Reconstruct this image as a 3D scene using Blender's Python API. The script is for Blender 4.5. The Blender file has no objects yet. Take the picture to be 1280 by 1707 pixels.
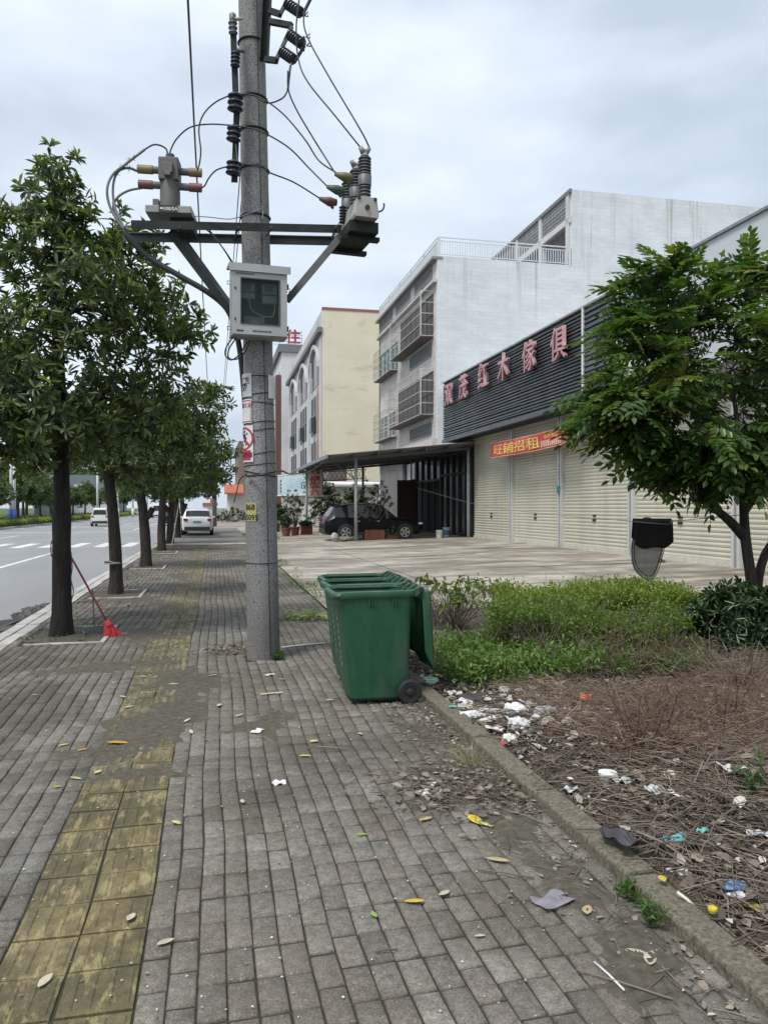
import bpy, bmesh, math, random
import numpy as np
from mathutils import Matrix, Vector, Euler

R = math.radians
PI = math.pi
random.seed(11)
RNG = np.random.default_rng(11)
SC = bpy.context.scene
COL = SC.collection

# ---------------------------------------------------------------- camera
F_PX, CX, HZ, CAM_H, YAW = 1280.0, 640.0, 846.0, 1.63, R(12.47)
SY, CY = math.sin(YAW), math.cos(YAW)
cam_d = bpy.data.cameras.new('camera')
cam = bpy.data.objects.new('camera', cam_d)
COL.objects.link(cam)
cam_d.sensor_fit = 'VERTICAL'
cam_d.sensor_height = 36.0
cam_d.lens = F_PX * 36.0 / 1707.0
cam_d.shift_y = -(853.5 - HZ) / 1707.0
cam_d.clip_start = 0.05
cam_d.clip_end = 5000
cam.location = (0, 0, CAM_H)
cam.rotation_euler = (R(90), 0, -YAW)
SC.camera = cam

# ---------------------------------------------------------------- sky and sun (overcast day)
SUN_EL, SUN_AZ = R(60), R(232)          # azimuth clockwise from +Y
world = bpy.data.worlds.new('World')
SC.world = world
world.use_nodes = True
wn, wl = world.node_tree.nodes, world.node_tree.links
wn.clear()
w_out = wn.new('ShaderNodeOutputWorld')
w_bg = wn.new('ShaderNodeBackground')
w_sky = wn.new('ShaderNodeTexSky')
w_sky.sky_type = 'NISHITA'
w_sky.sun_disc = False
w_sky.sun_elevation = SUN_EL
w_sky.sun_rotation = SUN_AZ
w_sky.air_density = 1.0
w_sky.dust_density = 3.0
w_tc = wn.new('ShaderNodeTexCoord')
w_map = wn.new('ShaderNodeMapping')
w_map.inputs['Scale'].default_value = (1.0, 1.0, 2.4)
w_n = wn.new('ShaderNodeTexNoise')
w_n.inputs['Scale'].default_value = 2.1
w_n.inputs['Detail'].default_value = 5.0
w_n.inputs['Roughness'].default_value = 0.5
w_r = wn.new('ShaderNodeValToRGB')
w_r.color_ramp.elements[0].position = 0.36
w_r.color_ramp.elements[0].color = (3.95, 4.6, 5.4, 1)
w_r.color_ramp.elements[1].position = 0.62
w_r.color_ramp.elements[1].color = (6.3, 6.95, 7.6, 1)
w_mix = wn.new('ShaderNodeMixRGB')
w_mix.inputs[0].default_value = 0.88        # thick cloud cover over the clear sky
wl.new(w_tc.outputs['Generated'], w_map.inputs['Vector'])
wl.new(w_map.outputs[0], w_n.inputs['Vector'])
wl.new(w_n.outputs[0], w_r.inputs[0])
wl.new(w_sky.outputs[0], w_mix.inputs[1])
wl.new(w_r.outputs[0], w_mix.inputs[2])
wl.new(w_mix.outputs[0], w_bg.inputs['Color'])
w_bg.inputs['Strength'].default_value = 0.075
wl.new(w_bg.outputs[0], w_out.inputs['Surface'])

sun_d = bpy.data.lights.new('sun', 'SUN')
sun_d.energy = 1.5
sun_d.angle = R(16)
sun_d.color = (1.0, 0.96, 0.90)
sun = bpy.data.objects.new('sun', sun_d)
COL.objects.link(sun)
sdir = Vector((math.sin(SUN_AZ) * math.cos(SUN_EL), math.cos(SUN_AZ) * math.cos(SUN_EL), math.sin(SUN_EL)))
sun.rotation_euler = sdir.to_track_quat('Z', 'Y').to_euler()
sun.location = (-5, -8, 20)

vs = SC.view_settings
vs.view_transform = 'Standard'
vs.look = 'None'
vs.gamma = 1.0
vs.use_curve_mapping = False
vs.exposure = 1.08
SC.render.engine = 'CYCLES'
SC.cycles.use_denoising = True
SC.cycles.max_bounces = 6
SC.cycles.transparent_max_bounces = 8
SC.cycles.caustics_reflective = False
SC.cycles.caustics_refractive = False

# ---------------------------------------------------------------- helpers: where things stand
def at(px, py, d):
    cx = (px - CX) / F_PX * d
    return Vector((d * SY + cx * CY, d * CY - cx * SY, CAM_H + (HZ - py) / F_PX * d))
def gp(px, py, z=0.0):
    v = at(px, py, (CAM_H - z) * F_PX / (py - HZ)); v.z = z
    return v
def atX(px, py, X):
    return at(px, py, X / (SY + (px - CX) / F_PX * CY))
def atY(px, py, Y):
    return at(px, py, Y / (CY - (px - CX) / F_PX * SY))

def srgb(r, g, b):
    f = lambda c: (c / 255 / 12.92) if c / 255 <= 0.04045 else ((c / 255 + 0.055) / 1.055) ** 2.4
    return (f(r), f(g), f(b))

# ---------------------------------------------------------------- helpers: materials
def nn(nt, t, **kw):
    n = nt.nodes.new(t)
    for k, v in kw.items():
        if k in n.inputs: n.inputs[k].default_value = v
        else: setattr(n, k, v)
    return n
def new_mat(name):
    m = bpy.data.materials.new(name)
    m.use_nodes = True
    nt = m.node_tree
    return m, nt, nt.nodes['Principled BSDF']
def scale_rgb(c, k): return (min(c[0] * k, 1), min(c[1] * k, 1), min(c[2] * k, 1), 1)
def noise(nt, scale, detail=4, rough=0.55, stretch=None, coord='pos', dist=0.0):
    if coord == 'pos':
        g = nn(nt, 'ShaderNodeNewGeometry'); o = g.outputs['Position']
    else:
        g = nn(nt, 'ShaderNodeTexCoord'); o = g.outputs['Object']
    if stretch:
        mp = nn(nt, 'ShaderNodeMapping'); mp.inputs['Scale'].default_value = stretch
        nt.links.new(o, mp.inputs['Vector']); o = mp.outputs[0]
    n = nn(nt, 'ShaderNodeTexNoise')
    n.inputs['Scale'].default_value = scale; n.inputs['Detail'].default_value = detail
    n.inputs['Roughness'].default_value = rough; n.inputs['Distortion'].default_value = dist
    nt.links.new(o, n.inputs['Vector'])
    return n.outputs[0]
def ramp(nt, src, stops):
    r = nn(nt, 'ShaderNodeValToRGB')
    e = r.color_ramp.elements
    while len(e) < len(stops): e.new(0.5)
    for i, (p, c) in enumerate(stops):
        e[i].position = p
        e[i].color = (c, c, c, 1) if isinstance(c, (int, float)) else (c[0], c[1], c[2], 1)
    if src is not None: nt.links.new(src, r.inputs[0])
    return r.outputs[0]
def mixc(nt, fac, a, b, mode='MIX'):
    m = nn(nt, 'ShaderNodeMixRGB', blend_type=mode)
    for i, v in ((0, fac), (1, a), (2, b)):
        if hasattr(v, 'is_linked') or hasattr(v, 'links'): nt.links.new(v, m.inputs[i])
        elif i == 0: m.inputs[0].default_value = v
        else: m.inputs[i].default_value = (v[0], v[1], v[2], 1)
    return m.outputs[0]
def bump(nt, bsdf, src, strength=0.3, dist=0.01):
    b = nn(nt, 'ShaderNodeBump'); b.inputs['Strength'].default_value = strength; b.inputs['Distance'].default_value = dist
    nt.links.new(src, b.inputs['Height']); nt.links.new(b.outputs[0], bsdf.inputs['Normal'])
MATS = {}
def mat(name, col, rough=0.7, metal=0.0, var=0.18, nscale=6.0, stretch=None, dirt=None, dirt_amt=0.35, bmp=0.0, bscale=60.0, spec=0.5, coord='pos'):
    if name in MATS: return MATS[name]
    m, nt, b = new_mat(name)
    n = noise(nt, nscale, stretch=stretch, coord=coord)
    c = ramp(nt, n, [(0.3, scale_rgb(col, 1 - var)), (0.7, scale_rgb(col, 1 + var))])
    if dirt:
        dn = noise(nt, nscale * 0.45, 6, 0.65, stretch=stretch, coord=coord)
        c = mixc(nt, ramp(nt, dn, [(0.48, 0.0), (0.72, dirt_amt)]), c, dirt)
    nt.links.new(c, b.inputs['Base Color'])
    b.inputs['Roughness'].default_value = rough; b.inputs['Metallic'].default_value = metal
    b.inputs['Specular IOR Level'].default_value = spec
    if bmp: bump(nt, b, noise(nt, bscale, 5, 0.6, coord=coord), bmp, 0.01)
    MATS[name] = m
    return m
def leaf_mat(name, cols, rough=0.42, trans=0.28, tcol=None):
    if name in MATS: return MATS[name]
    m, nt, b = new_mat(name)
    g = nn(nt, 'ShaderNodeNewGeometry'); oi = nn(nt, 'ShaderNodeObjectInfo')
    add = nn(nt, 'ShaderNodeMath', operation='ADD'); fr = nn(nt, 'ShaderNodeMath', operation='FRACT')
    nt.links.new(g.outputs['Random Per Island'], add.inputs[0]); nt.links.new(oi.outputs['Random'], add.inputs[1]); nt.links.new(add.outputs[0], fr.inputs[0])
    c = ramp(nt, fr.outputs[0], [(i / (len(cols) - 1), k) for i, k in enumerate(cols)])
    nt.links.new(c, b.inputs['Base Color'])
    b.inputs['Roughness'].default_value = rough
    b.inputs['Specular IOR Level'].default_value = 0.4
    t = nn(nt, 'ShaderNodeBsdfTranslucent')
    tc = mixc(nt, 1.0, c, tcol or (1.6, 1.7, 0.7), 'MULTIPLY')
    nt.links.new(tc, t.inputs['Color'])
    mx = nn(nt, 'ShaderNodeMixShader'); mx.inputs[0].default_value = trans
    nt.links.new(b.outputs[0], mx.inputs[1]); nt.links.new(t.outputs[0], mx.inputs[2])
    nt.links.new(mx.outputs[0], nt.nodes['Material Output'].inputs['Surface'])
    MATS[name] = m
    return m
def island_mat(name, cols, rough=0.85, var=0.25, nscale=30, extra=None):
    if name in MATS: return MATS[name]
    m, nt, b = new_mat(name)
    g = nn(nt, 'ShaderNodeNewGeometry'); oi = nn(nt, 'ShaderNodeObjectInfo')
    add = nn(nt, 'ShaderNodeMath', operation='ADD'); fr = nn(nt, 'ShaderNodeMath', operation='FRACT')
    nt.links.new(g.outputs['Random Per Island'], add.inputs[0]); nt.links.new(oi.outputs['Random'], add.inputs[1]); nt.links.new(add.outputs[0], fr.inputs[0])
    c = ramp(nt, fr.outputs[0], [(i / max(len(cols) - 1, 1), k) for i, k in enumerate(cols)])
    v = ramp(nt, noise(nt, nscale, 5, 0.6), [(0.3, 1 - var), (0.7, 1 + var)])
    c = mixc(nt, 1.0, c, v, 'MULTIPLY')
    if extra: c = extra(nt, c, b)
    nt.links.new(c, b.inputs['Base Color'])
    b.inputs['Roughness'].default_value = rough
    MATS[name] = m
    return m
def glass_mat(name, col=(0.02, 0.025, 0.03), rough=0.06, spec=0.6):
    if name in MATS: return MATS[name]
    m, nt, b = new_mat(name)
    b.inputs['Base Color'].default_value = (*col, 1); b.inputs['Roughness'].default_value = rough
    b.inputs['Specular IOR Level'].default_value = spec
    MATS[name] = m
    return m

# ---------------------------------------------------------------- helpers: meshes
def link(o, parent=None):
    COL.objects.link(o)
    if parent is not None: o.parent = parent
    return o
def mesh_obj(name, me, m=None, parent=None, smooth=False, loc=None, rot=None):
    if m is not None and not me.materials: me.materials.append(m)
    if smooth: me.polygons.foreach_set('use_smooth', [True] * len(me.polygons))
    o = link(bpy.data.objects.new(name, me), parent)
    if loc is not None: o.location = loc
    if rot is not None: o.rotation_euler = rot
    return o
def np_mesh(name, V, Fs):
    """V (n,3); Fs list of (k,m) integer arrays"""
    me = bpy.data.meshes.new(name)
    V = np.asarray(V, dtype=np.float32)
    me.vertices.add(len(V)); me.vertices.foreach_set('co', V.ravel())
    Fs = [np.asarray(f, dtype=np.int32) for f in Fs if len(f)]
    loops = np.concatenate([f.ravel() for f in Fs])
    cnt = np.concatenate([np.full(len(f), f.shape[1], dtype=np.int32) for f in Fs])
    st = np.concatenate([[0], np.cumsum(cnt)[:-1]]).astype(np.int32)
    me.loops.add(len(loops)); me.loops.foreach_set('vertex_index', loops)
    me.polygons.add(len(cnt)); me.polygons.foreach_set('loop_start', st); me.polygons.foreach_set('loop_total', cnt)
    me.update(calc_edges=True)
    return me
class MB:
    def __init__(s, M=None): s.V = []; s.F = []; s.M = M
    def add(s, vs, fs):
        n = len(s.V)
        for v in vs:
            v = Vector(v)
            s.V.append(tuple(s.M @ v) if s.M is not None else tuple(v))
        for f in fs: s.F.append(tuple(i + n for i in f))
        return s
    def box(s, c, d, rot=None):
        x, y, z = d[0] / 2, d[1] / 2, d[2] / 2
        vs = [Vector((a, b, e)) for a in (-x, x) for b in (-y, y) for e in (-z, z)]
        if rot is not None:
            q = rot.to_matrix() if isinstance(rot, Euler) else rot
            vs = [q @ v for v in vs]
        c = Vector(c)
        return s.add([v + c for v in vs], [(0, 1, 3, 2), (4, 6, 7, 5), (0, 4, 5, 1), (2, 3, 7, 6), (0, 2, 6, 4), (1, 5, 7, 3)])
    def bx(s, x0, x1, y0, y1, z0, z1):
        return s.box(((x0 + x1) / 2, (y0 + y1) / 2, (z0 + z1) / 2), (abs(x1 - x0), abs(y1 - y0), abs(z1 - z0)))
    def tube(s, pts, r, n=8, cap=True):
        pts = [Vector(p) for p in pts]
        rs = r if isinstance(r, (list, tuple)) else [r] * len(pts)
        up = None; rings = []
        for i, p in enumerate(pts):
            t = (pts[min(i + 1, len(pts) - 1)] - pts[max(i - 1, 0)])
            if t.length < 1e-9: t = Vector((0, 0, 1))
            t.normalize()
            if up is None:
                up = Vector((0, 0, 1)) if abs(t.z) < 0.9 else Vector((1, 0, 0))
            a = t.cross(up)
            if a.length < 1e-6: a = t.cross(Vector((0.3, 1, 0.2)))
            a.normalize(); b = t.cross(a).normalized(); up = -b
            rings.append([p + (a * math.cos(2 * PI * k / n) + b * math.sin(2 * PI * k / n)) * rs[i] for k in range(n)])
        vs = [v for ring in rings for v in ring]
        fs = []
        for i in range(len(pts) - 1):
            for k in range(n):
                k2 = (k + 1) % n
                fs.append((i * n + k, i * n + k2, (i + 1) * n + k2, (i + 1) * n + k))
        if cap:
            fs.append(tuple(range(n - 1, -1, -1))); fs.append(tuple((len(pts) - 1) * n + k for k in range(n)))
        return s.add(vs, fs)
    def bar(s, p0, p1, w, h, up=(0, 0, 1)):
        p0, p1 = Vector(p0), Vector(p1)
        t = (p1 - p0); L = t.length; t.normalize()
        a = t.cross(Vector(up))
        if a.length < 1e-6: a = t.cross(Vector((1, 0, 0)))
        a.normalize(); b = a.cross(t)
        q = Matrix((t, a, b)).transposed()
        return s.box((p0 + p1) / 2, (L, w, h), q)
    def lathe(s, prof, n=16, M=None, cap=True):
        vs = []; fs = []
        for (r, z) in prof:
            for k in range(n):
                v = Vector((r * math.cos(2 * PI * k / n), r * math.sin(2 * PI * k / n), z))
                vs.append(M @ v if M is not None else v)
        for i in range(len(prof) - 1):
            for k in range(n):
                k2 = (k + 1) % n
                fs.append((i * n + k, i * n + k2, (i + 1) * n + k2, (i + 1) * n + k))
        if cap:
            fs.append(tuple(range(n - 1, -1, -1))); fs.append(tuple((len(prof) - 1) * n + k for k in range(n)))
        return s.add(vs, fs)
    def prism(s, poly, z0, z1, M=None):
        n = len(poly)
        vs = [Vector((x, y, z0)) for x, y in poly] + [Vector((x, y, z1)) for x, y in poly]
        if M is not None: vs = [M @ v for v in vs]
        fs = [tuple(range(n - 1, -1, -1)), tuple(range(n, 2 * n))]
        for i in range(n):
            j = (i + 1) % n
            fs.append((i, j, n + j, n + i))
        return s.add(vs, fs)
    def build(s, name, m, parent=None, smooth=False, bevel=0.0, loc=None, rot=None, auto=None):
        me = bpy.data.meshes.new(name)
        me.from_pydata(s.V, [], s.F); me.validate()
        bm = bmesh.new(); bm.from_mesh(me); bmesh.ops.recalc_face_normals(bm, faces=bm.faces)
        if auto is not None:
            for e in bm.edges:
                e.smooth = not (len(e.link_faces) == 2 and e.calc_face_angle(0) > auto)
            smooth = True
        bm.to_mesh(me); bm.free()
        o = mesh_obj(name, me, m, parent, smooth, loc, rot)
        if bevel:
            bv = o.modifiers.new('bevel', 'BEVEL'); bv.width = bevel; bv.segments = 2; bv.limit_method = 'ANGLE'
        return o
def thing(name, label, cat, loc=(0, 0, 0), rot=0.0, group=None):
    o = link(bpy.data.objects.new(name, None))
    o.empty_display_size = 0.2
    o.location = loc
    o.rotation_euler = (0, 0, rot) if isinstance(rot, (int, float)) else rot
    return tag(o, label, cat, group)
def tag(o, label=None, cat=None, group=None, kind=None):
    if label: o['label'] = label
    if cat: o['category'] = cat
    if group: o['group'] = group
    if kind: o['kind'] = kind
    return o
def copy_tree(o, parent=None):
    c = o.copy(); COL.objects.link(c); c.parent = parent
    for ch in list(o.children): copy_tree(ch, c)
    return c
def spline(pts, k=8):
    P = [Vector(p) for p in pts]
    if len(P) == 2: return [P[0].lerp(P[1], i / k) for i in range(k + 1)]
    P = [P[0] * 2 - P[1]] + P + [P[-1] * 2 - P[-2]]
    out = []
    for i in range(1, len(P) - 2):
        for j in range(k):
            t = j / k
            out.append(0.5 * ((2 * P[i]) + (P[i + 1] - P[i - 1]) * t + (2 * P[i - 1] - 5 * P[i] + 4 * P[i + 1] - P[i + 2]) * t * t + (3 * P[i] - P[i - 1] - 3 * P[i + 1] + P[i + 2]) * t ** 3))
    out.append(P[-2])
    return out
def text_mesh(body, size=1.0, extrude=0.02, bold=0.0, align='CENTER'):
    cu = bpy.data.curves.new('lettering', 'FONT')
    cu.body = body; cu.size = size; cu.extrude = extrude; cu.offset = bold
    cu.align_x = align; cu.align_y = 'CENTER'; cu.resolution_u = 2
    o = bpy.data.objects.new('lettering', cu); COL.objects.link(o)
    dg = bpy.context.evaluated_depsgraph_get()
    me = bpy.data.meshes.new_from_object(o.evaluated_get(dg))
    bpy.data.objects.remove(o); bpy.data.curves.remove(cu)
    return me
def put_text(name, body, m, parent, M, size, extrude=0.01, bold=0.0):
    me = text_mesh(body, size, extrude, bold)
    me.transform(M)
    return mesh_obj(name, me, m, parent)
def FACE(loc, xdir, ydir):
    x = Vector(xdir).normalized(); y = Vector(ydir).normalized(); z = x.cross(y)
    M = Matrix((x, y, z)).transposed().to_4x4(); M.translation = Vector(loc)
    return M
def fbm(x, y, s=0):
    """cheap smooth noise on arrays"""
    v = 0
    for i, (a, b, c) in enumerate(((1.0, .7, .3), (-.6, 1.1, 1.7), (1.7, -1.3, 2.9), (2.3, 2.1, .4), (-3.1, 2.7, 5.2), (4.4, -3.9, 1.1))):
        v = v + np.sin(a * x + b * y + c + s * (i + 1) * 1.37) / (1 + i * .55)
    return v / 3.0

# leaves: arrays of position, direction, normal -> one mesh
def leaf_arrays(P, D, N, L, W, fold=0.25, droop=0.15, hexa=True, w1=.5, w2=.36):
    P, D, N = (np.asarray(a, dtype=np.float64) for a in (P, D, N))
    D = D / (np.linalg.norm(D, axis=1, keepdims=True) + 1e-9)
    S = np.cross(D, N); S /= (np.linalg.norm(S, axis=1, keepdims=True) + 1e-9)
    N = np.cross(S, D)
    L = np.asarray(L).reshape(-1, 1); W = np.asarray(W).reshape(-1, 1)
    tip = P + D * L - N * L * droop
    n = len(P)
    if hexa:
        up = N * W * fold
        a1 = P + D * L * .35 + S * W * w1 + up; b1 = P + D * L * .35 - S * W * w1 + up
        a2 = P + D * L * .72 - N * L * droop * .5 + S * W * w2 + up; b2 = P + D * L * .72 - N * L * droop * .5 - S * W * w2 + up
        V = np.stack([P, a1, a2, tip, b2, b1], 1).reshape(-1, 3)
        i = np.arange(n)[:, None] * 6
        F = np.concatenate([i + np.array([[0, 1, 2, 3]]), i + np.array([[0, 3, 4, 5]])])
    else:
        m = P + D * L * .5 - N * L * droop * .3 + N * W * fold
        V = np.stack([P, m + S * W * .5, tip, m - S * W * .5], 1).reshape(-1, 3)
        i = np.arange(n)[:, None] * 4
        F = np.concatenate([i + np.array([[0, 1, 2]]), i + np.array([[0, 2, 3]])])
    return V, F
def rand_dirs(n):
    v = RNG.normal(size=(n, 3)); return v / np.linalg.norm(v, axis=1, keepdims=True)
# thin sticks: 3-sided, from p0 to p1 with optional sag point
def stick_arrays(P0, P1, r0, r1=None, bend=0.0):
    n = len(P0); P0 = np.asarray(P0, float); P1 = np.asarray(P1, float)
    r0 = np.broadcast_to(np.asarray(r0, float), (n,)).reshape(-1, 1); r1 = r0 * .5 if r1 is None else np.broadcast_to(np.asarray(r1, float), (n,)).reshape(-1, 1)
    D = P1 - P0; Ln = np.linalg.norm(D, axis=1, keepdims=True) + 1e-9; D = D / Ln
    A = np.cross(D, rand_dirs(n)); A /= (np.linalg.norm(A, axis=1, keepdims=True) + 1e-9); B = np.cross(D, A)
    Pm = (P0 + P1) / 2 + A * Ln * bend * RNG.uniform(-1, 1, (n, 1)); rm = (r0 + r1) / 2
    vs = []
    for Pq, r in ((P0, r0), (Pm, rm), (P1, r1)):
        for k in range(3):
            a = 2 * PI * k / 3
            vs.append(Pq + (A * math.cos(a) + B * math.sin(a)) * r)
    V = np.stack(vs, 1).reshape(-1, 3)
    i = np.arange(n)[:, None] * 9
    F = []
    for q in (0, 3):
        for k in range(3):
            k2 = (k + 1) % 3
            F.append(i + np.array([[q + k, q + k2, q + 3 + k2, q + 3 + k]]))
    return V, np.concatenate(F)
def cat_arrays(lst):
    Vs, Fs, n = [], [], 0
    for V, F in lst:
        Vs.append(V); Fs.append(np.asarray(F) + n); n += len(V)
    return np.concatenate(Vs), np.concatenate(Fs)
# ================================================================ SETTING
def sheet(name, x0, x1, y0, y1, z, m, nx=1, ny=1, zf=None, parent=None):
    xs = np.linspace(x0, x1, nx + 1); ys = np.linspace(y0, y1, ny + 1)
    gx, gy = np.meshgrid(xs, ys)
    gz = np.full_like(gx, z) if zf is None else zf(gx, gy)
    V = np.stack([gx, gy, gz], -1).reshape(-1, 3)
    i = (np.arange(ny)[:, None] * (nx + 1) + np.arange(nx)[None, :]).reshape(-1, 1)
    me = np_mesh(name, V, [i + np.array([[0, 1, nx + 2, nx + 1]])])
    o = mesh_obj(name, me, m, parent, smooth=(nx > 1))
    if parent is None: o['kind'] = 'structure'
    return o

KX0, KX1 = -2.68, -2.36            # road kerb
PX0, PX1 = -2.36, 1.72             # paved strip
BK0, BK1 = 1.72, 1.87              # bed kerb
TX0, TX1 = -0.755, -0.255          # tactile strip
SHOP_X = 12.0
def court_z(x): return np.clip((np.asarray(x) - 1.9) / 10.0, 0, 1) * 0.2

# materials of the ground
def m_asphalt():
    m, nt, b = new_mat('asphalt')
    c = ramp(nt, noise(nt, 0.35, 5, 0.6, stretch=(1, .25, 1)), [(0.3, (0.20, 0.205, 0.213)), (0.7, (0.27, 0.275, 0.283))])
    c2 = ramp(nt, noise(nt, 160, 2, 0.5), [(0.35, 0.8), (0.65, 1.2)])
    nt.links.new(mixc(nt, 1.0, c, c2, 'MULTIPLY'), b.inputs['Base Color'])
    b.inputs['Roughness'].default_value = 0.82
    bump(nt, b, noise(nt, 150, 2), 0.25, 0.005)
    return m
ASPHALT = m_asphalt()
def m_concrete(name, a, bb, stain, amt=0.75, sx=(0.55, 1.0, 1)):
    m, nt, b = new_mat(name)
    c = ramp(nt, noise(nt, 1.3, 8, 0.62), [(0.32, a), (0.68, bb)])
    s = noise(nt, 0.5, 9, 0.66, stretch=sx, dist=1.2)
    c = mixc(nt, ramp(nt, s, [(0.42, 0.0), (0.60, amt)]), c, stain)
    s2 = noise(nt, 0.9, 7, 0.7, stretch=(0.3, 1.6, 1), dist=0.8)
    c = mixc(nt, ramp(nt, s2, [(0.51, 0.0), (0.62, amt * 0.9)]), c, (0.07, 0.06, 0.045))
    f = ramp(nt, noise(nt, 90, 3, 0.6), [(0.3, 0.85), (0.7, 1.15)])
    nt.links.new(mixc(nt, 1.0, c, f, 'MULTIPLY'), b.inputs['Base Color'])
    b.inputs['Roughness'].default_value = 0.85
    bump(nt, b, noise(nt, 60, 5), 0.2, 0.01)
    return m
CONC = m_concrete('forecourt_concrete', (0.27, 0.243, 0.20), (0.46, 0.42, 0.355), (0.10, 0.082, 0.06))
KERBM = mat('kerb_stone', (0.42, 0.41, 0.385), 0.85, var=0.2, nscale=4, dirt=(0.14, 0.13, 0.10), dirt_amt=0.7, bmp=0.3)
BEDKERBM = mat('mossy_kerb', (0.165, 0.145, 0.105), 0.9, var=0.5, nscale=55, dirt=(0.06, 0.058, 0.03), dirt_amt=0.85, bmp=1.0, bscale=160)
WPAINT = mat('road_paint', (0.62, 0.63, 0.63), 0.7, var=0.15, nscale=3, dirt=(0.25, 0.25, 0.25), dirt_amt=0.7)
RPAINT = mat('red_road_paint', (0.55, 0.30, 0.31), 0.7, var=0.15, nscale=3)
SOILM = mat('bed_soil', (0.075, 0.055, 0.038), 0.95, var=0.4, nscale=9, dirt=(0.16, 0.115, 0.075), dirt_amt=0.7, bmp=0.8, bscale=70)
DIRTM = mat('loose_dirt', (0.085, 0.075, 0.055), 0.95, var=0.4, nscale=25, dirt=(0.05, 0.055, 0.03), dirt_amt=0.6, bmp=0.7, bscale=140)
JOINTM = mat('joint_soil', (0.030, 0.028, 0.018), 0.95, var=0.35, nscale=20, dirt=(0.032, 0.04, 0.014), dirt_amt=0.7, bmp=0.5, bscale=120)
FARG = mat('far_ground', (0.17, 0.17, 0.14), 0.95, var=0.3, nscale=0.05)
GRASSM = mat('verge_grass', (0.06, 0.095, 0.025), 0.95, var=0.3, nscale=2)

sheet('ground', -1500, 1500, -300, 2700, -0.24, FARG)
road = sheet('road', -16.4, KX0, -12, 700, -0.13, ASPHALT)
road2 = sheet('road_opposite', -33, -19.8, -12, 700, -0.134, ASPHALT)
def paint(name, x0, x1, y0, y1, m=WPAINT, z=-0.126):
    return MB().add([(x0, y0, z), (x1, y0, z), (x1, y1, z), (x0, y1, z)], [(0, 1, 2, 3)]).build(name, m, road)
paint('edge_line', -6.18, -6.02, -8, 34.5); paint('edge_line', -6.18, -6.02, 62, 300)
paint('edge_line', -15.8, -15.65, -8, 300)
for X in (-8.75, -11.85):
    for y0 in (9, 21, 45.5, 66, 80, 94, 108, 122, 140, 160): paint('lane_dash', X - .07, X + .07, y0, y0 + 6)
k = 0
x = -3.6
while x > -15.4:
    if k == 6:
        paint('crosswalk_bar', x - .5, x, 36, 38.0); paint('crosswalk_bar', x - .5, x, 38.0, 40.2, RPAINT)
    else: paint('crosswalk_bar', x - .5, x, 36, 40.2)
    x -= 1.15; k += 1
paint('stop_line', -15.4, -3.2, 58, 58.45); paint('stop_line', -15.4, -3.2, 74, 74.5)

# road kerb, stone by stone
kerb = thing('kerb', None, None); kerb['kind'] = 'structure'
ks = MB().bx(-.16, -0.005, -.495, .495, -.16, .012).build('kerbstone', KERBM, kerb, bevel=.012)
ks.location = (KX0 + .16, 2.0, 0)
ke = MB().bx(-.075, .075, -.495, .495, -.12, .006).build('edging_stone', KERBM, kerb, bevel=.006)
ke.location = (KX1 - .085, 2.0, 0)
for i in range(1, 62):
    for src in (ks, ke):
        c = src.copy(); COL.objects.link(c)
        c.location = (src.location.x + random.uniform(-.006, .006), 2.0 + i, random.uniform(-.008, .006)); c.rotation_euler = (random.uniform(-.006, .006), 0, random.uniform(-.006, .006))
MB().bx(KX0 + .02, KX1, 63.5, 400, -.2, .008).build('far_kerb', KERBM, kerb)
MB().bx(-16.6, -16.4, -12, 700, -.2, .03).build('median_kerb', KERBM, kerb)
MB().bx(-20, -19.8, -12, 700, -.2, .03).build('median_kerb', KERBM, kerb)

# ---------------- paved footway
def brick_extra(nt, c, b):
    # worn, dusty, mossy and rust-tinted patches that have a shape of their own
    red = ramp(nt, noise(nt, 0.55, 3, 0.5), [(0.50, 0.0), (0.70, 0.38)])
    c = mixc(nt, red, c, (0.175, 0.132, 0.108))
    moss = ramp(nt, noise(nt, 1.1, 8, 0.68, dist=.6), [(0.46, 0.0), (0.68, 0.7)])
    c = mixc(nt, moss, c, (0.080, 0.073, 0.050))
    pale = ramp(nt, noise(nt, 0.8, 7, 0.66, dist=1.0), [(0.56, 0.0), (0.75, 0.5)])
    c = mixc(nt, pale, c, (0.27, 0.265, 0.25))
    damp = ramp(nt, noise(nt, 0.45, 7, 0.62, dist=1.5), [(0.50, 0.0), (0.62, 0.7)])
    c = mixc(nt, damp, c, (0.060, 0.053, 0.041))
    gr = ramp(nt, noise(nt, 130, 4, 0.7), [(0.3, 0.55), (0.7, 1.45)])
    c = mixc(nt, 1.0, c, gr, 'MULTIPLY')
    spk = ramp(nt, noise(nt, 95, 2, 0.4), [(0.66, 0.0), (0.74, 0.6)])
    c = mixc(nt, spk, c, (0.33, 0.32, 0.29))
    bump(nt, b, noise(nt, 170, 4, 0.65), 0.45, 0.006)
    b.inputs['Specular IOR Level'].default_value = 0.3
    return c
BRICKM = island_mat('paving_brick', [(0.11, 0.103, 0.088), (0.158, 0.148, 0.127), (0.13, 0.123, 0.105), (0.20, 0.188, 0.162), (0.145, 0.127, 0.108), (0.175, 0.164, 0.14), (0.135, 0.128, 0.11), (0.16, 0.136, 0.117)], 0.88, 0.3, 26, brick_extra)
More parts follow.
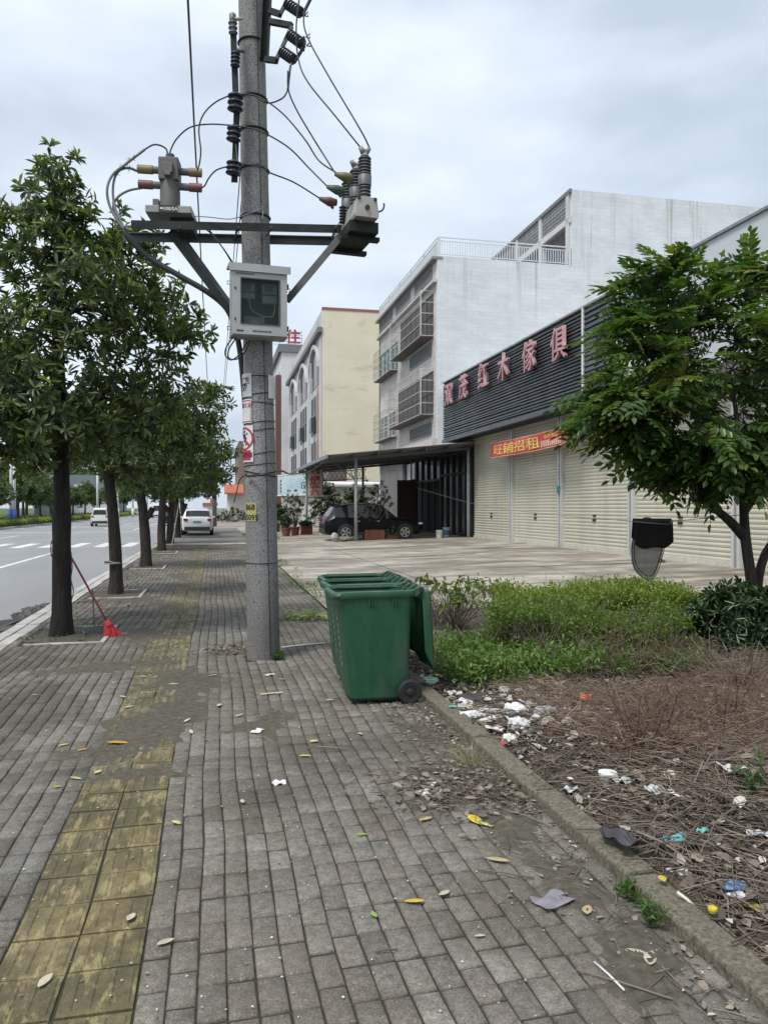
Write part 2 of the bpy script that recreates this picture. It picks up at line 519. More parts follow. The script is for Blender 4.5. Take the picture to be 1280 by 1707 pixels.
def tile_extra(nt, c, b):
    moss = ramp(nt, noise(nt, 2.2, 8, 0.7, dist=.5), [(0.38, 0.0), (0.58, 0.9)])
    c = mixc(nt, moss, c, (0.072, 0.062, 0.032))
    worn = ramp(nt, noise(nt, 5, 6, 0.7, stretch=(3, 1, 1)), [(0.52, 0.0), (0.62, 0.6)])
    c = mixc(nt, worn, c, (0.33, 0.275, 0.13))
    gr = ramp(nt, noise(nt, 200, 2, 0.5), [(0.3, 0.7), (0.7, 1.3)])
    c = mixc(nt, 1.0, c, gr, 'MULTIPLY')
    bump(nt, b, noise(nt, 150, 4, 0.65), 0.5, 0.006)
    return c
TILEM = island_mat('tactile_tile', [(0.14, 0.115, 0.058), (0.18, 0.145, 0.068), (0.12, 0.102, 0.058), (0.20, 0.158, 0.07), (0.155, 0.13, 0.072)], 0.9, 0.3, 18, tile_extra)

TREES_Y = [10.45, 15.2, 21.9, 28.8, 34.4, 43.0, 50.0]
PITS = [(-2.2, -1.35, y - .62, y + .62) for y in TREES_Y]
def in_pit(x, y): return any(a - .05 < x < b + .05 and c - .1 < y < d + .1 for a, b, c, d in PITS)
def wob(x, y):
    return (0.026 * fbm(x * .5, y * .85) + .012 * fbm(x * 1.7 + 4, y * 2.0), 0.016 * fbm(x * .45 + 3, y * .5 + 2))
def ang(x, y): return float((wob(x, y + .05)[0] - wob(x, y - .05)[0]) / .1)

pave = sheet('pavement', PX0, PX1, -3, 34.5, -.016, JOINTM, 50, 420, zf=lambda x, y: wob(x, y)[1] - .0105)
# unit brick: bevelled top
def brick_verts(w, l, bev=.005, top=0.0, h=.03):
    a, c = w / 2, l / 2
    return np.array([(-a, -c, -h), (a, -c, -h), (a, c, -h), (-a, c, -h), (-a, -c, -bev), (a, -c, -bev), (a, c, -bev), (-a, c, -bev),
                     (-a + bev, -c + bev, top), (a - bev, -c + bev, top), (a - bev, c - bev, top), (-a + bev, c - bev, top)])
BF = np.array([(0, 1, 5, 4), (1, 2, 6, 5), (2, 3, 7, 6), (3, 0, 4, 7), (4, 5, 9, 8), (5, 6, 10, 9), (6, 7, 11, 10), (7, 4, 8, 11), (8, 9, 10, 11)])
bricks = []
nrow = 0
xcols = [TX1 + .05 + .1 * i for i in range(int((PX1 - TX1) / .1 + .3))] + [TX0 - .05 - .1 * i for i in range(int((TX0 - PX0) / .1 + .01))]
for ci, x in enumerate(xcols):
    off = .1 if (round((x - TX1) / .1) % 2) else 0.0
    y = -2.0 + off
    while y < 34.0:
        if not in_pit(x, y) and not (abs(x - .5) < .17 and abs(y - 8.42) < .2):
            bricks.append((x, y))
        y += .2
B = np.array(bricks)
wx, wz = wob(B[:, 0], B[:, 1])
dd = B[:, 0] * SY + B[:, 1] * CY
cx_ = B[:, 0] * CY - B[:, 1] * SY
px_ = np.where(dd > .3, CX + F_PX * cx_ / np.maximum(dd, .3), -9999)
py_ = HZ + F_PX * CAM_H / np.maximum(dd, .3)
vis = (dd > .5) & (px_ > -40) & (px_ < 1320) & (py_ < 1740)
area = np.where(vis, 1.0 / np.maximum(dd, .5) ** 3, 0)
order = np.argsort(-area)
near = set(order[:300].tolist())
def brick_tf(i):
    x, y = B[i]
    return (x + wx[i] + RNG.uniform(-.0015, .0015), y + RNG.uniform(-.003, .003), wz[i] + RNG.uniform(-.003, .003) - (.002 if RNG.uniform() < .05 else 0)), (RNG.uniform(-.010, .010), RNG.uniform(-.014, .014), -ang(x, y) + RNG.uniform(-.012, .012))
bme = np_mesh('paving_brick', brick_verts(.0932, .1855, .0065), [BF]); bme.materials.append(BRICKM)
Vs = []
for i in range(len(B)):
    loc, rot = brick_tf(i)
    if i in near:
        o = link(bpy.data.objects.new('paving_brick', bme), pave); o.location = loc; o.rotation_euler = rot
    elif dd[i] > -1:
        q = np.array(Euler(rot).to_matrix())
        Vs.append(brick_verts(.0932, .1855, .0065) @ q.T + np.array(loc))
nb = len(Vs)
o = mesh_obj('paving_bricks', np_mesh('paving_bricks', np.concatenate(Vs), [(np.arange(nb)[:, None, None] * 12 + BF[None]).reshape(-1, 4)]), BRICKM, pave); o['kind'] = 'stuff'
# tactile tiles
def tile_mesh():
    mb = MB(); w = .2395
    mb.V = [tuple(v) for v in brick_verts(w, w, .004, -.002)]; mb.F = [tuple(f) for f in BF]
    for j in range(4):
        cx = -w / 2 + w * (j + .5) / 4
        mb.add([(cx - .018, -.1, -.002), (cx + .018, -.1, -.002), (cx + .018, .1, -.002), (cx - .018, .1, -.002), (cx - .012, -.094, .0025), (cx + .012, -.094, .0025), (cx + .012, .094, .0025), (cx - .012, .094, .0025)],
               [(0, 1, 5, 4), (1, 2, 6, 5), (2, 3, 7, 6), (3, 0, 4, 7), (4, 5, 6, 7)])
    me = bpy.data.meshes.new('tactile_tile'); me.from_pydata(mb.V, [], mb.F); me.materials.append(TILEM)
    return me
tme = tile_mesh()
DUSTYT = island_mat('dusty_tactile_tile', [(.135, .122, .08), (.16, .14, .085), (.125, .118, .088), (.175, .15, .082), (.14, .13, .09)], .9, .3, 18, tile_extra)
tme2 = tile_mesh(); tme2.materials.clear(); tme2.materials.append(DUSTYT)
for j in range(140):
    for s in (0, 1):
        x = TX0 + .125 + .25 * s; y = -1.5 + .25 * j
        a, b = wob(x, y)
        o = link(bpy.data.objects.new('tactile_tile', tme if y < 5.0 + .5 * math.sin(j * 2.1 + s) else tme2), pave)
        o.location = (x + float(a), y, float(b) + random.uniform(-.003, .002)); o.rotation_euler = (random.uniform(-.01, .01), random.uniform(-.01, .01), -ang(x, y))
# tree pit edges
for (a, b, c, d) in PITS[:4]:
    for (x0, x1, y0, y1) in ((a, b, c - .07, c), (a, b, d, d + .07), (b, b + .06, c - .07, d + .07)):
        MB().bx(x0, x1, y0, y1, -.05, .012).build('pit_edging', KERBM, pave, bevel=.004)
    sheet('pit_soil', a, b, c, d, 0, DIRTM, 10, 14, zf=lambda x, y: .012 + .018 * fbm(x * 7, y * 6), parent=pave)
# far pavement as a surface with its joints in the material
def m_farpave():
    m, nt, b = new_mat('far_paving')
    g = nn(nt, 'ShaderNodeNewGeometry'); mp = nn(nt, 'ShaderNodeMapping'); mp.inputs['Rotation'].default_value = (0, 0, R(90))
    nt.links.new(g.outputs['Position'], mp.inputs['Vector'])
    bt = nn(nt, 'ShaderNodeTexBrick'); bt.inputs['Scale'].default_value = 1.0; bt.inputs['Brick Width'].default_value = .2; bt.inputs['Row Height'].default_value = .1; bt.inputs['Mortar Size'].default_value = .006
    bt.inputs['Color1'].default_value = (.12, .115, .105, 1); bt.inputs['Color2'].default_value = (.17, .165, .15, 1); bt.inputs['Mortar'].default_value = (.05, .05, .03, 1)
    nt.links.new(mp.outputs[0], bt.inputs['Vector']); nt.links.new(bt.outputs[0], b.inputs['Base Color']); b.inputs['Roughness'].default_value = .9
    return m
FARPAVE = m_farpave()
sheet('far_pavement', KX1, PX1 + 1.5, 36.2, 62, 0.0, FARPAVE)
sheet('crossing_strip', KX1, PX1 + 1.2, 34.5, 36.2, 0.004, CONC)
sheet('far_concrete', KX1, 12, 62, 140, -.004, CONC)
sheet('far_pavement_end', KX1, 4, 140, 500, -.006, FARPAVE)

# ---------------- forecourt slabs
court = sheet('forecourt', PX1, 12.6, 11.2, 62, -.05, JOINTM, 8, 20, zf=lambda x, y: court_z(x) - .03)
xs = [1.76, 4.4, 8.1, 12.3]; ys = [11.3, 14.6, 18.3, 22.0, 25.9, 29.8, 33.7, 37.5, 42, 47, 52, 57, 61.8]
for i in range(3):
    for j in range(len(ys) - 1):
        g = .012
        sheet('concrete_slab', xs[i] + g, xs[i + 1] - g, ys[j] + g, ys[j + 1] - g, 0, CONC, 3, 3, zf=lambda x, y: court_z(x) + .004, parent=court)

# ---------------- planting bed
def bed_z(x, y):
    return .015 + .05 * np.clip((x - 1.9) / 2.5, 0, 1) + .05 * fbm(x * 2.2, y * 2.0, 1) * np.clip((x - 1.87) / .5, 0.3, 1) + .016 * fbm(x * 7, y * 7.5, 2)
bed = sheet('soil_bed', BK1 - .02, 13, -2, 11.45, 0, SOILM, 110, 130, zf=bed_z)
bk = thing('bed_kerb', None, None); bk['kind'] = 'structure'
kb = MB().bx(BK0 + .005, BK1, -.495, .495, -.1, .06).build('kerbstone', BEDKERBM, bk, bevel=.014)
kb.location = (0, -.5, 0)
for i in range(1, 13):
    c = kb.copy(); COL.objects.link(c)
    c.location = (random.uniform(-.006, .006), -.5 + i, random.uniform(-.01, .008)); c.rotation_euler = (random.uniform(-.006, .006), random.uniform(-.008, .008), random.uniform(-.003, .003))

# loose soil washed over the paving (own low mounds)
def mound(name, x, y, rx, ry, h, seed, m=DIRTM, rot=0.0):
    nr, na = 9, 40
    V = [(0, 0, h)]; 
    for i in range(1, nr + 1):
        for k in range(na):
            a = 2 * PI * k / na; t = i / nr
            rr = t * (1 + .28 * math.sin(2 * a + seed) + .18 * math.sin(5 * a + seed * 2.3) + .1 * math.sin(11 * a + seed * 3.1))
            V.append((rr * rx * math.cos(a), rr * ry * math.sin(a), h * (1 - t ** 1.5) - .012 * t + random.uniform(-.004, .004)))
    F = [(0, 1 + k, 1 + (k + 1) % na) for k in range(na)]
    for i in range(nr - 1):
        for k in range(na):
            k2 = (k + 1) % na
            F.append((1 + i * na + k, 1 + (i + 1) * na + k, 1 + (i + 1) * na + k2, 1 + i * na + k2))
    me = bpy.data.meshes.new(name); me.from_pydata(V, [], F)
    zz = float(wob(x, y)[1])
    o = mesh_obj(name, me, m, None, True, (x, y, zz + .002), (0, 0, rot))
    o['kind'] = 'stuff'; o['label'] = 'loose dark soil washed over the paving'
    return o
for i, (px, py, rx, ry, h) in enumerate(((268, 1205, .46, .95, .017), (225, 1290, .30, .22, .012), (305, 1130, .5, .9, .012), (390, 1085, .45, .35, .018), (205, 1110, .7, .45, .012), (285, 1010, .4, 1.2, .007), (240, 1060, .55, .8, .008), (450, 1200, .4, .5, .004), (160, 1255, .35, .28, .009), (700, 1225, .3, .5, .006), (300, 960, .6, 1.5, .008), (230, 1000, .6, 1.0, .009))):
    g = gp(px, py)
    mound('soil_patch', g.x, g.y, rx, ry, h, i * 1.7)
g_ = [gp(860, 1370), gp(760, 1290), gp(960, 1470), gp(1090, 1600), gp(720, 1215)]
for i, g in enumerate(g_): mound('soil_patch', 1.5, g.y, .2, .36, .014, i * 2.1 + .4)

# verge, median and land beyond the road
sheet('median', -19.8, -16.6, -12, 700, 0.0, GRASSM)
sheet('far_verge', -60, -33, -12, 700, -.02, GRASSM)
sheet('far_land', -700, -60, -200, 900, -.05, GRASSM)
# ================================================================ BUILDINGS
def m_whitewall():
    m, nt, b = new_mat('white_render')
    c = ramp(nt, noise(nt, .7, 8, .6, stretch=(1, 1, 2.2)), [(0.3, (.56, .59, .605)), (.7, (.69, .715, .725))])
    st = noise(nt, 1.1, 7, .65, stretch=(1.4, 1.4, .11))
    c = mixc(nt, ramp(nt, st, [(.54, 0), (.76, .34)]), c, (.34, .36, .37))
    # algae runs down from the roof edge, in a few places
    g = nn(nt, 'ShaderNodeNewGeometry'); sx = nn(nt, 'ShaderNodeSeparateXYZ'); nt.links.new(g.outputs['Position'], sx.inputs[0])
    mr = nn(nt, 'ShaderNodeMapRange'); mr.inputs[1].default_value = 11.5; mr.inputs[2].default_value = 15.3; nt.links.new(sx.outputs[2], mr.inputs[0])
    al = ramp(nt, noise(nt, .55, 6, .7, stretch=(1.6, 1.6, .05)), [(.57, 0), (.64, .55)])
    mul = nn(nt, 'ShaderNodeMath', operation='MULTIPLY'); nt.links.new(al, mul.inputs[0]); nt.links.new(mr.outputs[0], mul.inputs[1])
    c = mixc(nt, mul.outputs[0], c, (.27, .30, .24))
    ch = ramp(nt, noise(nt, 1.6, 6, .75), [(.63, 0), (.68, .55)])
    c = mixc(nt, ch, c, (.40, .415, .42))
    nt.links.new(c, b.inputs['Base Color']); b.inputs['Roughness'].default_value = .9
    g2 = nn(nt, 'ShaderNodeNewGeometry'); s2 = nn(nt, 'ShaderNodeSeparateXYZ'); c2 = nn(nt, 'ShaderNodeCombineXYZ'); nt.links.new(g2.outputs['Position'], s2.inputs[0]); nt.links.new(s2.outputs[0], c2.inputs[0]); nt.links.new(s2.outputs[2], c2.inputs[1])
    bt = nn(nt, 'ShaderNodeTexBrick'); bt.inputs['Scale'].default_value = 1; bt.inputs['Brick Width'].default_value = .7; bt.inputs['Row Height'].default_value = .22; bt.inputs['Mortar Size'].default_value = .02; bt.inputs['Color1'].default_value = (1, 1, 1, 1); bt.inputs['Color2'].default_value = (.93, .94, .95, 1); bt.inputs['Mortar'].default_value = (.9, .91, .92, 1)
    nt.links.new(c2.outputs[0], bt.inputs['Vector']); hb = bt.outputs[0]
    nt.links.new(mixc(nt, 1.0, c, hb, 'MULTIPLY'), b.inputs['Base Color'])
    bump(nt, b, noise(nt, 3.0, 6, .6), .4, .04)
    return m
WHITEW = m_whitewall()
def m_tilewall(name, c1, c2, mortar, bw=.5, rh=.22):
    m, nt, b = new_mat(name)
    g = nn(nt, 'ShaderNodeNewGeometry'); sp = nn(nt, 'ShaderNodeSeparateXYZ'); cb = nn(nt, 'ShaderNodeCombineXYZ')
    nt.links.new(g.outputs['Position'], sp.inputs[0])
    ad = nn(nt, 'ShaderNodeMath', operation='ADD'); nt.links.new(sp.outputs[0], ad.inputs[0]); nt.links.new(sp.outputs[1], ad.inputs[1])
    nt.links.new(ad.outputs[0], cb.inputs[0]); nt.links.new(sp.outputs[2], cb.inputs[1])
    bt = nn(nt, 'ShaderNodeTexBrick'); bt.inputs['Scale'].default_value = 1; bt.inputs['Brick Width'].default_value = bw; bt.inputs['Row Height'].default_value = rh; bt.inputs['Mortar Size'].default_value = .012
    bt.inputs['Color1'].default_value = (*c1, 1); bt.inputs['Color2'].default_value = (*c2, 1); bt.inputs['Mortar'].default_value = (*mortar, 1)
    nt.links.new(cb.outputs[0], bt.inputs['Vector'])
    v = ramp(nt, noise(nt, .8, 6, .6), [(.3, .82), (.7, 1.12)])
    nt.links.new(mixc(nt, 1, bt.outputs[0], v, 'MULTIPLY'), b.inputs['Base Color']); b.inputs['Roughness'].default_value = .6
    return m
TILEW = m_tilewall('facade_tile', (.60, .55, .515), (.52, .475, .445), (.33, .31, .29))
def m_cream():
    m, nt, b = new_mat('cream_render')
    c = ramp(nt, noise(nt, .35, 7, .6, stretch=(1, 1, 1.5)), [(.3, (.66, .59, .45)), (.7, (.74, .67, .52))])
    sw = noise(nt, .30, 7, .62, stretch=(.5, .5, 1.6), dist=1.0)
    c = mixc(nt, ramp(nt, sw, [(.58, 0), (.66, .5)]), c, (.40, .345, .25))
    nt.links.new(c, b.inputs['Base Color']); b.inputs['Roughness'].default_value = .9
    return m
CREAM = m_cream()
PALEW = mat('pale_grey_wall', (.50, .50, .515), .85, var=.1, nscale=.6, dirt=(.3, .3, .31), dirt_amt=.4)
WHITEFR = mat('white_frame', (.72, .72, .70), .5, var=.08)
STEELBAR = mat('cage_steel', (.58, .57, .55), .45, .3, var=.15, nscale=3)
DARKGL = glass_mat('dark_glass', (.028, .034, .036), .2, .3)
GREENGL = glass_mat('green_glass', (.03, .10, .09), .12)
GREENFR = mat('green_window_frame', (.04, .17, .15), .5)
GRILLE = mat('grille_metal', (.27, .28, .29), .6, .2)
DARKIN = mat('dark_interior', (.03, .03, .032), .9)
DARKMET = mat('dark_cladding', (.045, .05, .057), .38, .25, var=.3, nscale=1.5, dirt=(.14, .15, .16), dirt_amt=.4)
GREYFL = mat('grey_flashing', (.22, .235, .25), .5, .3, var=.2, nscale=2)
def m_shutter():
    m, nt, b = new_mat('shutter_paint')
    c = ramp(nt, noise(nt, .5, 6, .6, stretch=(1, 1, .3)), [(.3, (.47, .455, .365)), (.7, (.56, .54, .435))])
    c = mixc(nt, ramp(nt, noise(nt, .7, 6, .7, stretch=(1, 1.5, .12)), [(.50, 0), (.74, .5)]), c, (.30, .28, .21))
    nt.links.new(c, b.inputs['Base Color']); b.inputs['Roughness'].default_value = .5
    bump(nt, b, noise(nt, .9, 4, .5), .5, .06)
    return m
SHUTM = m_shutter()
LETTERM = mat('faded_red_letter', (.43, .225, .245), .55, var=.2, nscale=5, dirt=(.60, .45, .45), dirt_amt=.6)
LETTERSIDE = LETTERM
BLUEP = mat('blue_print', (.22, .36, .60), .6, var=.15, nscale=1.2)
PALEPANEL = mat('pale_sign_panel', (.50, .54, .57), .6, var=.08, nscale=.5, dirt=(.36, .38, .40), dirt_amt=.4)

# ---------------- shop with roller shutters
shop = thing('shop_building', 'long single-storey shop with cream roller shutters under a black slatted fascia', 'shop', (0, 0, 0))
FX = 11.2          # front of the fascia
MUL = [atX(p, 900, SHOP_X).y for p in (785, 850, 932, 1050, 1225)]
MUL += [MUL[-1] - 5.2, MUL[-1] - 10.4]
MB().bx(12.35, 34, MUL[-1], 40.55, 0.0, 8.0).build('wall', PALEW, shop)
MB().bx(12.0, 12.35, MUL[-1], 40.5, 4.86, 5.06).build('lintel', PALEW, shop)
ZS0, ZS1 = .2, 4.84
for i in range(len(MUL) - 1):
    y1, y0 = MUL[i] - .14, MUL[i + 1] + .14
    prof = []; z = ZS0 + .1; p = .118
    while z < ZS1:
        prof += [(12.135, z), (12.115, z + .012), (12.105, z + p * .5), (12.115, z + p - .014)]; z += p
    prof.append((12.135, ZS1))
    n = len(prof)
    V = [(x, y0, zz) for x, zz in prof] + [(x, y1, zz) for x, zz in prof]
    F = [(a, a + 1, n + a + 1, n + a) for a in range(n - 1)]
    sh = MB().add(V, F).build('roller_shutter', SHUTM, shop)
    MB().bx(12.07, 12.14, y0 + .02, y1 - .02, ZS0 + .0, ZS0 + .12).build('bottom_rail', mat('shutter_rail', (.5, .49, .42), .5), sh)
    ym = (y0 + y1) / 2
    MB().bx(12.07, 12.12, ym - .09, ym + .09, 1.18, 1.25).bx(12.07, 12.12, ym - .09, ym + .09, 1.34, 1.39).build('lock', mat('black_plastic', (.02, .02, .02), .5), sh)
for i, y in enumerate(MUL[:6]):
    if i == 0: continue
    g = MB().bx(11.99, 12.2, y - .15, y - .05, ZS0, ZS1 + .03).bx(11.99, 12.2, y + .05, y + .15, ZS0, ZS1 + .03)
    g.build('shutter_guide', mat('guide_rail', (.62, .63, .62), .45, .4, var=.1), shop)
    MB().bx(12.06, 12.25, y - .05, y + .05, ZS0, ZS1 + .03).build('guide_gap', mat('guide_gap', (.2, .2, .19), .6), shop)
MB().bx(11.94, 11.985, MUL[2] - .08, MUL[2] + .1, 2.15, 2.4).build('lock_box', mat('teal_sticker', (.05, .22, .21), .5), shop)
MB().bx(11.85, 12.3, MUL[-1], 34.9, -.05, .2).build('plinth', CONC, shop)
# glazed front at the far end of the shop
Yg0, Yg1 = MUL[0] + .25, 40.4
MB().bx(12.2, 12.3, Yg0, Yg1, .15, 4.84).build('glazing', DARKGL, shop)
for y in np.linspace(Yg0, Yg1, 6):
    MB().bx(12.1, 12.2, y - .05, y + .05, .15, 4.84).build('mullion', mat('dark_alu', (.035, .037, .04), .6, spec=.25), shop)
MB().bx(12.08, 12.2, Yg0, Yg1, 3.3, 3.42).build('transom', MATS['dark_alu'], shop)
MB().bx(12.08, 12.2, Yg0, Yg1, 4.35, 4.45).build('transom', MATS['dark_alu'], shop)
MB().tube([(11.9, MUL[0] + .12, .15), (11.9, MUL[0] + .12, 5.0)], .075, 12).build('downpipe', mat('grey_pipe', (.50, .52, .54), .5), shop, True)
# fascia
Yp1, Yp2, YE = atX(971, 600, FX).y, atX(1029, 560, FX).y, atX(738, 640, FX).y
MB().bx(FX + .08, 12.34, Yp2, YE, 4.96, 7.83).build('fascia_back', mat('black_board', (.028, .03, .034), .6), shop)
MB().bx(FX - .06, FX + .1, Yp2 - .05, YE, 4.86, 4.99).build('fascia_flashing', mat('dark_flashing', (.085, .09, .1), .45, .3, var=.25, nscale=2), shop)
MB().bx(FX - .02, 12.6, Yp2 - .05, YE + .02, 7.835, 7.90).build('fascia_cap', GREYFL, shop)
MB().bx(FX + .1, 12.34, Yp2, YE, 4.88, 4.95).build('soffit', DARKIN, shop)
def slats(y0, y1, pitch, seg):
    e = np.linspace(y0, y1, seg + 1)
    for s in range(seg):
        z = 5.0
        pr = np.array([(FX + .075, 0), (FX + .002, .012), (FX + .002, .03), (FX + .045, pitch * .93), (FX + .075, pitch * .93)])
        src = None
        while z + pitch < 7.84:
            if src is None:
                mb = MB()
                n = len(pr)
                a, b = e[s] + .006, e[s + 1] - .006
                mb.add([(x, a, q) for x, q in pr] + [(x, b, q) for x, q in pr], [(k, k + 1, n + k + 1, n + k) for k in range(n - 1)] + [tuple(range(n)), tuple(range(2 * n - 1, n - 1, -1))])
                src = mb.build('slat', DARKMET, shop); o = src
            else:
                o = src.copy(); COL.objects.link(o)
            o.location = (random.uniform(-.004, .004), 0, z); o.rotation_euler = (random.uniform(-.0006, .0006), 0, 0)
            z += pitch
slats(Yp1 + .04, YE - .02, .115, 3)
slats(Yp2 + .1, Yp1 - .04, .165, 1)
for y in (Yp1, Yp2): MB().bx(FX - .03, FX + .08, y - .035, y + .035, 4.98, 7.87).build('fascia_trim', WHITEFR, shop)
MB().bx(FX + .06, 12.34, MUL[-1], Yp2 - .05, 4.88, 7.84).build('pale_sign_panel', PALEPANEL, shop)
bp = MB()
cY, cZ = atX(1082, 480, FX).y, atX(1082, 480, FX).z - .1
bp.prism([(cY + 1.05 * math.cos(a) * (1 + .2 * math.sin(3 * a)), cZ + .55 * math.sin(a) * (1 + .2 * math.cos(2 * a))) for a in np.linspace(0, 2 * PI, 25)[:-1]], 0, .01, FACE((FX + .045, 0, 0), (0, 1, 0), (0, 0, 1)))
bp.build('blue_print', BLUEP, shop)
bp = MB()
bp.prism([(Yp2 - .35 + .12 * math.cos(a), 7.3 + .28 * math.sin(a)) for a in np.linspace(0, 2 * PI, 15)[:-1]], 0, .01, FACE((FX + .045, 0, 0), (0, 1, 0), (0, 0, 1)))
bp.build('blue_print', BLUEP, shop)
MB().bx(FX, 12.6, MUL[-1], Yp2 - .06, 7.845, 7.91).build('fascia_cap', GREYFL, shop)
for ch, px, py in zip('双茂红木傢俱', (748, 772, 805, 839, 882, 931), (660, 648, 630, 615, 597, 577)):
    p = atX(px, py, FX - .12)
    M = FACE((FX - .12, p.y, p.z), (0, -1, 0), (0, 0, 1))
    l = put_text('letter', ch, LETTERM, shop, M, 1.17, .05, .012)
    MB().bx(FX - .08, FX + .05, p.y - .3, p.y - .26, p.z - .2, p.z + .2).bx(FX - .08, FX + .05, p.y + .26, p.y + .3, p.z - .2, p.z + .2).build('bracket', GREYFL, l)

# ---------------- white apartment building
apt = thing('apartment_building', 'white rendered four-storey building with caged balconies and a roof railing', 'building', (0, 0, 0))
AX0, AX1, AY0, AY1 = 12.0, 34.0, 40.62, 55.9
MB().bx(AX0 + .02, AX1, AY0, AY0 + .3, 5.0, 15.5).build('side_wall', WHITEW, apt)
MB().bx(AX0 + .3, 20.05, AY0 + .3, AY1, 15.2, 15.48).build('roof_slab', PALEW, apt)
MB().bx(AX0, AX0 + .3, AY0 + .3, AY1, 5.0, 15.5).build('front_wall', TILEW, apt)
MB().bx(AX0 - .012, AX0 + .02, AY0, AY0 + .28, 5.0, 15.3).build('corner_pilaster', WHITEW, apt)
MB().bx(AX0, AX1, AY1 - .3, AY1, 0, 15.5).build('rear_wall', WHITEW, apt)
MB().bx(AX0 - .35, AX0 + .3, AY0 + .02, AY1, 4.75, 5.0).build('first_floor_slab', PALEW, apt)
MB().bx(AX0 - .32, AX0, AY0 + .02, AY1, 5.0, 5.45).build('slab_edge', mat('pinkish_band', (.55, .50, .48), .7), apt)
# upper block
MB().bx(20.0, AX1, AY0 - .004, AY0 + .3, 15.5, 19.85).build('upper_side_wall', WHITEW, apt)
MB().bx(20.0, AX1, AY0 + .3, AY1, 19.1, 19.8).build('upper_roof', PALEW, apt)
MB().bx(19.85, 20.0, AY0 + .0, AY1, 19.7, 19.9).build('roof_edge', mat('dark_edge', (.16, .17, .18), .7), apt)
MB().bx(19.9, 20.0, AY0 + .05, AY1, 18.0, 18.35).build('beam', PALEW, apt)
MB().bx(21.6, 21.8, AY0 + .3, AY1, 15.5, 19.1).build('back_wall', mat('terrace_wall', (.30, .29, .29), .8), apt)
for k in range(4):
    y = AY0 + .25 + k * 3.8
    MB().bx(19.9, 20.2, y, y + .4, 15.5, 19.7).build('column', PALEW, apt)
    gm = MB()
    for q in range(17): gm.bx(19.96, 19.99, y + .45 + q * .2, y + .45 + q * .2 + .06, 18.4, 19.68)
    for q in range(6): gm.bx(19.955, 19.985, y + .42, y + 3.75, 18.45 + q * .22, 18.5 + q * .22)
    gm.build('parapet_grille', GRILLE, apt)
# roof parapet + railings
def railing(p0, p1, h, pitch, name, m, parent, post=2.2):
    p0, p1 = Vector(p0), Vector(p1); L = (p1 - p0).length; t = (p1 - p0).normalized()
    rm = MB()
    rm.bar(p0 + Vector((0, 0, h)), p1 + Vector((0, 0, h)), .06, .06); rm.bar(p0 + Vector((0, 0, h * .82)), p1 + Vector((0, 0, h * .82)), .04, .04); rm.bar(p0 + Vector((0, 0, .12)), p1 + Vector((0, 0, .12)), .05, .04)
    r = rm.build(name, m, parent)
    bm_ = MB(); n = int(L / pitch)
    for i in range(n + 1):
        q = p0 + t * (L * i / n); bm_.bar(q + Vector((0, 0, .12)), q + Vector((0, 0, h * .82)), .035, .035, up=t)
    b = bm_.build('balusters', m, r); b['kind'] = 'stuff'
    k = max(1, int(L / post))
    for i in range(k + 1):
        q = p0 + t * (L * i / k); MB().bar(q, q + Vector((0, 0, h + .03)), .09, .09, up=t).build('post', m, r)
    return r
RAILM = mat('roof_rail', (.62, .65, .66), .4, .3, var=.1)
railing((AX0 + .15, AY0 + .1, 15.5), (19.9, AY0 + .1, 15.5), 1.05, .145, 'roof_railing', RAILM, apt, 3.9)
railing((AX0 + .06, AY0 + .1, 15.5), (AX0 + .06, AY1, 15.5), 1.05, .16, 'roof_railing', RAILM, apt, 3.0)
MB().bx(AX0 - .3, AX0 + .3, AY0 - .02, AY1, 15.3, 15.44).build('cornice', mat('dark_cornice', (.20, .20, .205), .7), apt)
MB().bx(AX0 - .25, AX0, AY0, AY1, 14.05, 14.22).build('ledge', PALEW, apt)
def grille(y0, y1, z0, z1):
    MB().bx(AX0 - .015, AX0 + .01, y0, y1, z0, z1).build('grille_recess', mat('grille_back', (.20, .20, .215), .8), apt)
    gm = MB(); n = int((y1 - y0) / .16)
    for i in range(n):
        y = y0 + (i + .5) * (y1 - y0) / n
        gm.bar((AX0 - .04, y - .09, z0 + .03), (AX0 - .04, y + .09, z1 - .03), .02, .025, up=(1, 0, 0)); gm.bar((AX0 - .045, y + .09, z0 + .03), (AX0 - .045, y - .09, z1 - .03), .02, .025, up=(1, 0, 0))
    gm.bx(AX0 - .06, AX0 - .02, y0, y1, z0, z0 + .06).bx(AX0 - .06, AX0 - .02, y0, y1, z1 - .06, z1).bx(AX0 - .06, AX0 - .02, y0 - .05, y0, z0, z1).bx(AX0 - .06, AX0 - .02, y1, y1 + .05, z0, z1)
    gm.build('vent_grille', GRILLE, apt)
for a, b in ((41.7, 45.4), (46.7, 50.3), (51.6, 55.2)): grille(a, b, 14.35, 15.2)
grille(41.9, 46.6, 10.2, 11.0); grille(41.9, 46.6, 5.75, 6.5)
CURT = mat('dim_balcony', (.085, .075, .07), .8, var=.35, nscale=1.2)
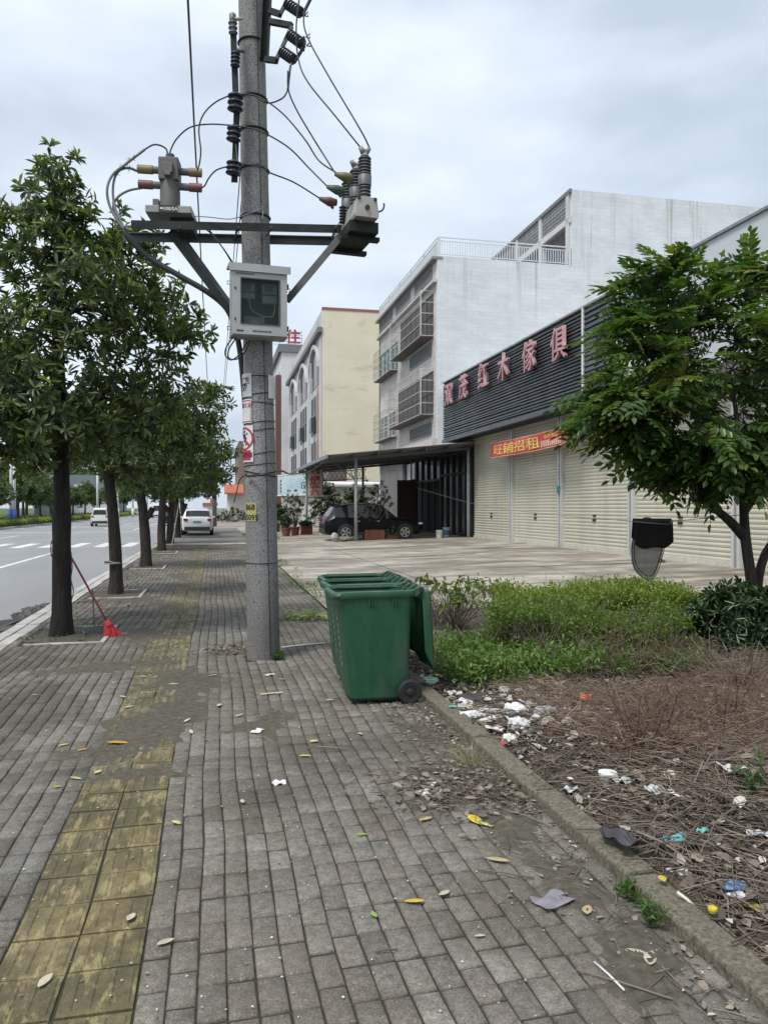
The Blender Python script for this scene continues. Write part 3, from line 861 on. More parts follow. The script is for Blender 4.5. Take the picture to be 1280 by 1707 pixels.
def cage(y0, y1, z0, z1, out, gl, fr, name, pitch=.2):
    w = MB().bx(AX0 - .02, AX0 + .02, y0 + .1, y1 - .1, z0 + .1, z1 - .1).build('window_pane', gl, apt)
    fm = MB()
    n = max(2, int((y1 - y0) / 1.1))
    for i in range(n + 1):
        y = y0 + .1 + i * (y1 - y0 - .2) / n; fm.bx(AX0 - .06, AX0 - .02, y - .04, y + .04, z0 + .1, z1 - .1)
    fm.bx(AX0 - .055, AX0 - .02, y0 + .1, y1 - .1, z0 + .1, z0 + .18).bx(AX0 - .055, AX0 - .02, y0 + .1, y1 - .1, z1 - .18, z1 - .1).bx(AX0 - .055, AX0 - .02, y0 + .1, y1 - .1, (z0 + z1) / 2 - .03, (z0 + z1) / 2 + .03)
    fm.build('window_frame', fr, w)
    x = AX0 - out
    c = MB()
    for zz in np.linspace(z0, z1, 5):
        c.bar((x, y0, zz), (x, y1, zz), .03, .03); c.bar((x, y0, zz), (AX0, y0, zz), .03, .03); c.bar((x, y1, zz), (AX0, y1, zz), .03, .03)
    for (a, b) in ((x, y0), (x, y1)): c.bar((a, b, z0), (a, b, z1), .05, .05, up=(1, 0, 0))
    cg = c.build(name, STEELBAR, apt)
    b = MB(); n = int((y1 - y0) / pitch)
    for i in range(n + 1):
        y = y0 + i * (y1 - y0) / n; b.bar((x + .02, y, z0), (x + .02, y, z1), .009, .009, up=(1, 0, 0))
    n = max(3, int(out / pitch))
    for i in range(1, n):
        xx = x + out * i / n; b.bar((xx, y0 + .02, z0), (xx, y0 + .02, z1), .009, .009, up=(1, 0, 0))
    bb = b.build('cage_bars', mat('rusty_bar', (.26, .235, .22), .6, .2), cg); bb['kind'] = 'stuff'
    MB().bx(x + .02, AX0, y0 + .03, y1 - .03, z0 - .07, z0 - .03).build('cage_tray', mat('cage_tray', (.14, .13, .125), .8), cg)
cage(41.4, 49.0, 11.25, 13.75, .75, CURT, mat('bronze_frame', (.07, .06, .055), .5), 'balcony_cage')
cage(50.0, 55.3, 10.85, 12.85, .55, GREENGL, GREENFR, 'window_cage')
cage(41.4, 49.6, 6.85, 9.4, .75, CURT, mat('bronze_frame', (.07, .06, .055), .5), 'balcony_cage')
cage(50.2, 55.3, 6.4, 8.35, .55, DARKGL, WHITEFR, 'window_cage')
# ground floor under the canopy
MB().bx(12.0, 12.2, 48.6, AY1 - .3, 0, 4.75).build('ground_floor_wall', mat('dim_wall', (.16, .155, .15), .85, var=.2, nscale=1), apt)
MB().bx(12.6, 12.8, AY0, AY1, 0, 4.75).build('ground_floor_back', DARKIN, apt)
MB().bx(12.25, 12.32, AY0 + .1, 45.6, 3.2, 4.4).build('upper_glazing', DARKGL, apt)
for y in np.linspace(AY0 + .1, 48.4, 7): MB().bx(12.15, 12.25, y - .06, y + .06, .12, 4.75).build('mullion', MATS['dark_alu'], apt)
MB().bx(12.14, 12.25, AY0, 48.5, 3.12, 3.24).build('transom', MATS['dark_alu'], apt)
for y in (46.3, 47.4): MB().bx(12.2, 12.24, y, y + .9, 3.4, 4.4).build('window_pane', mat('lit_pane', (.40, .44, .42), .3), apt)
MB().bx(10.9, 12.1, 45.5, 45.6, .1, 3.3).build('door_leaf', mat('brown_door', (.07, .04, .034), .5), apt)
for i in range(5): MB().bx(10.95 + i * .23, 11.0 + i * .23, 45.46, 45.5, .2, 3.2).build('door_panel', MATS['brown_door'], apt)

# ---------------- cream building with arched windows
cr = thing('cream_building', 'tall cream building with grey arched-window front and thin red roof edge', 'building', (0, 0, 0))
CX0, CY0, CY1, CZ = 10.5, 76.0, 111.0, 21.6
MB().bx(CX0 + .02, 40, CY0, CY0 + .4, 0, CZ - .25).build('side_wall', CREAM, cr)
MB().bx(CX0, CX0 + .5, CY0 + .4, CY1, 3.5, CZ - .25).build('front_wall', PALEW, cr)
MB().bx(CX0 + .5, 40, CY0 + .4, CY1, CZ - 1.2, CZ - .5).build('roof', PALEW, cr)
MB().bx(CX0, 40, CY0 - .05, CY0 + .42, CZ - .25, CZ).build('roof_edge', mat('red_edge', (.33, .10, .085), .7), cr)
MB().bx(CX0 - .45, CX0, CY0 - .15, CY1, 19.1, 19.6).build('cornice', mat('grey_cornice', (.16, .165, .17), .7), cr)
for y in (CY0 + .4, 86.2, 97.3, 108.8): MB().bx(CX0 - .12, CX0, y - .3, y + 1.0, 3.5, 18.6).build('pilaster', PALEW, cr)
for (a, b) in ((77.6, 85.4), (88.0, 96.4), (99.1, 107.9)):
    m_ = (a + b) / 2; r = (b - a) / 2 * .86
    poly = [(m_ - r, 14.2), (m_ + r, 14.2)] + [(m_ + r * math.cos(t), 16.0 + (2.35) * math.sin(t)) for t in np.linspace(0, PI, 13)]
    w = MB().prism(poly, 0, .08, FACE((CX0 - .02, 0, 0), (0, 1, 0), (0, 0, 1))).build('arched_window', DARKGL, cr)
    MB().prism([(m_ + (r + .4) * math.cos(t), 16.0 + 2.85 * math.sin(t)) for t in np.linspace(0, PI, 15)] + [(m_ + r * 1.03 * math.cos(t), 16.0 + 2.42 * math.sin(t)) for t in np.linspace(PI, 0, 15)], 0, .3, FACE((CX0, 0, 0), (0, -1, 0), (0, 0, 1)) @ Matrix.Translation((-2 * m_, 0, 0))).build('arch_moulding', PALEW, w)
    for q in (-.33, .33): MB().bx(CX0 - .25, CX0 - .1, m_ + r * 2 * q - .2, m_ + r * 2 * q + .2, 14.2, 17.4).build('arch_mullion', PALEW, w)
    for (z0, z1) in ((9.4, 13.4), (4.4, 8.6)):
        for q in (-1, 0, 1):
            yy = m_ + q * r * .66
            ww = MB().bx(CX0 - .06, CX0 + .02, yy - .75, yy + .75, z0, z1).build('window', DARKGL, cr)
            MB().bx(CX0 - .14, CX0 - .06, yy - .06, yy + .06, z0, z1).bx(CX0 - .14, CX0 - .06, yy - .8, yy + .8, (z0 + z1) / 2 - .08, (z0 + z1) / 2 + .08).build('window_frame', GRILLE, ww)
        MB().bx(CX0 - .55, CX0 - .1, m_ - 1.0, m_ + .9, z0 + .2, z0 + 1.7).build('balcony_box', mat('balcony_glass', (.055, .075, .075), .3), cr)
MB().bx(CX0 - .25, CX0 - .13, CY0 + 1.7, CY0 + 2.1, 4, 14).build('orange_pipe', mat('orange_pipe', (.48, .25, .15), .6), cr)
MB().bx(CX0 - .06, CX0 + .3, CY0 + .4, CY1, 0, 3.5).build('shop_front', DARKGL, cr)
for i in range(8): MB().bx(CX0 - .2, CX0 + .2, CY0 + .4 + i * 4.9, CY0 + 1.0 + i * 4.9, 0, 3.5).build('column', PALEW, cr)

# ---------------- building with the red roof letter
fw = thing('far_white_building', 'far pale building carrying a red roof-top character sign', 'building', (0, 0, 0))
FWY = 118.0
MB().bx(10.1, 24, FWY, FWY + 25, 0, 25.4).build('wall', mat('far_white', (.62, .62, .63), .85, var=.1, nscale=.4, dirt=(.55, .38, .38), dirt_amt=.35), fw)
MB().bx(9.6, 24, FWY - .3, FWY + 25, 25.4, 26.6).build('roof_band', mat('grey_cornice', (.16, .165, .17), .7), fw)
MB().bx(9.3, 10.1, FWY + .6, FWY + 3, 0, 22).build('red_strip', mat('maroon', (.13, .065, .06), .7), fw)
for k in range(4):
    for j in range(3): MB().bx(10.08, 10.2, FWY + 3.5 + j * 6, FWY + 6.5 + j * 6, 4 + k * 5.2, 7.5 + k * 5.2).build('window', DARKGL, fw)
p = atY(489, 561, FWY + .2)
REDL = mat('red_letter', (.36, .05, .06), .6)
l = put_text('roof_letter', '住', REDL, fw, FACE((p.x, FWY + .2, 27.7), (1, 0, 0), (0, 0, 1)), 2.3, .12, .045)
g = MB()
for q in range(5): g.bx(p.x - 3.2, p.x + 1.4, FWY + .5, FWY + .56, 26.65 + q * .5, 26.72 + q * .5)
for q in range(5): g.bx(p.x - 3.2 + q * 1.12, p.x - 3.12 + q * 1.12, FWY + .5, FWY + .56, 26.6, 28.9)
g.build('sign_frame', mat('sign_frame', (.45, .45, .46), .5), fw)
# ---------------- further buildings along the footway
br = thing('brown_building', 'narrow brown far building seen just left of the pole', 'building', (0, 0, 0))
p0, p1 = atY(398, 735, 150), atY(440, 735, 150)
MB().bx(p0.x, p1.x, 150, 175, 0, p0.z).build('wall', mat('brown_far', (.20, .15, .13), .85, var=.2, nscale=.3), br)
for k in range(4): MB().bx(p0.x - .5, p0.x, 150 + .5, 174, 3 + k * 3.2, 3.4 + k * 3.2).build('ledge', mat('brown_ledge', (.26, .22, .2), .8), br)
sh2 = thing('far_stall', 'far white-walled stall with an orange awning beyond the pole', 'building', (0, 0, 0))
p0, p1 = atY(379, 815, 110), atY(440, 815, 110)
MB().bx(p0.x, p1.x, 110, 116, 0, 3.6).build('wall', mat('far_white2', (.62, .62, .60), .85, var=.1, nscale=.5), sh2)
MB().add([(p0.x - .4, 108.2, 3.7), (p0.x + 2.2, 108.2, 3.7), (p0.x + 2.2, 110.1, 4.9), (p0.x - .4, 110.1, 4.9), (p0.x - .4, 108.2, 3.5), (p0.x + 2.2, 108.2, 3.5), (p0.x + 2.2, 110.1, 3.5), (p0.x - .4, 110.1, 3.5)], [(0, 1, 2, 3), (4, 5, 1, 0), (4, 0, 3, 7), (5, 6, 2, 1), (7, 6, 5, 4), (3, 2, 6, 7)]).build('awning', mat('orange_awning', (.40, .13, .075), .8), sh2)
o2 = thing('far_kiosk', 'far low kiosk with an orange-red roof behind the white parked car', 'building', (0, 0, 0))
a, b = atY(338, 855, 95), atY(362, 855, 95)
MB().bx(a.x, b.x, 95, 98, 0, 1.9).build('wall', MATS['far_white2'], o2); MB().bx(a.x, b.x + .1, 94.8, 98.1, 1.9, 2.2).bx(a.x + .9, b.x - .4, 95, 97.6, 2.2, 2.75).build('roof', MATS['orange_awning'], o2)

# ---------------- low annex behind the canopy
ax = thing('annex', 'low whitish annex with a round white roof edge behind the canopy', 'building', (0, 0, 0))
MB().bx(8.6, 16, 60, 66, 0, 3.3).build('wall', mat('annex_wall', (.40, .385, .34), .85, var=.2, nscale=.6, dirt=(.2, .2, .17), dirt_amt=.5), ax)
MB().tube([(8.4, 59.9, 3.45), (16, 59.9, 3.45)], .22, 12).build('roof_edge', WHITEFR, ax, True)
MB().bx(8.5, 16, 59.95, 66, 3.3, 3.7).build('roof', mat('annex_roof', (.30, .30, .29), .8), ax)
g = MB()
for i in range(10): g.bx(13.0 + i * .16, 13.04 + i * .16, 59.9, 59.95, .3, 2.0)
g.bx(12.95, 14.6, 59.88, 59.95, 1.95, 2.05).build('gate_bars', DARKMET, ax)
an2 = thing('brick_shed', 'small dark brick shed seen under the far canopy edge', 'building', (0, 0, 0))
a, b = atY(548, 790, 68), atY(578, 790, 68)
MB().bx(a.x, b.x, 68, 72, 0, 5.6).build('wall', m_tilewall('dark_brickwork', (.15, .115, .10), (.11, .09, .085), (.2, .19, .18), .4, .15), an2)
MB().bx(a.x - .2, b.x + .2, 67.8, 72.2, 5.6, 5.8).build('roof', GREYFL, an2)

# ---------------- canopy over the parking place
can = thing('canopy', 'dark corrugated metal canopy on thin posts over the black car', 'canopy', (0, 0, 0))
X0, X1, Z0, Z1, Yc0, Yc1 = 4.9, 12.25, 3.93, 4.66, 33.7, 46.6
n = 130
V = []
for i in range(n + 1):
    y = Yc0 + (Yc1 - Yc0) * i / n; dz = .03 * (1 if i % 4 < 2 else -1)
    V += [(X0, y, Z0 + dz), (X1 - (.0 if y > 35 else .4), y, Z1 + dz)]
CANM = mat('canopy_sheet', (.20, .205, .20), .6, .3, var=.25, nscale=1.2, dirt=(.10, .085, .07), dirt_amt=.6)
cs = MB().add(V, [(2 * i, 2 * i + 1, 2 * i + 3, 2 * i + 2) for i in range(n)]).build('roof_sheet', CANM, can)
sm = cs.modifiers.new('thickness', 'SOLIDIFY'); sm.thickness = .02
DKST = mat('dark_steel', (.10, .105, .105), .55, .4, var=.25, nscale=3)
zc = lambda x: Z0 + (Z1 - Z0) * (x - X0) / (X1 - X0)
for x in np.linspace(X0 + .1, X1 - .6, 7): MB().bar((x, Yc0 + .05, zc(x) - .09), (x, Yc1 - .05, zc(x) - .09), .05, .09).build('purlin', DKST, can)
for y in (34.4, 38.4, 42.4, 46.3): MB().bar((X0 + .1, y, Z0 - .2), (X1 - .5, y, zc(X1 - .5) - .2), .08, .13).build('rafter', DKST, can)
MB().bx(X0 - .05, X0 + .02, Yc0, Yc1, Z0 - .12, Z0 + .05).build('gutter', GREYFL, can)
pp = gp(590, 900, .09)
PX_, PY_ = 6.3, 34.4
POSTM = mat('grey_post', (.36, .37, .375), .5, .3, var=.15)
for (x, y) in ((PX_, PY_), (5.45, 46.2), (8.9, 46.2)):
    z0 = float(court_z(x))
    MB().tube([(x, y, z0 - .02), (x, y, zc(x) - .14)], .075, 12).build('post', POSTM, can, True)
# lattice girder at the back
tr = MB()
za = Z0 - .25
for (z_, h) in ((za, 0), (za - .55, 0)): tr.bar((X0 + .3, 46.3, z_), (X0 + 4.2, 46.3, z_ + .3), .04, .05)
for i in range(14):
    x = X0 + .3 + i * .28; u = .3 * (i * .28) / 3.9
    tr.bar((x, 46.3, za - .55 + u), (x + .28, 46.3, za + u + .02), .025, .025); tr.bar((x + .28, 46.3, za - .55 + u), (x, 46.3, za + u), .025, .025)
tr.build('lattice_girder', DKST, can)
MB().bar((PX_, PY_, 2.9), (PX_ - 1.0, PY_ + 1.2, 3.85), .03, .03).bar((PX_, 34.4, 2.7), (PX_ + .02, 37, 3.9), .03, .03).build('stay', DKST, can)

# ---------------- hanging sign
sg = thing('hanging_sign', 'vertical beige sign box with red Chinese characters under the canopy tip', 'sign', tuple(at(525, 805, 43.5)))
sg.rotation_euler = (0, 0, R(-6))
MB().bx(-.42, .42, -.14, .14, -.8, .8).build('box', mat('sign_beige', (.50, .37, .30), .6, var=.1), sg, bevel=.02)
MB().bx(-.46, -.42, -.16, .16, -.84, .84).bx(.42, .46, -.16, .16, -.84, .84).bx(-.42, .42, -.16, .16, .8, .84).bx(-.42, .42, -.16, .16, -.84, -.8).build('frame', DKST, sg)
for ch, z, s, m_ in (('烟', .08, .62, REDL), ('茶', -.5, .62, REDL)):
    put_text('character', ch, m_, sg, FACE((0, -.15, z), (1, 0, 0), (0, 0, 1)), s, .006, .012)
put_text('character', '大潽', mat('dark_print', (.06, .05, .05), .6), sg, FACE((0, -.15, .6), (1, 0, 0), (0, 0, 1)), .3, .006, .004)
MB().bar((-.1, 0, .84), (-.1, 0, 1.5), .03, .03, up=(1, 0, 0)).bar((.2, 0, .84), (.2, 0, 1.5), .03, .03, up=(1, 0, 0)).build('hanger', DKST, sg)
# ---------------- pale blue shop board
bd = thing('shop_board', 'pale blue shop signboard with small figures, right of the utility pole', 'sign', (0, 0, 0))
a, b = at(463, 808, 62), at(516, 802, 58)
dx = (b - a); dx.z = 0
M = FACE(((a.x + b.x) / 2, (a.y + b.y) / 2, 3.4), dx, (0, 0, 1))
L = dx.length
MB(M).bx(-L / 2, L / 2, -.78, .78, -.15, 0).build('panel', mat('pale_blue_panel', (.42, .53, .57), .35, var=.2, nscale=1.2), bd)
MB(M).bx(-L / 2 - .05, L / 2 + .05, .78, .84, -.18, .03).bx(-L / 2 - .05, L / 2 + .05, -.84, -.78, -.18, .03).build('frame', WHITEFR, bd)
f = MB(M)
for (u, v, w, h) in ((L * .27, -.1, .09, .5), (L * .34, -.16, .08, .42), (L * .42, -.2, .3, .28)): f.bx(u - w, u + w, v - h / 2, v + h / 2, .004, .012)
f.build('printed_figures', mat('board_print', (.09, .11, .13), .5, var=.5, nscale=5), bd)
f = MB(M)
for i in range(4): f.bx(-L * .42, -L * .37, .45 - i * .28, .25 - i * .28, .004, .012)
f.build('printed_marks', MATS['board_print'], bd)
MB(M).bx(-L / 2 + .2, L / 2, -3.4, -.84, -.5, -.35).build('wall_below', mat('stall_wall', (.46, .44, .41), .8, var=.15, nscale=1), bd)
# ================================================================ UTILITY POLE AND ITS EQUIPMENT
PD = 8.31
PB, PT = at(440, 1097, PD), at(419, 0, PD)
def pole_c(z):
    t = (z - PB.z) / (PT.z - PB.z); c = PB.lerp(PT, t); return Vector((c.x, c.y, z))
def pole_r(z): return .176 + (.137 - .176) * z / 7.1
def m_pole():
    m, nt, b = new_mat('pole_concrete')
    c = ramp(nt, noise(nt, 3, 6, .6, stretch=(1, 1, .4)), [(.3, (.17, .17, .165)), (.7, (.26, .26, .255))])
    pit = ramp(nt, noise(nt, 75, 2, .5), [(.54, 0), (.62, .9)])
    c = mixc(nt, pit, c, (.055, .055, .055))
    pal = ramp(nt, noise(nt, 90, 2, .5), [(.60, 0), (.70, .7)])
    c = mixc(nt, pal, c, (.42, .41, .40))
    # darker, browner tone towards the foot of the shaft
    g = nn(nt, 'ShaderNodeNewGeometry'); sx = nn(nt, 'ShaderNodeSeparateXYZ'); nt.links.new(g.outputs['Position'], sx.inputs[0])
    mr = nn(nt, 'ShaderNodeMapRange'); mr.inputs[1].default_value = 1.9; mr.inputs[2].default_value = .2; mr.inputs[4].default_value = .45; nt.links.new(sx.outputs[2], mr.inputs[0])
    c = mixc(nt, mr.outputs[0], c, (.12, .105, .10))
    nt.links.new(c, b.inputs['Base Color']); b.inputs['Roughness'].default_value = .85
    bump(nt, b, noise(nt, 55, 4, .6), .5, .008)
    return m
POLEM = m_pole()
GALV = mat('galvanised_steel', (.10, .108, .11), .6, .1, spec=.25, var=.25, nscale=5, dirt=(.06, .065, .06), dirt_amt=.6)
ARM = mat('dark_angle_steel', (.022, .027, .026), .65, .0, spec=.2, var=.3, nscale=6)
BLACKC = mat('black_cable', (.016, .017, .019), .5, var=.15)
GREYC = mat('grey_cable', (.16, .165, .165), .6, var=.2)
PORC = mat('dark_porcelain', (.045, .05, .06), .28, var=.2)
GREYRUB = mat('grey_silicone', (.115, .125, .13), .5, var=.15)
pole = thing('utility_pole', 'tall speckled grey concrete utility pole standing in the footway', 'utility pole', tuple(PB))
def rel(v): return Vector(v) - PB
zs = [-.1, .0, .4, 1, 2, 3, 4, 5, 6, 7, 8, 9.4]
MB().tube([rel(pole_c(z)) for z in zs], [pole_r(z) for z in zs], 28).build('shaft', POLEM, pole, auto=R(50))
FWD = Vector((SY, CY, 0)); RGT = Vector((CY, -SY, 0))
def on_pole(z, a, off=0.0):
    """point on the shaft; a = angle from the side facing the camera, positive to the right"""
    n = RGT * math.sin(a) - FWD * math.cos(a)
    return pole_c(z) + n * (pole_r(z) + off), n
# seam and earth wire down the shaft
MB().tube([rel(on_pole(z, R(32), .004)[0]) for z in np.linspace(.05, 8.8, 24)], .0035, 6).build('earth_wire', BLACKC, pole)
# tie wires
def pz(py, d=PD - .15): return CAM_H + (HZ - py) / F_PX * d
for (py, tilt) in ((626, 0), (656, .02), (670, -.01), (703, .02), (717, .03), (756, .03), (774, .02), (939, .0), (789, -.03)):
    z = pz(py)
    MB().tube([rel(on_pole(z + tilt * math.sin(a), a, .004)[0]) for a in np.linspace(-PI, PI, 25)], .0045 if py != 789 else .008, 5, False).build('tie_wire', BLACKC, pole)
# bands clamping the fittings
for py in (155, 210, 275, 355, 480, 60):
    z = pz(py)
    MB().tube([rel(on_pole(z, a, .006)[0]) for a in np.linspace(-PI, PI, 29)], .012, 6, False).build('clamp_band', ARM, pole)
# crossarms: two angle irons either side of the shaft
def angle_iron(mb, p0, p1, h=.085, w=.06, t=.009, flip=1):
    p0, p1 = Vector(p0), Vector(p1)
    s = (p1 - p0).normalized(); a = s.cross(Vector((0, 0, 1))).normalized() * flip
    mb.bar(p0, p1, t, h); mb.bar(p0 + a * (w / 2) + Vector((0, 0, h / 2 - t / 2)), p1 + a * (w / 2) + Vector((0, 0, h / 2 - t / 2)), w, t)
ca = MB(); angle_iron(ca, rel(at(219, 374, 7.93)), rel(at(625, 383, 8.10)), flip=-1); ca.build('crossarm', ARM, pole)
ca = MB(); angle_iron(ca, rel(at(206, 396, 8.45)), rel(at(612, 404, 8.62)), flip=1); ca.build('crossarm', GALV, pole)
for px in (398, 452, 300, 560):
    MB().tube([rel(at(px, 378, 7.9)), rel(at(px - 8, 401, 8.62))], .011, 6).build('tie_bolt', GALV, pole)
# slots in the irons show as bright plates of washers
for (a, b) in (((283, 386), (386, 522)), ((568, 394), (478, 502))):
    d0 = 8.0
    br_ = MB(); p0, p1 = rel(at(*a, d0 + .02)), rel(at(*b, 8.15)); br_.bar(p0, p1, .012, .075); br_.bar(p0 + FWD * .03, p1 + FWD * .03, .06, .012, up=(0, 0, 1)); br_.build('brace', GALV if a[0] > 400 else ARM, pole)
p0, p1 = rel(at(300, 392, 8.5)), rel(at(392, 520, 8.35)); MB().bar(p0, p1, .012, .07).build('brace', GALV, pole)
# upright channel and bracket arms for the cutouts
ch = MB(); q0, q1 = rel(at(441, 103, 8.18)), rel(at(449, -60, 8.18))
ch.bar(q0, q1, .085, .012, up=FWD); ch.bar(q0 + RGT * .04 - FWD * .03, q1 + RGT * .04 - FWD * .03, .012, .07, up=FWD); ch.bar(q0 - RGT * .04 - FWD * .03, q1 - RGT * .04 - FWD * .03, .012, .07, up=FWD)
ch.build('bracket_channel', ARM, pole)
for (a, b) in (((450, 18), (468, 24)), ((450, 36), (487, 43)), ((443, 99), (462, 101)), ((452, -18), (476, -14))):
    MB().bar(rel(at(*a, 8.12)), rel(at(*b, 8.05)), .05, .055).build('bracket_arm', ARM, pole)
# yellow number sticker
def arc_plate(mb, z0, z1, a0, a1, off, n=10, th=.004):
    V = []
    for i in range(n + 1):
        a = a0 + (a1 - a0) * i / n
        for (z, o) in ((z0, off), (z1, off), (z1, off + th), (z0, off + th)): V.append(rel(on_pole(z, a, o)[0]))
    F = []
    for i in range(n):
        for k in range(4): F.append((i * 4 + k, i * 4 + (k + 1) % 4, i * 4 + 4 + (k + 1) % 4, i * 4 + 4 + k))
    F += [(0, 1, 2, 3), (n * 4 + 3, n * 4 + 2, n * 4 + 1, n * 4)]
    return mb.add(V, F)
def arc_text(name, body, m, parent, z, a, size, off, bold=0.0, origin=PB):
    me = text_mesh(body, size, .0008, bold)
    for v in me.vertices:
        p, nrm = on_pole(z + v.co.y, a + v.co.x / pole_r(z), off + v.co.z)
        v.co = p - origin
    return mesh_obj(name, me, m, parent)
YEL = mat('yellow_sticker', (.36, .33, .12), .6, var=.12, nscale=20, dirt=(.3, .28, .12), dirt_amt=.5)
INK = mat('black_ink', (.02, .02, .02), .6)
stk = arc_plate(MB(), pz(869), pz(838), R(-60), R(-8), .001).build('number_sticker', YEL, pole)
arc_text('print', '868', INK, stk, pz(846), R(-34), .085, .007, .002)
arc_text('print', '55095', INK, stk, pz(863), R(-34), .08, .007, .002)
# ---- notice plates tied to the shaft (each a thing of its own)
WPL = mat('white_plate', (.60, .61, .62), .5, var=.08, nscale=10, dirt=(.40, .40, .39), dirt_amt=.4)
GPL = mat('grey_plate', (.46, .47, .48), .5, var=.1, nscale=10)
REDP = mat('red_print', (.36, .03, .05), .6)
def plate_thing(name, label, y0, y1, a0, a1, m):
    z0, z1 = pz(y1), pz(y0)
    t = thing(name, label, 'sign', tuple(PB))
    return t, z0, z1, arc_plate(MB(), z0, z1, R(a0), R(a1), .010).build('plate', m, t)
t, z0, z1, _ = plate_thing('notice_plate', 'upper grey notice plate wired to the left of the concrete pole', 622, 661, -84, -16, GPL)
zc_ = (z0 + z1) / 2
arc_text('print', '广告', INK, t, z1 - .07, R(-44), .055, .016, .001); arc_text('print', '7', INK, t, zc_ - .02, R(-50), .09, .016, .001)
t, z0, z1, _ = plate_thing('notice_plate', 'white notice plate with red border, middle of the three on the pole', 665, 705, -84, -18, WPL)
fr = MB()
for (b0, b1, c0, c1) in ((z0 + .012, z0 + .02, -82, -21), (z1 - .02, z1 - .012, -82, -21), (z0 + .012, z1 - .012, -23, -21)): arc_plate(fr, b0, b1, R(c0), R(c1), .0145, th=.002)
fr.build('border', REDP, t)
arc_text('print', '南园工业', REDP, t, z1 - .07, R(-52), .05, .016, .001); arc_text('print', '57', INK, t, zc_ - .03, R(-50), .09, .016, .001)
MBp = MB(); arc_plate(MBp, zc_ + .015, zc_ + .021, R(-82), R(-22), .0145, th=.002).build('rule', INK, t)
t, z0, z1, _ = plate_thing('prohibition_sign', 'white no-climbing sign with red circle and red block on the pole', 709, 770, -88, -14, WPL)
zc_ = z0 + (z1 - z0) * .64; rr = .125; ac = -55
def ring_arc(mb, r0, r1, n=36):
    V = []
    for i in range(n):
        th = 2 * PI * i / n
        for r in (r0, r1): V.append(rel(on_pole(zc_ + r * math.sin(th), R(ac) + r * math.cos(th) / pole_r(zc_), .0155)[0]))
    return mb.add(V, [(2 * i, 2 * i + 1, (2 * i + 3) % (2 * n), (2 * i + 2) % (2 * n)) for i in range(n)])
ring_arc(MB(), rr - .022, rr).build('red_ring', REDP, t)
sl = MB(); V = []
for i in range(13):
    s = -rr + .015 + (2 * rr - .03) * i / 12
    for w in (-.013, .013): V.append(rel(on_pole(zc_ - s * .7 + w * .7, R(ac) + (s * .7 + w * .7) / pole_r(zc_), .0165)[0]))
sl.add(V, [(2 * i, 2 * i + 1, 2 * i + 3, 2 * i + 2) for i in range(12)]).build('red_slash', REDP, t)
fg = MB(); pts = [(-.0, .075, .018), (.0, .03, .026), (.005, -.02, .022), (-.03, -.07, .014), (.03, -.06, .014), (.045, .05, .012), (-.04, .06, .012), (.02, .0, .02)]
for (u, v, r) in pts:
    ring = [rel(on_pole(zc_ + v + r * math.sin(th), R(ac) + (u + r * math.cos(th)) / pole_r(zc_), .0148)[0]) for th in np.linspace(0, 2 * PI, 11)[:-1]]
    fg.add(ring, [tuple(range(10))])
fg.build('climbing_figure', INK, t)
blk = arc_plate(MB(), z0 + .02, z0 + .125, R(-86), R(-24), .0145, th=.002).build('red_block', REDP, t)
arc_text('print', '禁止攀登', mat('dark_red_print', (.12, .02, .03), .6), blk, z0 + .072, R(-54), .055, .019, .001)
t, z0, z1, _ = plate_thing('notice_plate', 'blank pale plate hanging at the right edge of the pole', 624, 663, 46, 92, WPL)
t, z0, z1, _ = plate_thing('cable_guard', 'black strip guard at the far left edge of the pole', 653, 695, -104, -86, BLACKC)

# ---- meter box
mbx = thing('meter_box', 'grey metal meter cabinet with glazed door strapped to the pole', 'meter box', tuple(at(433, 505, 7.98)), R(4.5))
CAB = mat('cabinet_grey', (.36, .37, .365), .5, .1, var=.08, nscale=4, dirt=(.27, .28, .27), dirt_amt=.4)
W_, H_, D_ = .575, .70, .2
cb = MB()
cb.bx(-W_ / 2, W_ / 2, D_ - .01, D_, -H_ / 2, H_ / 2).bx(-W_ / 2, -W_ / 2 + .012, 0, D_ - .01, -H_ / 2, H_ / 2).bx(W_ / 2 - .012, W_ / 2, 0, D_ - .01, -H_ / 2, H_ / 2).bx(-W_ / 2 + .012, W_ / 2 - .012, 0, D_ - .01, -H_ / 2, -H_ / 2 + .012).bx(-W_ / 2 + .012, W_ / 2 - .012, 0, D_ - .01, H_ / 2 - .012, H_ / 2)
cb.build('cabinet', CAB, mbx)
MB().add([(-W_ / 2 - .03, -.05, H_ / 2 + .002), (W_ / 2 + .03, -.05, H_ / 2 + .002), (W_ / 2 + .03, D_ + .03, H_ / 2 + .03), (-W_ / 2 - .03, D_ + .03, H_ / 2 + .03), (-W_ / 2 - .03, -.05, H_ / 2 - .045), (W_ / 2 + .03, -.05, H_ / 2 - .045), (-W_ / 2 - .03, -.05, H_ / 2 + .035), (W_ / 2 + .03, -.05, H_ / 2 + .035), (W_ / 2 + .03, D_ + .03, H_ / 2 + .055), (-W_ / 2 - .03, D_ + .03, H_ / 2 + .055)], [(0, 1, 2, 3), (4, 5, 7, 6), (6, 7, 8, 9), (0, 3, 9, 6), (1, 7, 8, 2), (4, 6, 0), (5, 1, 7)]).build('rain_hood', CAB, mbx)
dr = MB(); w0, w1, h0, h1 = -.19, .20, -.225, .235
dr.bx(-W_ / 2 + .006, W_ / 2 - .006, -.028, -.004, h1, H_ / 2 - .02).bx(-W_ / 2 + .006, W_ / 2 - .006, -.028, -.004, -H_ / 2 + .01, h0).bx(-W_ / 2 + .006, w0, -.028, -.004, h0, h1).bx(w1, W_ / 2 - .006, -.028, -.004, h0, h1)
door = dr.build('door', CAB, mbx)
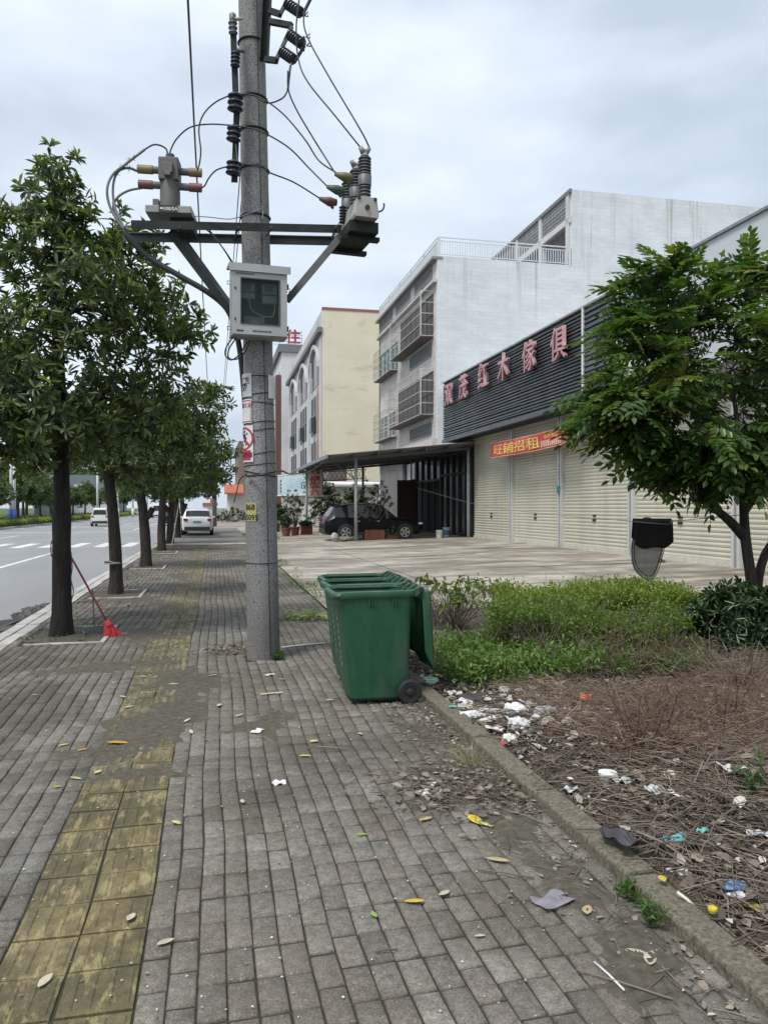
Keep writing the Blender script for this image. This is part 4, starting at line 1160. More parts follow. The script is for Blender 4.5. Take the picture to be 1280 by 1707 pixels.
m_, nt_, b_ = new_mat('cabinet_glass'); b_.inputs['Base Color'].default_value = (.05, .06, .06, 1); b_.inputs['Roughness'].default_value = .05; tpn = nn(nt_, 'ShaderNodeBsdfTransparent'); tpn.inputs[0].default_value = (.72, .8, .78, 1); mxn = nn(nt_, 'ShaderNodeMixShader'); mxn.inputs[0].default_value = .82; nt_.links.new(b_.outputs[0], mxn.inputs[1]); nt_.links.new(tpn.outputs[0], mxn.inputs[2]); nt_.links.new(mxn.outputs[0], nt_.nodes['Material Output'].inputs['Surface'])
MB().bx(w0, w1, -.014, -.010, h0, h1).build('pane', m_, door)
fr = MB(); fr.bx(w0 - .008, w1 + .008, -.034, -.028, h1, h1 + .01).bx(w0 - .008, w1 + .008, -.034, -.028, h0 - .01, h0).bx(w0 - .01, w0, -.034, -.028, h0, h1).bx(w1, w1 + .01, -.034, -.028, h0, h1); fr.build('window_rim', mat('rubber_seal', (.05, .055, .055), .6), door)
pr = MB()
for i in range(9): pr.bx(-.245 + i * .021, -.232 + i * .021, -.0305, -.029, .275, .290)
for i in range(9): pr.bx(-.075 + i * .022, -.061 + i * .022, -.0305, -.029, -.31, -.293)
pr.bx(-.24, -.17, -.0305, -.029, -.312, -.297); pr.build('print', INK, door)['kind'] = 'stuff'
MB().bx(-.26, -.245, -.036, -.028, .12, .14).bx(-.26, -.247, -.036, -.028, -.2, -.175).build('lock', INK, door)
MTR = mat('meter_housing', (.50, .50, .47), .5, var=.05)
for (x, z, w, h) in ((-.115, .135, .15, .17), (.115, .12, .16, .21)):
    mm = MB().bx(x - w / 2, x + w / 2, .06, .16, z - h / 2, z + h / 2).build('meter', MTR, mbx, bevel=.01)
    MB().bx(x - w * .32, x + w * .2, .052, .059, z + h * .08, z + h * .38).build('display', mat('lcd', (.16, .17, .16), .3), mm)
    MB().bx(x - w / 2, x + w / 2, .05, .059, z - h * .1, z - h * .04).build('seam', GALV, mm)
MB().bx(-.16, .06, .06, .15, -.22, -.13).build('terminal_block', mat('terminal_pale', (.42, .38, .36), .6), mbx)
MB().tube(spline([(-.1, .05, .05), (-.08, .04, -.06), (.02, .04, -.12), (.14, .04, -.12), (.17, .05, .0)]), .006, 6).build('meter_wire', mat('pale_wire', (.5, .5, .48), .5), mbx)
MB().bx(-W_ / 2 + .02, W_ / 2 - .02, .17, .185, -H_ / 2 + .02, H_ / 2 - .02).build('back_plate', mat('back_board', (.12, .14, .14), .7), mbx)
for (x, z) in ((-1, .2), (-1, -.27), (1, .17), (1, -.31)):
    lg = MB(); xx = x * (W_ / 2 + .02)
    lg.bx(xx - .02, xx + .02, .05, .056, z + .014, z + .02).bx(xx - .02, xx + .02, .05, .056, z - .02, z - .014).bx(xx - .02 if x < 0 else xx + .014, xx - .014 if x < 0 else xx + .02, .05, .056, z - .014, z + .014)
    lg.build('mounting_lug', GALV, mbx)
for z in (.16, -.28): MB().bx(W_ / 2 - .004, W_ / 2 + .012, -.03, .01, z, z + .05).build('hinge', INK, mbx)

# ---- current transformer set on the left arm
def ribbed(mb, p0, p1, r, n, core=.6, seg=14, tip=None):
    """insulator with n sheds along p0->p1"""
    p0, p1 = Vector(p0), Vector(p1); L = (p1 - p0).length
    z = (p1 - p0).normalized(); x = z.orthogonal().normalized(); y = z.cross(x)
    M = Matrix((x, y, z)).transposed().to_4x4(); M.translation = p0
    prof = [(r * core, 0)]
    for i in range(n):
        a = L * i / n; h = L / n
        prof += [(r * core, a + h * .12), (r, a + h * .34), (r * .98, a + h * .5), (r * core, a + h * .72)]
    prof.append((r * core, L))
    mb.lathe(prof, seg, M); return mb
CTM = mat('grey_resin', (.105, .102, .10), .6, var=.12, nscale=5)
ct = thing('current_transformer', 'grey resin metering transformer with yellow and red bushings on the crossarm', 'transformer', tuple(at(284, 362, 8.12)), R(-8))
k = 8.12 / 1280
MB().bx(-.23, .24, -.13, .25, 0, .075).build('base_plate', mat('pale_base', (.24, .25, .245), .5), ct, bevel=.006)
MB().lathe([(.105, .07), (.105, .26), (.1, .28), (.1, .42), (.095, .43)], 20).build('column', CTM, ct, auto=R(40))
MB().bx(-.105, .1, -.1, .1, .36, .60).build('head', CTM, ct, bevel=.012)
MB().bx(-.05, .05, -.14, -.1, .42, .52).bx(-.035, .035, -.16, -.1, .38, .42).build('terminal_cover', mat('brown_resin', (.11, .095, .09), .6), ct, bevel=.005)
MB().lathe([(.048, .6), (.05, .625), (.045, .66), (.02, .665)], 14).build('top_cap', PORC, ct, auto=R(40))
YB, RB = mat('yellow_bushing', (.21, .165, .07), .55, var=.15), mat('red_bushing', (.17, .065, .058), .55, var=.15)
for (z, m1, xo) in ((.49, YB, 0), (.33, RB, .01)):
    b = MB().tube([(-.33 + xo, 0, z + .008), (.32, 0, z - .012)], .038, 14).build('bushing', CTM, ct, auto=R(40))
    MB().tube([(-.335 + xo, 0, z + .0085), (-.18, 0, z + .003)], .046, 14).build('sleeve', m1, b, auto=R(40)); MB().tube([(.2, 0, z - .008), (.328, 0, z - .012)], .046, 14).build('sleeve', m1, b, auto=R(40))
MB().bx(-.17, -.11, -.05, .05, .075, .17).build('terminal_box', CTM, ct)
npl = MB().bx(-.09, .1, -.137, -.131, .0, .075).build('name_plate', INK, ct)
put_text('print', '100/5A', WPL, npl, FACE((.03, -.139, .035), (1, 0, 0), (0, 0, 1)), .05, .0006, .001)
MB().bx(-.075, -.045, -.1395, -.1385, .03, .05).build('print', WPL, npl)
MB().bx(.0, .25, .0, .2, -.16, .0).build('hanger_bracket', ARM, ct)

# ---- pole-mounted breaker on the right arm
bk_ = thing('circuit_breaker', 'grey pole-top circuit breaker with ribbed bushings on the right crossarm end', 'circuit breaker', tuple(at(612, 362, 7.62)), R(6))
TANK = mat('breaker_tank', (.37, .36, .335), .55, .1, var=.15, nscale=6, dirt=(.22, .18, .13), dirt_amt=.5)
tk = MB().prism([(-.115, 0), (.115, 0), (.125, .03), (.105, .18), (.085, .205), (-.085, .205), (-.105, .18), (-.125, .03)], 0, .85, FACE((0, 0, 0), (1, 0, 0), (0, 0, 1)) @ Matrix.Scale(-1, 4, (0, 0, 1))).build('tank', TANK, bk_, bevel=.006)
MB().tube([(.0, -.004, .095), (.0, -.02, .095)], .024, 12).build('indicator', INK, tk)
MB().bx(-.1, -.07, -.01, .02, .17, .2).bx(.07, .1, -.01, .02, .17, .2).build('cover_clip', INK, tk)
MB().tube(spline([(.12, .05, .08), (.16, .0, .09), (.17, -.02, .13), (.165, -.02, .15)]), .009, 6).build('lever', GALV, bk_)
MB().bx(-.15, .15, .1, .85, -.11, -.004).build('mounting_frame', ARM, bk_)
for y in (.25, .7): MB().bx(-.2, .2, y - .04, y + .04, -.15, -.11).build('mounting_rail', ARM, bk_)
BOOTS = (mat('olive_boot', (.13, .12, .05), .5), mat('green_boot', (.07, .105, .085), .5), mat('maroon_boot', (.12, .06, .055), .5))
BKM = Matrix.Translation(bk_.location) @ Matrix.Rotation(R(6), 4, 'Z')
CAPS, TIPS = [], []
for i, (y, bt) in enumerate(zip((.08, .40, .72), BOOTS)):
    bs = MB(); ribbed(bs, (0, y, .2), (0, y, .34), .064, 4)
    bs.lathe([(.066, .34), (.068, .44), (.06, .446)], 14, Matrix.Translation((0, y, 0)))
    ribbed(bs, (0, y, .446), (0, y, .63), .066, 6); pb = bs.build('bushing', GREYRUB, bk_, auto=R(60))
    cp = MB().lathe([(.05, .63), (.035, .65), (.03, .68)], 12, Matrix.Translation((0, y, 0))).tube([(-.01, y, .67), (-.05, y, .725)], [.035, .022], 8).tube([(.01, y, .67), (.045, y - .02, .72)], [.032, .02], 8).build('cap', mat('cap_grey', (.22, .23, .225), .5), pb, True)
    sd = MB(); sd.lathe([(.03, 0), (.055, .02), (.062, .06), (.05, .1)], 12, FACE((-.05, y, .40), (0, 1, 0), (0, 0, 1))); sd.build('side_outlet', GREYRUB, pb, True)
    MB().tube([(-.12, y, .40), (-.2, y, .40), (-.31, y, .42)], [.034, .05, .018], 10).tube([(-.2, y, .41), (-.16, y, .33)], [.036, .014], 8).build('boot', bt, pb, True)
    CAPS.append((BKM @ Vector((-.05, y, .725)), BKM @ Vector((.045, y - .02, .72)))); TIPS.append(BKM @ Vector((-.30, y, .42)))
ar = MB(); ribbed(ar, at(578, 374, 8.0) - at(612, 362, 7.62), at(578, 345, 8.0) - at(612, 362, 7.62), .042, 6, .45); ar.build('surge_arrester', PORC, bk_, auto=R(60))

# ---- insulator strip on the left of the pole
ir = thing('insulator_rack', 'dark steel strip with ribbed insulators up the left of the pole', 'insulator', tuple(at(390, 305, 8.05)))
o0 = at(390, 305, 8.05)
def ra(px, py, d=8.05): return at(px, py, d) - o0
MB().bar(ra(389, 48), ra(393, 152), .065, .012, up=FWD).build('strip', ARM, ir); MB().bar(ra(395, 188), ra(391, 304), .065, .012, up=FWD).build('strip', ARM, ir)
a_ = MB(); ribbed(a_, ra(389, 58), ra(388, 34), .048, 3); a_.lathe([(.034, 0), (.036, .06), (.02, .075)], 12, Matrix.Translation(ra(388, 34))); a_.build('bushing', GREYRUB, ir, auto=R(60))
MB().tube([ra(390, 32), ra(405, 31)], [.022, .014], 8).build('clamp', mat('pale_clamp', (.40, .37, .30), .5), ir, True)
MB().tube([ra(395, 83), ra(408, 86)], [.026, .014], 8).build('clamp', BOOTS[1], ir, True)
for (y0, y1, r, n_) in ((186, 155, .082, 3), (236, 210, .075, 3), (292, 268, .082, 3), (112, 86, .05, 4)):
    i_ = MB(); ribbed(i_, ra(392 if y0 < 200 else 389, y0, 8.03), ra(393 if y0 < 200 else 391, y1, 8.03), r, n_, .5, 18); i_.build('insulator', PORC, ir, auto=R(60))

# ---- fuse cutouts at the top right
def cutout(label, a, b, fl0, fl1, fr0, fr1):
    o = at(*a, 8.05); t = thing('fuse_cutout', label, 'insulator', tuple(o), 0, 'fuse cutouts on the pole')
    i_ = MB(); ribbed(i_, (0, 0, 0), at(*b, 7.95) - o, .058, 6, .5, 14); i_.build('insulator', PORC, t, auto=R(60))
    MB().bar(at(*fl0, 8.05) - o, at(*fl1, 8.05) - o, .03, .045, up=FWD).build('mounting_bar', GALV, t)
    MB().bar(at(*fr0, 7.95) - o, at(*fr1, 7.95) - o, .02, .04, up=FWD).build('contact_bar', ARM, t)
    q = at(*fr0, 7.95) - o
    MB().tube([q + RGT * .02, q + RGT * .06 + Vector((0, 0, .04)), q + RGT * .06 - Vector((0, 0, .01)), q + RGT * .02], .007, 6).build('pull_ring', ARM, t)
cutout('topmost fuse cutout, cut by the top of the picture', (478, 6), (502, 22), (467, 24), (484, -8), (504, 26), (520, -6))
cutout('middle fuse cutout beside the pole top', (483, 58), (505, 74), (484, 50), (475, 68), (507, 62), (506, 84))
cutout('lowest fuse cutout on the pole, above the hanging rod', (470, 86), (490, 100), (487, 44), (461, 99), (508, 76), (491, 104))

# ---- cables, each run its own thing
def cable(label, pts, r=.008, m=BLACKC, d=None, name='cable', group='cables at the pole'):
    P = [p if isinstance(p, Vector) else at(p[0], p[1], p[2] if len(p) > 2 else d) for p in pts]
    o = P[0].copy()
    mb = MB().tube([p - o for p in spline(P, 8)], r, 7)
    ob = mb.build(name, m, None, True, loc=o)
    return tag(ob, label, name, group)
cable('thin black lead from breaker top to the pole head, outermost', [CAPS[0][1], (600, 215, 7.65), (545, 122, 7.75), (512, 60, 7.85), (507, 25, 7.9), (521, -10, 7.9)])
cable('thin black lead from breaker cap up to the lower cutouts', [CAPS[0][0], (560, 195, 7.7), (512, 135, 7.8), (497, 95, 7.9), (494, 45, 7.9), (500, -10, 7.9)])
cable('black lead dropping from the hanging rod to the olive boot', [(480, 118, 7.9), (481, 150, 7.9), (495, 184, 7.9), (522, 230, 7.9), (542, 262, 7.88), TIPS[0]])
cable('dark rod hanging below the lowest cutout', [(486, 104, 7.95), (484, 112, 7.93), (480, 150, 7.9)], .012, PORC, name='rod')
cable('short curved black lead from the rod back to the pole', [(481, 148, 7.9), (473, 162, 7.9), (458, 170, 7.95), (445, 171, 8.0), (428, 163, 8.05)])
cable('black lead crossing from upper insulator down to the breaker', [(394, 156, 8.0), (430, 161, 8.0), (470, 188, 7.95), (508, 232, 7.9), (532, 268, 7.88), TIPS[0] + Vector((.03, 0, .0))])
cable('black lead crossing from middle insulator to the green boot', [(392, 209, 8.0), (432, 218, 8.0), (480, 245, 8.0), (515, 280, 8.05), TIPS[1]])
cable('black lead crossing from lower insulator to the maroon boot', [(390, 271, 8.0), (440, 279, 8.02), (448, 287, 8.03), (490, 304, 8.2), TIPS[2]])
cable('black lead looping from upper insulator to the yellow bushing', [(388, 157, 8.0), (360, 170, 8.0), (340, 190, 8.0), (332, 215, 8.0), (335, 250, 8.02), (333, 272, 8.05), (329, 284, 8.08)])
cable('black lead arching from middle insulator to the transformer top', [(388, 209, 8.0), (350, 207, 8.02), (318, 212, 8.05), (296, 230, 8.1), (285, 250, 8.12), (283, 265, 8.12)])
cable('short black lead from lower insulator to the red bushing', [(386, 276, 8.0), (362, 283, 8.03), (349, 296, 8.05), (341, 310, 8.06), (333, 314, 8.08)])
cable('black lead looping off the transformer top to the grey cables', [(281, 262, 8.12), (276, 247, 8.12), (258, 241, 8.1), (240, 250, 8.08)], .009)
cable('grey cable with spiky guard curving beside the transformer, outermost', [(242, 249, 8.08), (212, 272, 8.05), (188, 292, 8.03), (179, 318, 8.0), (186, 350, 8.0), (208, 384, 8.0)], .014, GREYC)
cable('grey cable from the yellow bushing bending down to the arm', [(232, 286, 8.1), (212, 280, 8.08), (196, 288, 8.06), (189, 312, 8.05), (192, 345, 8.02), (209, 384, 8.0)], .013, GREYC)
cable('grey cable from the red bushing bending down to the arm', [(238, 313, 8.1), (214, 318, 8.1), (196, 330, 8.08), (190, 350, 8.05), (210, 386, 8.0)], .013, GREYC)
cable('thick black cable sagging from the arm end to the meter box', [(206, 380, 8.0), (216, 397, 8.0), (250, 430, 8.05), (300, 460, 8.08), (345, 486, 8.12), (376, 512, 8.2), (392, 545, 8.3), (401, 590, 8.38), (406, 640, 8.42), (409, 680, 8.42)], .031)
cable('thin grey service wire hanging down the pole front', [(393, 240, 8.0), (400, 288, 8.0), (424, 330, 8.0), (438, 350, 8.0), (437, 365, 7.95)], .005, GREYC)
cable('thin grey wire running along the top of the crossarm', [(322, 360, 7.95), (350, 362, 7.95), (385, 365, 7.93), (415, 356, 7.95), (438, 348, 8.0)], .005, GREYC)
cable('black twin lead dropping from the arm to the meter box', [(332, 374, 8.0), (355, 392, 8.0), (376, 420, 8.0), (391, 446, 8.05)], .007)
cable('second black lead dropping from the arm to the meter box', [(345, 378, 8.0), (362, 400, 8.0), (380, 425, 8.0), (393, 446, 8.06)], .007)
cable('black cable loop hanging under the meter box', [(388, 563, 8.0), (378, 578, 8.0), (376, 592, 8.0), (386, 600, 8.0), (400, 590, 8.02), (412, 570, 8.05)], .008)
cable('larger black cable loop hanging under the meter box', [(394, 563, 8.05), (382, 582, 8.05), (382, 597, 8.05), (396, 598, 8.05), (410, 585, 8.06), (416, 568, 8.08)], .008)
cable('slack black wire from the pole across to the canopy', [(412, 794, 8.15), (440, 791, 8.0), (468, 785, 8.3), (490, 790, 14), (520, 784, 26), (548, 764, 33.8)], .012)
cable('loose black wire loop left of the pole near the sticker', [(411, 790, 8.2), (400, 800, 8.3), (396, 815, 8.3), (390, 838, 8.3)], .006)
sp = thing('spike_guard', 'spiky bird guard on the grey cables left of the transformer', 'guard', tuple(at(210, 275, 8.05)))
o = at(210, 275, 8.05); g = MB()
for (x, y) in ((226, 260), (220, 265), (213, 272), (207, 278), (201, 283), (195, 289), (223, 282), (216, 281)):
    for s in range(3):
        p = at(x, y, 8.06) - o; dv = Vector(rand_dirs(1)[0]) * .05; g.tube([p - dv, p + dv], [.002, .002], 4)
g.build('spikes', INK, sp)
oh = MB().tube([(-.36, y, 9.0 + ((y - 30) / 60) ** 2 * 1.2 - .3) for y in np.linspace(2, 170, 40)], .017, 6).build('overhead_cable', BLACKC)
tag(oh, 'long straight overhead cable running down the street left of the pole', 'cable')
for k_, (X_, z_) in enumerate(((.52, 8.5), (.60, 8.55))):
    oo = MB().tube([(X_, y, z_ + ((y - 60) / 90) ** 2 * .6 - .2) for y in np.linspace(8.6, 170, 40)], .012, 5).build('overhead_cable', BLACKC)
    tag(oo, ('fainter' if k_ else 'second') + ' thin overhead line dropping behind the meter box', 'cable')
# far pole down the street
fp = at(358, 846, 66); fp.z = 0
fpo = thing('utility_pole', 'far utility pole with two crossarms above the street trees', 'utility pole', tuple(fp))
MB().tube([(0, 0, 0), (0, 0, 10.6)], [.2, .14], 12).build('shaft', POLEM, fpo, True)
for z in (8.9, 10.2): MB().bar((-.9, 0, z), (.9, 0, z), .08, .1).build('crossarm', ARM, fpo)
for z in (8.9, 10.2):
    for x in (-.85, -.3, .3, .85): i_ = MB(); ribbed(i_, (x, 0, z + .05), (x, 0, z + .4), .09, 2); i_.build('insulator', PORC, fpo)
# ================================================================ BINS
def m_bin():
    m, nt, b = new_mat('green_hdpe')
    c = ramp(nt, noise(nt, 2.5, 4, .5), [(.3, (.009, .060, .026)), (.7, (.012, .078, .033))])
    c = mixc(nt, ramp(nt, noise(nt, 4, 8, .7, stretch=(1, 1, .35)), [(.48, 0), (.76, .55)]), c, (.085, .115, .09))
    c = mixc(nt, ramp(nt, noise(nt, 30, 6, .75, stretch=(1, 1, .15)), [(.62, 0), (.72, .35)]), c, (.14, .17, .14))
    nt.links.new(c, b.inputs['Base Color']); b.inputs['Roughness'].default_value = .42
    nt.links.new(ramp(nt, noise(nt, 8, 5, .6), [(.3, .36), (.7, .55)]), b.inputs['Roughness'])
    bump(nt, b, noise(nt, 200, 2), .06, .003)
    return m
BINM = m_bin()
TYRE = mat('tyre_rubber', (.014, .014, .015), .75, var=.2, nscale=30)
def rrect(x0, x1, y0, y1, r, z, n=5):
    P = []
    for (cx, cy, a0) in ((x1 - r, y1 - r, 0), (x0 + r, y1 - r, 90), (x0 + r, y0 + r, 180), (x1 - r, y0 + r, 270)):
        for i in range(n): P.append((cx + r * math.cos(R(a0 + 90 * i / (n - 1))), cy + r * math.sin(R(a0 + 90 * i / (n - 1))), z))
    return P
def loft(mb, rings, cap0=True, cap1=True):
    n = len(rings[0]); V = [p for r in rings for p in r]; F = []
    for i in range(len(rings) - 1):
        for k in range(n): F.append((i * n + k, i * n + (k + 1) % n, (i + 1) * n + (k + 1) % n, (i + 1) * n + k))
    if cap0: F.append(tuple(range(n - 1, -1, -1)))
    if cap1: F.append(tuple((len(rings) - 1) * n + k for k in range(n)))
    return mb.add(V, F)
def make_bin(label, loc, rot):
    t = thing('wheeled_bin', label, 'trash bin', loc, rot, 'green wheeled bins by the kerb')
    # x: street side (-) to hinge side (+), y: width
    def ring(z, ins=0.0):
        f = z / .9
        return rrect(.165 - .10 * f + ins, .665 + .005 * f - ins, -.225 - .045 * f + ins, .225 + .045 * f - ins, .06, z)
    b = MB()
    loft(b, [ring(.03, .02), ring(.055), ring(.3), ring(.6), ring(.9), ring(.9, .012), ring(.5, .02), ring(.08, .03)], True, True)
    body = b.build('body', BINM, t, auto=R(35))
    # rim: a flared lip, dipping towards the front corner
    rm = MB()
    def lip(z, o):
        pts = rrect(.012 - o, .70 + o * .3, -.283 - o, .283 + o, .07, z)
        return [(x, y, zz - (.0 if x > .12 else .022 * (.12 - x) / .15)) for x, y, zz in pts]
    loft(rm, [lip(.885, -.02), lip(.885, .0), lip(.915, .008), lip(.935, .0), lip(.94, -.028), lip(.915, -.036), lip(.885, -.02)], False, False)
    rim = rm.build('rim', BINM, t, auto=R(40))
    st = MB()
    for x in (.30, .325, .35, .50, .525, .55): st.bx(x, x + .009, -.278, -.262, .81, .89)
    st.build('stiffening_ribs', BINM, body)
    # hinge row
    for k in range(4):
        y = -.23 + k * .153
        MB().prism([(.66, .90), (.70, .945), (.745, .965), (.775, .955), (.775, .925), (.745, .915), (.71, .88)], y - .016, y + .016, Matrix(((1, 0, 0, 0), (0, 0, 1, 0), (0, 1, 0, 0), (0, 0, 0, 1)))).build('hinge_lug', BINM, t)
    MB().tube([(.752, -.265, .94), (.752, .265, .94)], .017, 12).build('hinge_bar', mat('black_tube', (.016, .018, .017), .5), t, auto=R(40))
    # lid hanging down behind
    ld = MB()
    def lring(s, th):      # s along lid length, cross-section across y
        zz = .92 - s; xx = .775 + .055 * s
        h = .24 if s > .03 else .22
        return [(xx + th * 0, -h, zz), (xx + .05, -h * .97, zz), (xx + .075, -h * .8, zz), (xx + .085, 0, zz), (xx + .075, h * .8, zz), (xx + .05, h * .97, zz), (xx, h, zz), (xx - .012, h * .95, zz), (xx + .035, h * .8, zz), (xx + .05, 0, zz), (xx + .035, -h * .8, zz), (xx - .012, -h * .95, zz)]
    rings = [lring(s, 0) for s in (0, .08, .2, .35, .5)]
    last = [(.82 + (x - .8) * .8 + .01, y * .93, .92 - .58 - (.08 if x > .83 else 0)) for x, y, z in lring(.5, 0)]
    rings.append(last)
    loft(ld, rings); lid = ld.build('lid', BINM, t, auto=R(45))
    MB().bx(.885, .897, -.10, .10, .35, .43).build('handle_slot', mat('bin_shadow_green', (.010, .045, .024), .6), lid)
    hr = MB()
    for (y0, y1, z0, z1) in ((-.115, .115, .43, .442), (-.115, .115, .338, .35), (-.115, -.10, .35, .43), (.10, .115, .35, .43)): hr.bx(.885, .905, y0, y1, z0, z1)
    hr.build('handle_rim', BINM, lid)
    for s in (-1, 1):
        w = MB(); Mw = FACE((.645, s * .27, .10), (1, 0, 0), (0, 0, 1)); w.lathe([(.055, -.028), (.088, -.03), (.1, -.02), (.1, .02), (.088, .03), (.055, .028), (.05, -.005)], 28, Mw)
        wh = w.build('wheel', TYRE, t, auto=R(40))
        h_ = MB(); h_.lathe([(.056, -.01), (.056, .018), (.03, .02), (.022, .034), (.006, .036)], 20, Mw @ Matrix.Scale(1 if s < 0 else -1, 4, (0, 0, 1))); h_.build('hub', mat('black_hub', (.02, .02, .021), .5), wh, auto=R(40))
        sp_ = MB()
        for k in range(6): a = PI * k / 3; sp_.bar((.645 + .02 * math.cos(a), s * .292, .10 + .02 * math.sin(a)), (.645 + .055 * math.cos(a), s * .292, .10 + .055 * math.sin(a)), .008, .008, up=(0, 1, 0))
        sp_.build('spokes', MATS['black_hub'], wh)
    MB().tube([(.645, -.26, .1), (.645, .26, .1)], .012, 8).build('axle', GALV, t, True)
    # white lettering running down the front face, too worn to read
    tx = MB(); rs = random.Random(5)
    for k in range(9):
        z = .72 - k * .055; f = z / .9; x = .165 - .10 * f - .0015
        h = .032 + .008 * rs.uniform(-1, 1); x2 = .165 - .10 * (z + h) / .9 - .0015
        tx.add([(x, .005, z), (x, .027, z), (x2, .027, z + h), (x2, .005, z + h)], [(0, 1, 2, 3)])
    tx.build('worn_lettering', mat('worn_white_paint', (.32, .36, .33), .8, var=.5, nscale=60), body)['kind'] = 'stuff'
    return t
make_bin('nearest green wheeled bin, open, its black wheel in full view', (.93, 6.42, float(wob(1.2, 6.4)[1])), R(.5))
make_bin('middle green wheeled bin, open, between the two others', (.975, 7.0, float(wob(1.2, 7.0)[1])), R(1.5))
make_bin('farthest green wheeled bin of the row, toward the utility pole side', (1.02, 7.575, float(wob(1.2, 7.6)[1])), R(-.5))

# ================================================================ VEHICLES
CARGL = glass_mat('car_glass', (.012, .014, .016), .04)
LAMPR = mat('red_lamp', (.30, .02, .025), .2); LAMPW = mat('clear_lamp', (.6, .62, .63), .15)
ALLOY = mat('alloy', (.55, .56, .57), .3, .8, var=.05)
CHROME = mat('chrome_trim', (.6, .61, .62), .2, .9, var=.03)
BLKPL = mat('black_plastic_trim', (.02, .021, .022), .6)
def paint_mat(name, col):
    if name in MATS: return MATS[name]
    m, nt, b = new_mat(name); b.inputs['Base Color'].default_value = (*col, 1); b.inputs['Roughness'].default_value = .3; b.inputs['Coat Weight'].default_value = .3; b.inputs['Specular IOR Level'].default_value = .35; b.inputs['Coat Roughness'].default_value = .06
    MATS[name] = m; return m
def make_car(name, label, cat, loc, rot, paint, L=4.55, W=1.84, H=1.66, shape='suv', clad=None, plate=None, detail=True, group=None):
    """x forward; origin on the ground at the middle"""
    t = thing(name, label, cat, loc, rot, group)
    if shape == 'suv': top = [(0, .66), (.015, .80), (.05, .92), (.24, 1.03), (.27, 1.06), (.41, H - .08), (.48, H - .01), (.60, H), (.75, H - .03), (.88, H - .10), (.905, H - .16), (.965, 1.10), (.985, 1.0), (1.0, .72)]
    elif shape == 'van': top = [(0, .62), (.02, .82), (.10, .98), (.13, 1.05), (.28, H - .10), (.36, H - .01), (.55, H), (.85, H - .02), (.93, H - .07), (.96, H - .2), (.985, 1.02), (1.0, .7)]
    else: top = [(0, .60), (.015, .70), (.05, .78), (.27, .92), (.30, .94), (.43, H - .06), (.50, H), (.65, H - .02), (.74, H - .08), (.90, 1.02), (.985, .96), (1.0, .68)]
    tx_, tz_ = zip(*top)
    N = 56
    us = np.unique(np.concatenate([np.linspace(0, 1, N), tx_]))
    zt = np.interp(us, tx_, tz_)
    belt = np.interp(us, [0, .2, .3, .9, 1], [.6, .93, .97, 1.06, .8])
    hw = np.interp(us, [0, .03, .12, .5, .9, .97, 1], [.70, .83, .96, 1, .97, .90, .80]) * W / 2
    rings = []
    zb = .24
    for u, z, bl, w in zip(us, zt, belt, hw):
        bl = min(bl, z - .02); gh = z - bl
        wr = w * (.97 - .30 * min(gh / .6, 1))
        e0 = .10 if (u < .02 or u > .985) else 0
        half = [(0, zb + e0), (w * .8, zb + e0), (w * .96, zb + .08 + e0 * .6), (w, .50), (w, .68), (w * .985, bl - .03), (w * .955, bl), ((w * .955 + wr) / 2 + .01, (bl + z - .05) / 2) if gh > .12 else (w * .93, bl + gh * .3), (wr, z - min(.05, gh * .4)), (wr * .82, z - min(.012, gh * .2)), (0, z)]
        x = L / 2 - u * L
        rings.append([(x, y, q) for y, q in half] + [(x, -y, q) for y, q in half[-2:0:-1]])
    n = len(rings[0])
    V = [p for r in rings for p in r]
    groups = {'body': [], 'windscreen': [], 'rear_window': [], 'left': [], 'right': []}
    gl = {'suv': (.275, .41, .905, .962, .30, .90), 'van': (.135, .28, .955, .98, .17, .92), 'sedan': (.305, .43, .755, .90, .34, .84)}[shape]
    pill = (.505, .515, .70, .715) if shape != 'van' else (.36, .375, .62, .635)
    for i in range(len(us) - 1):
        um = (us[i] + us[i + 1]) / 2
        for k in range(n):
            f = (i * n + k, i * n + (k + 1) % n, (i + 1) * n + (k + 1) % n, (i + 1) * n + k)
            key = 'body'
            side = k in (6, 7) ; sideR = k in (n - 8, n - 7)
            topk = k in (8, 9, 10, n - 10, n - 11, n - 9) or k in (8, 9, n - 10, n - 9)
            if gl[0] <= um <= gl[1] and (k in (8, 9, 10, 11)): key = 'windscreen'
            elif gl[2] <= um <= gl[3] and (k in (8, 9, 10, 11)): key = 'rear_window'
            elif (side or sideR) and gl[4] < um < gl[5] and not (pill[0] < um < pill[1] or pill[2] < um < pill[3]) and zt[i] - belt[i] > .25: key = 'left' if side else 'right'
            groups[key].append(f)
    groups['body'] += [tuple(range(n)), tuple((len(us) - 1) * n + k for k in range(n - 1, -1, -1))]
    for key, fs in groups.items():
        if not fs: continue
        b = MB(); b.V = list(V); b.F = fs
        me = bpy.data.meshes.new(key); me.from_pydata(V, [], fs)
        bm = bmesh.new(); bm.from_mesh(me); bmesh.ops.delete(bm, geom=[v for v in bm.verts if not v.link_faces], context='VERTS'); bmesh.ops.recalc_face_normals(bm, faces=bm.faces)
        for e in bm.edges: e.smooth = not (len(e.link_faces) == 2 and e.calc_face_angle(0) > R(38))
        bm.to_mesh(me); bm.free()
        o = mesh_obj({'body': 'body', 'left': 'side_windows', 'right': 'side_windows'}.get(key, key), me, paint if key == 'body' else CARGL, t, True)
    xs = (L * .5 - L * .195, -L * .5 + L * .205)
    rw = .345 if shape != 'sedan' else .32
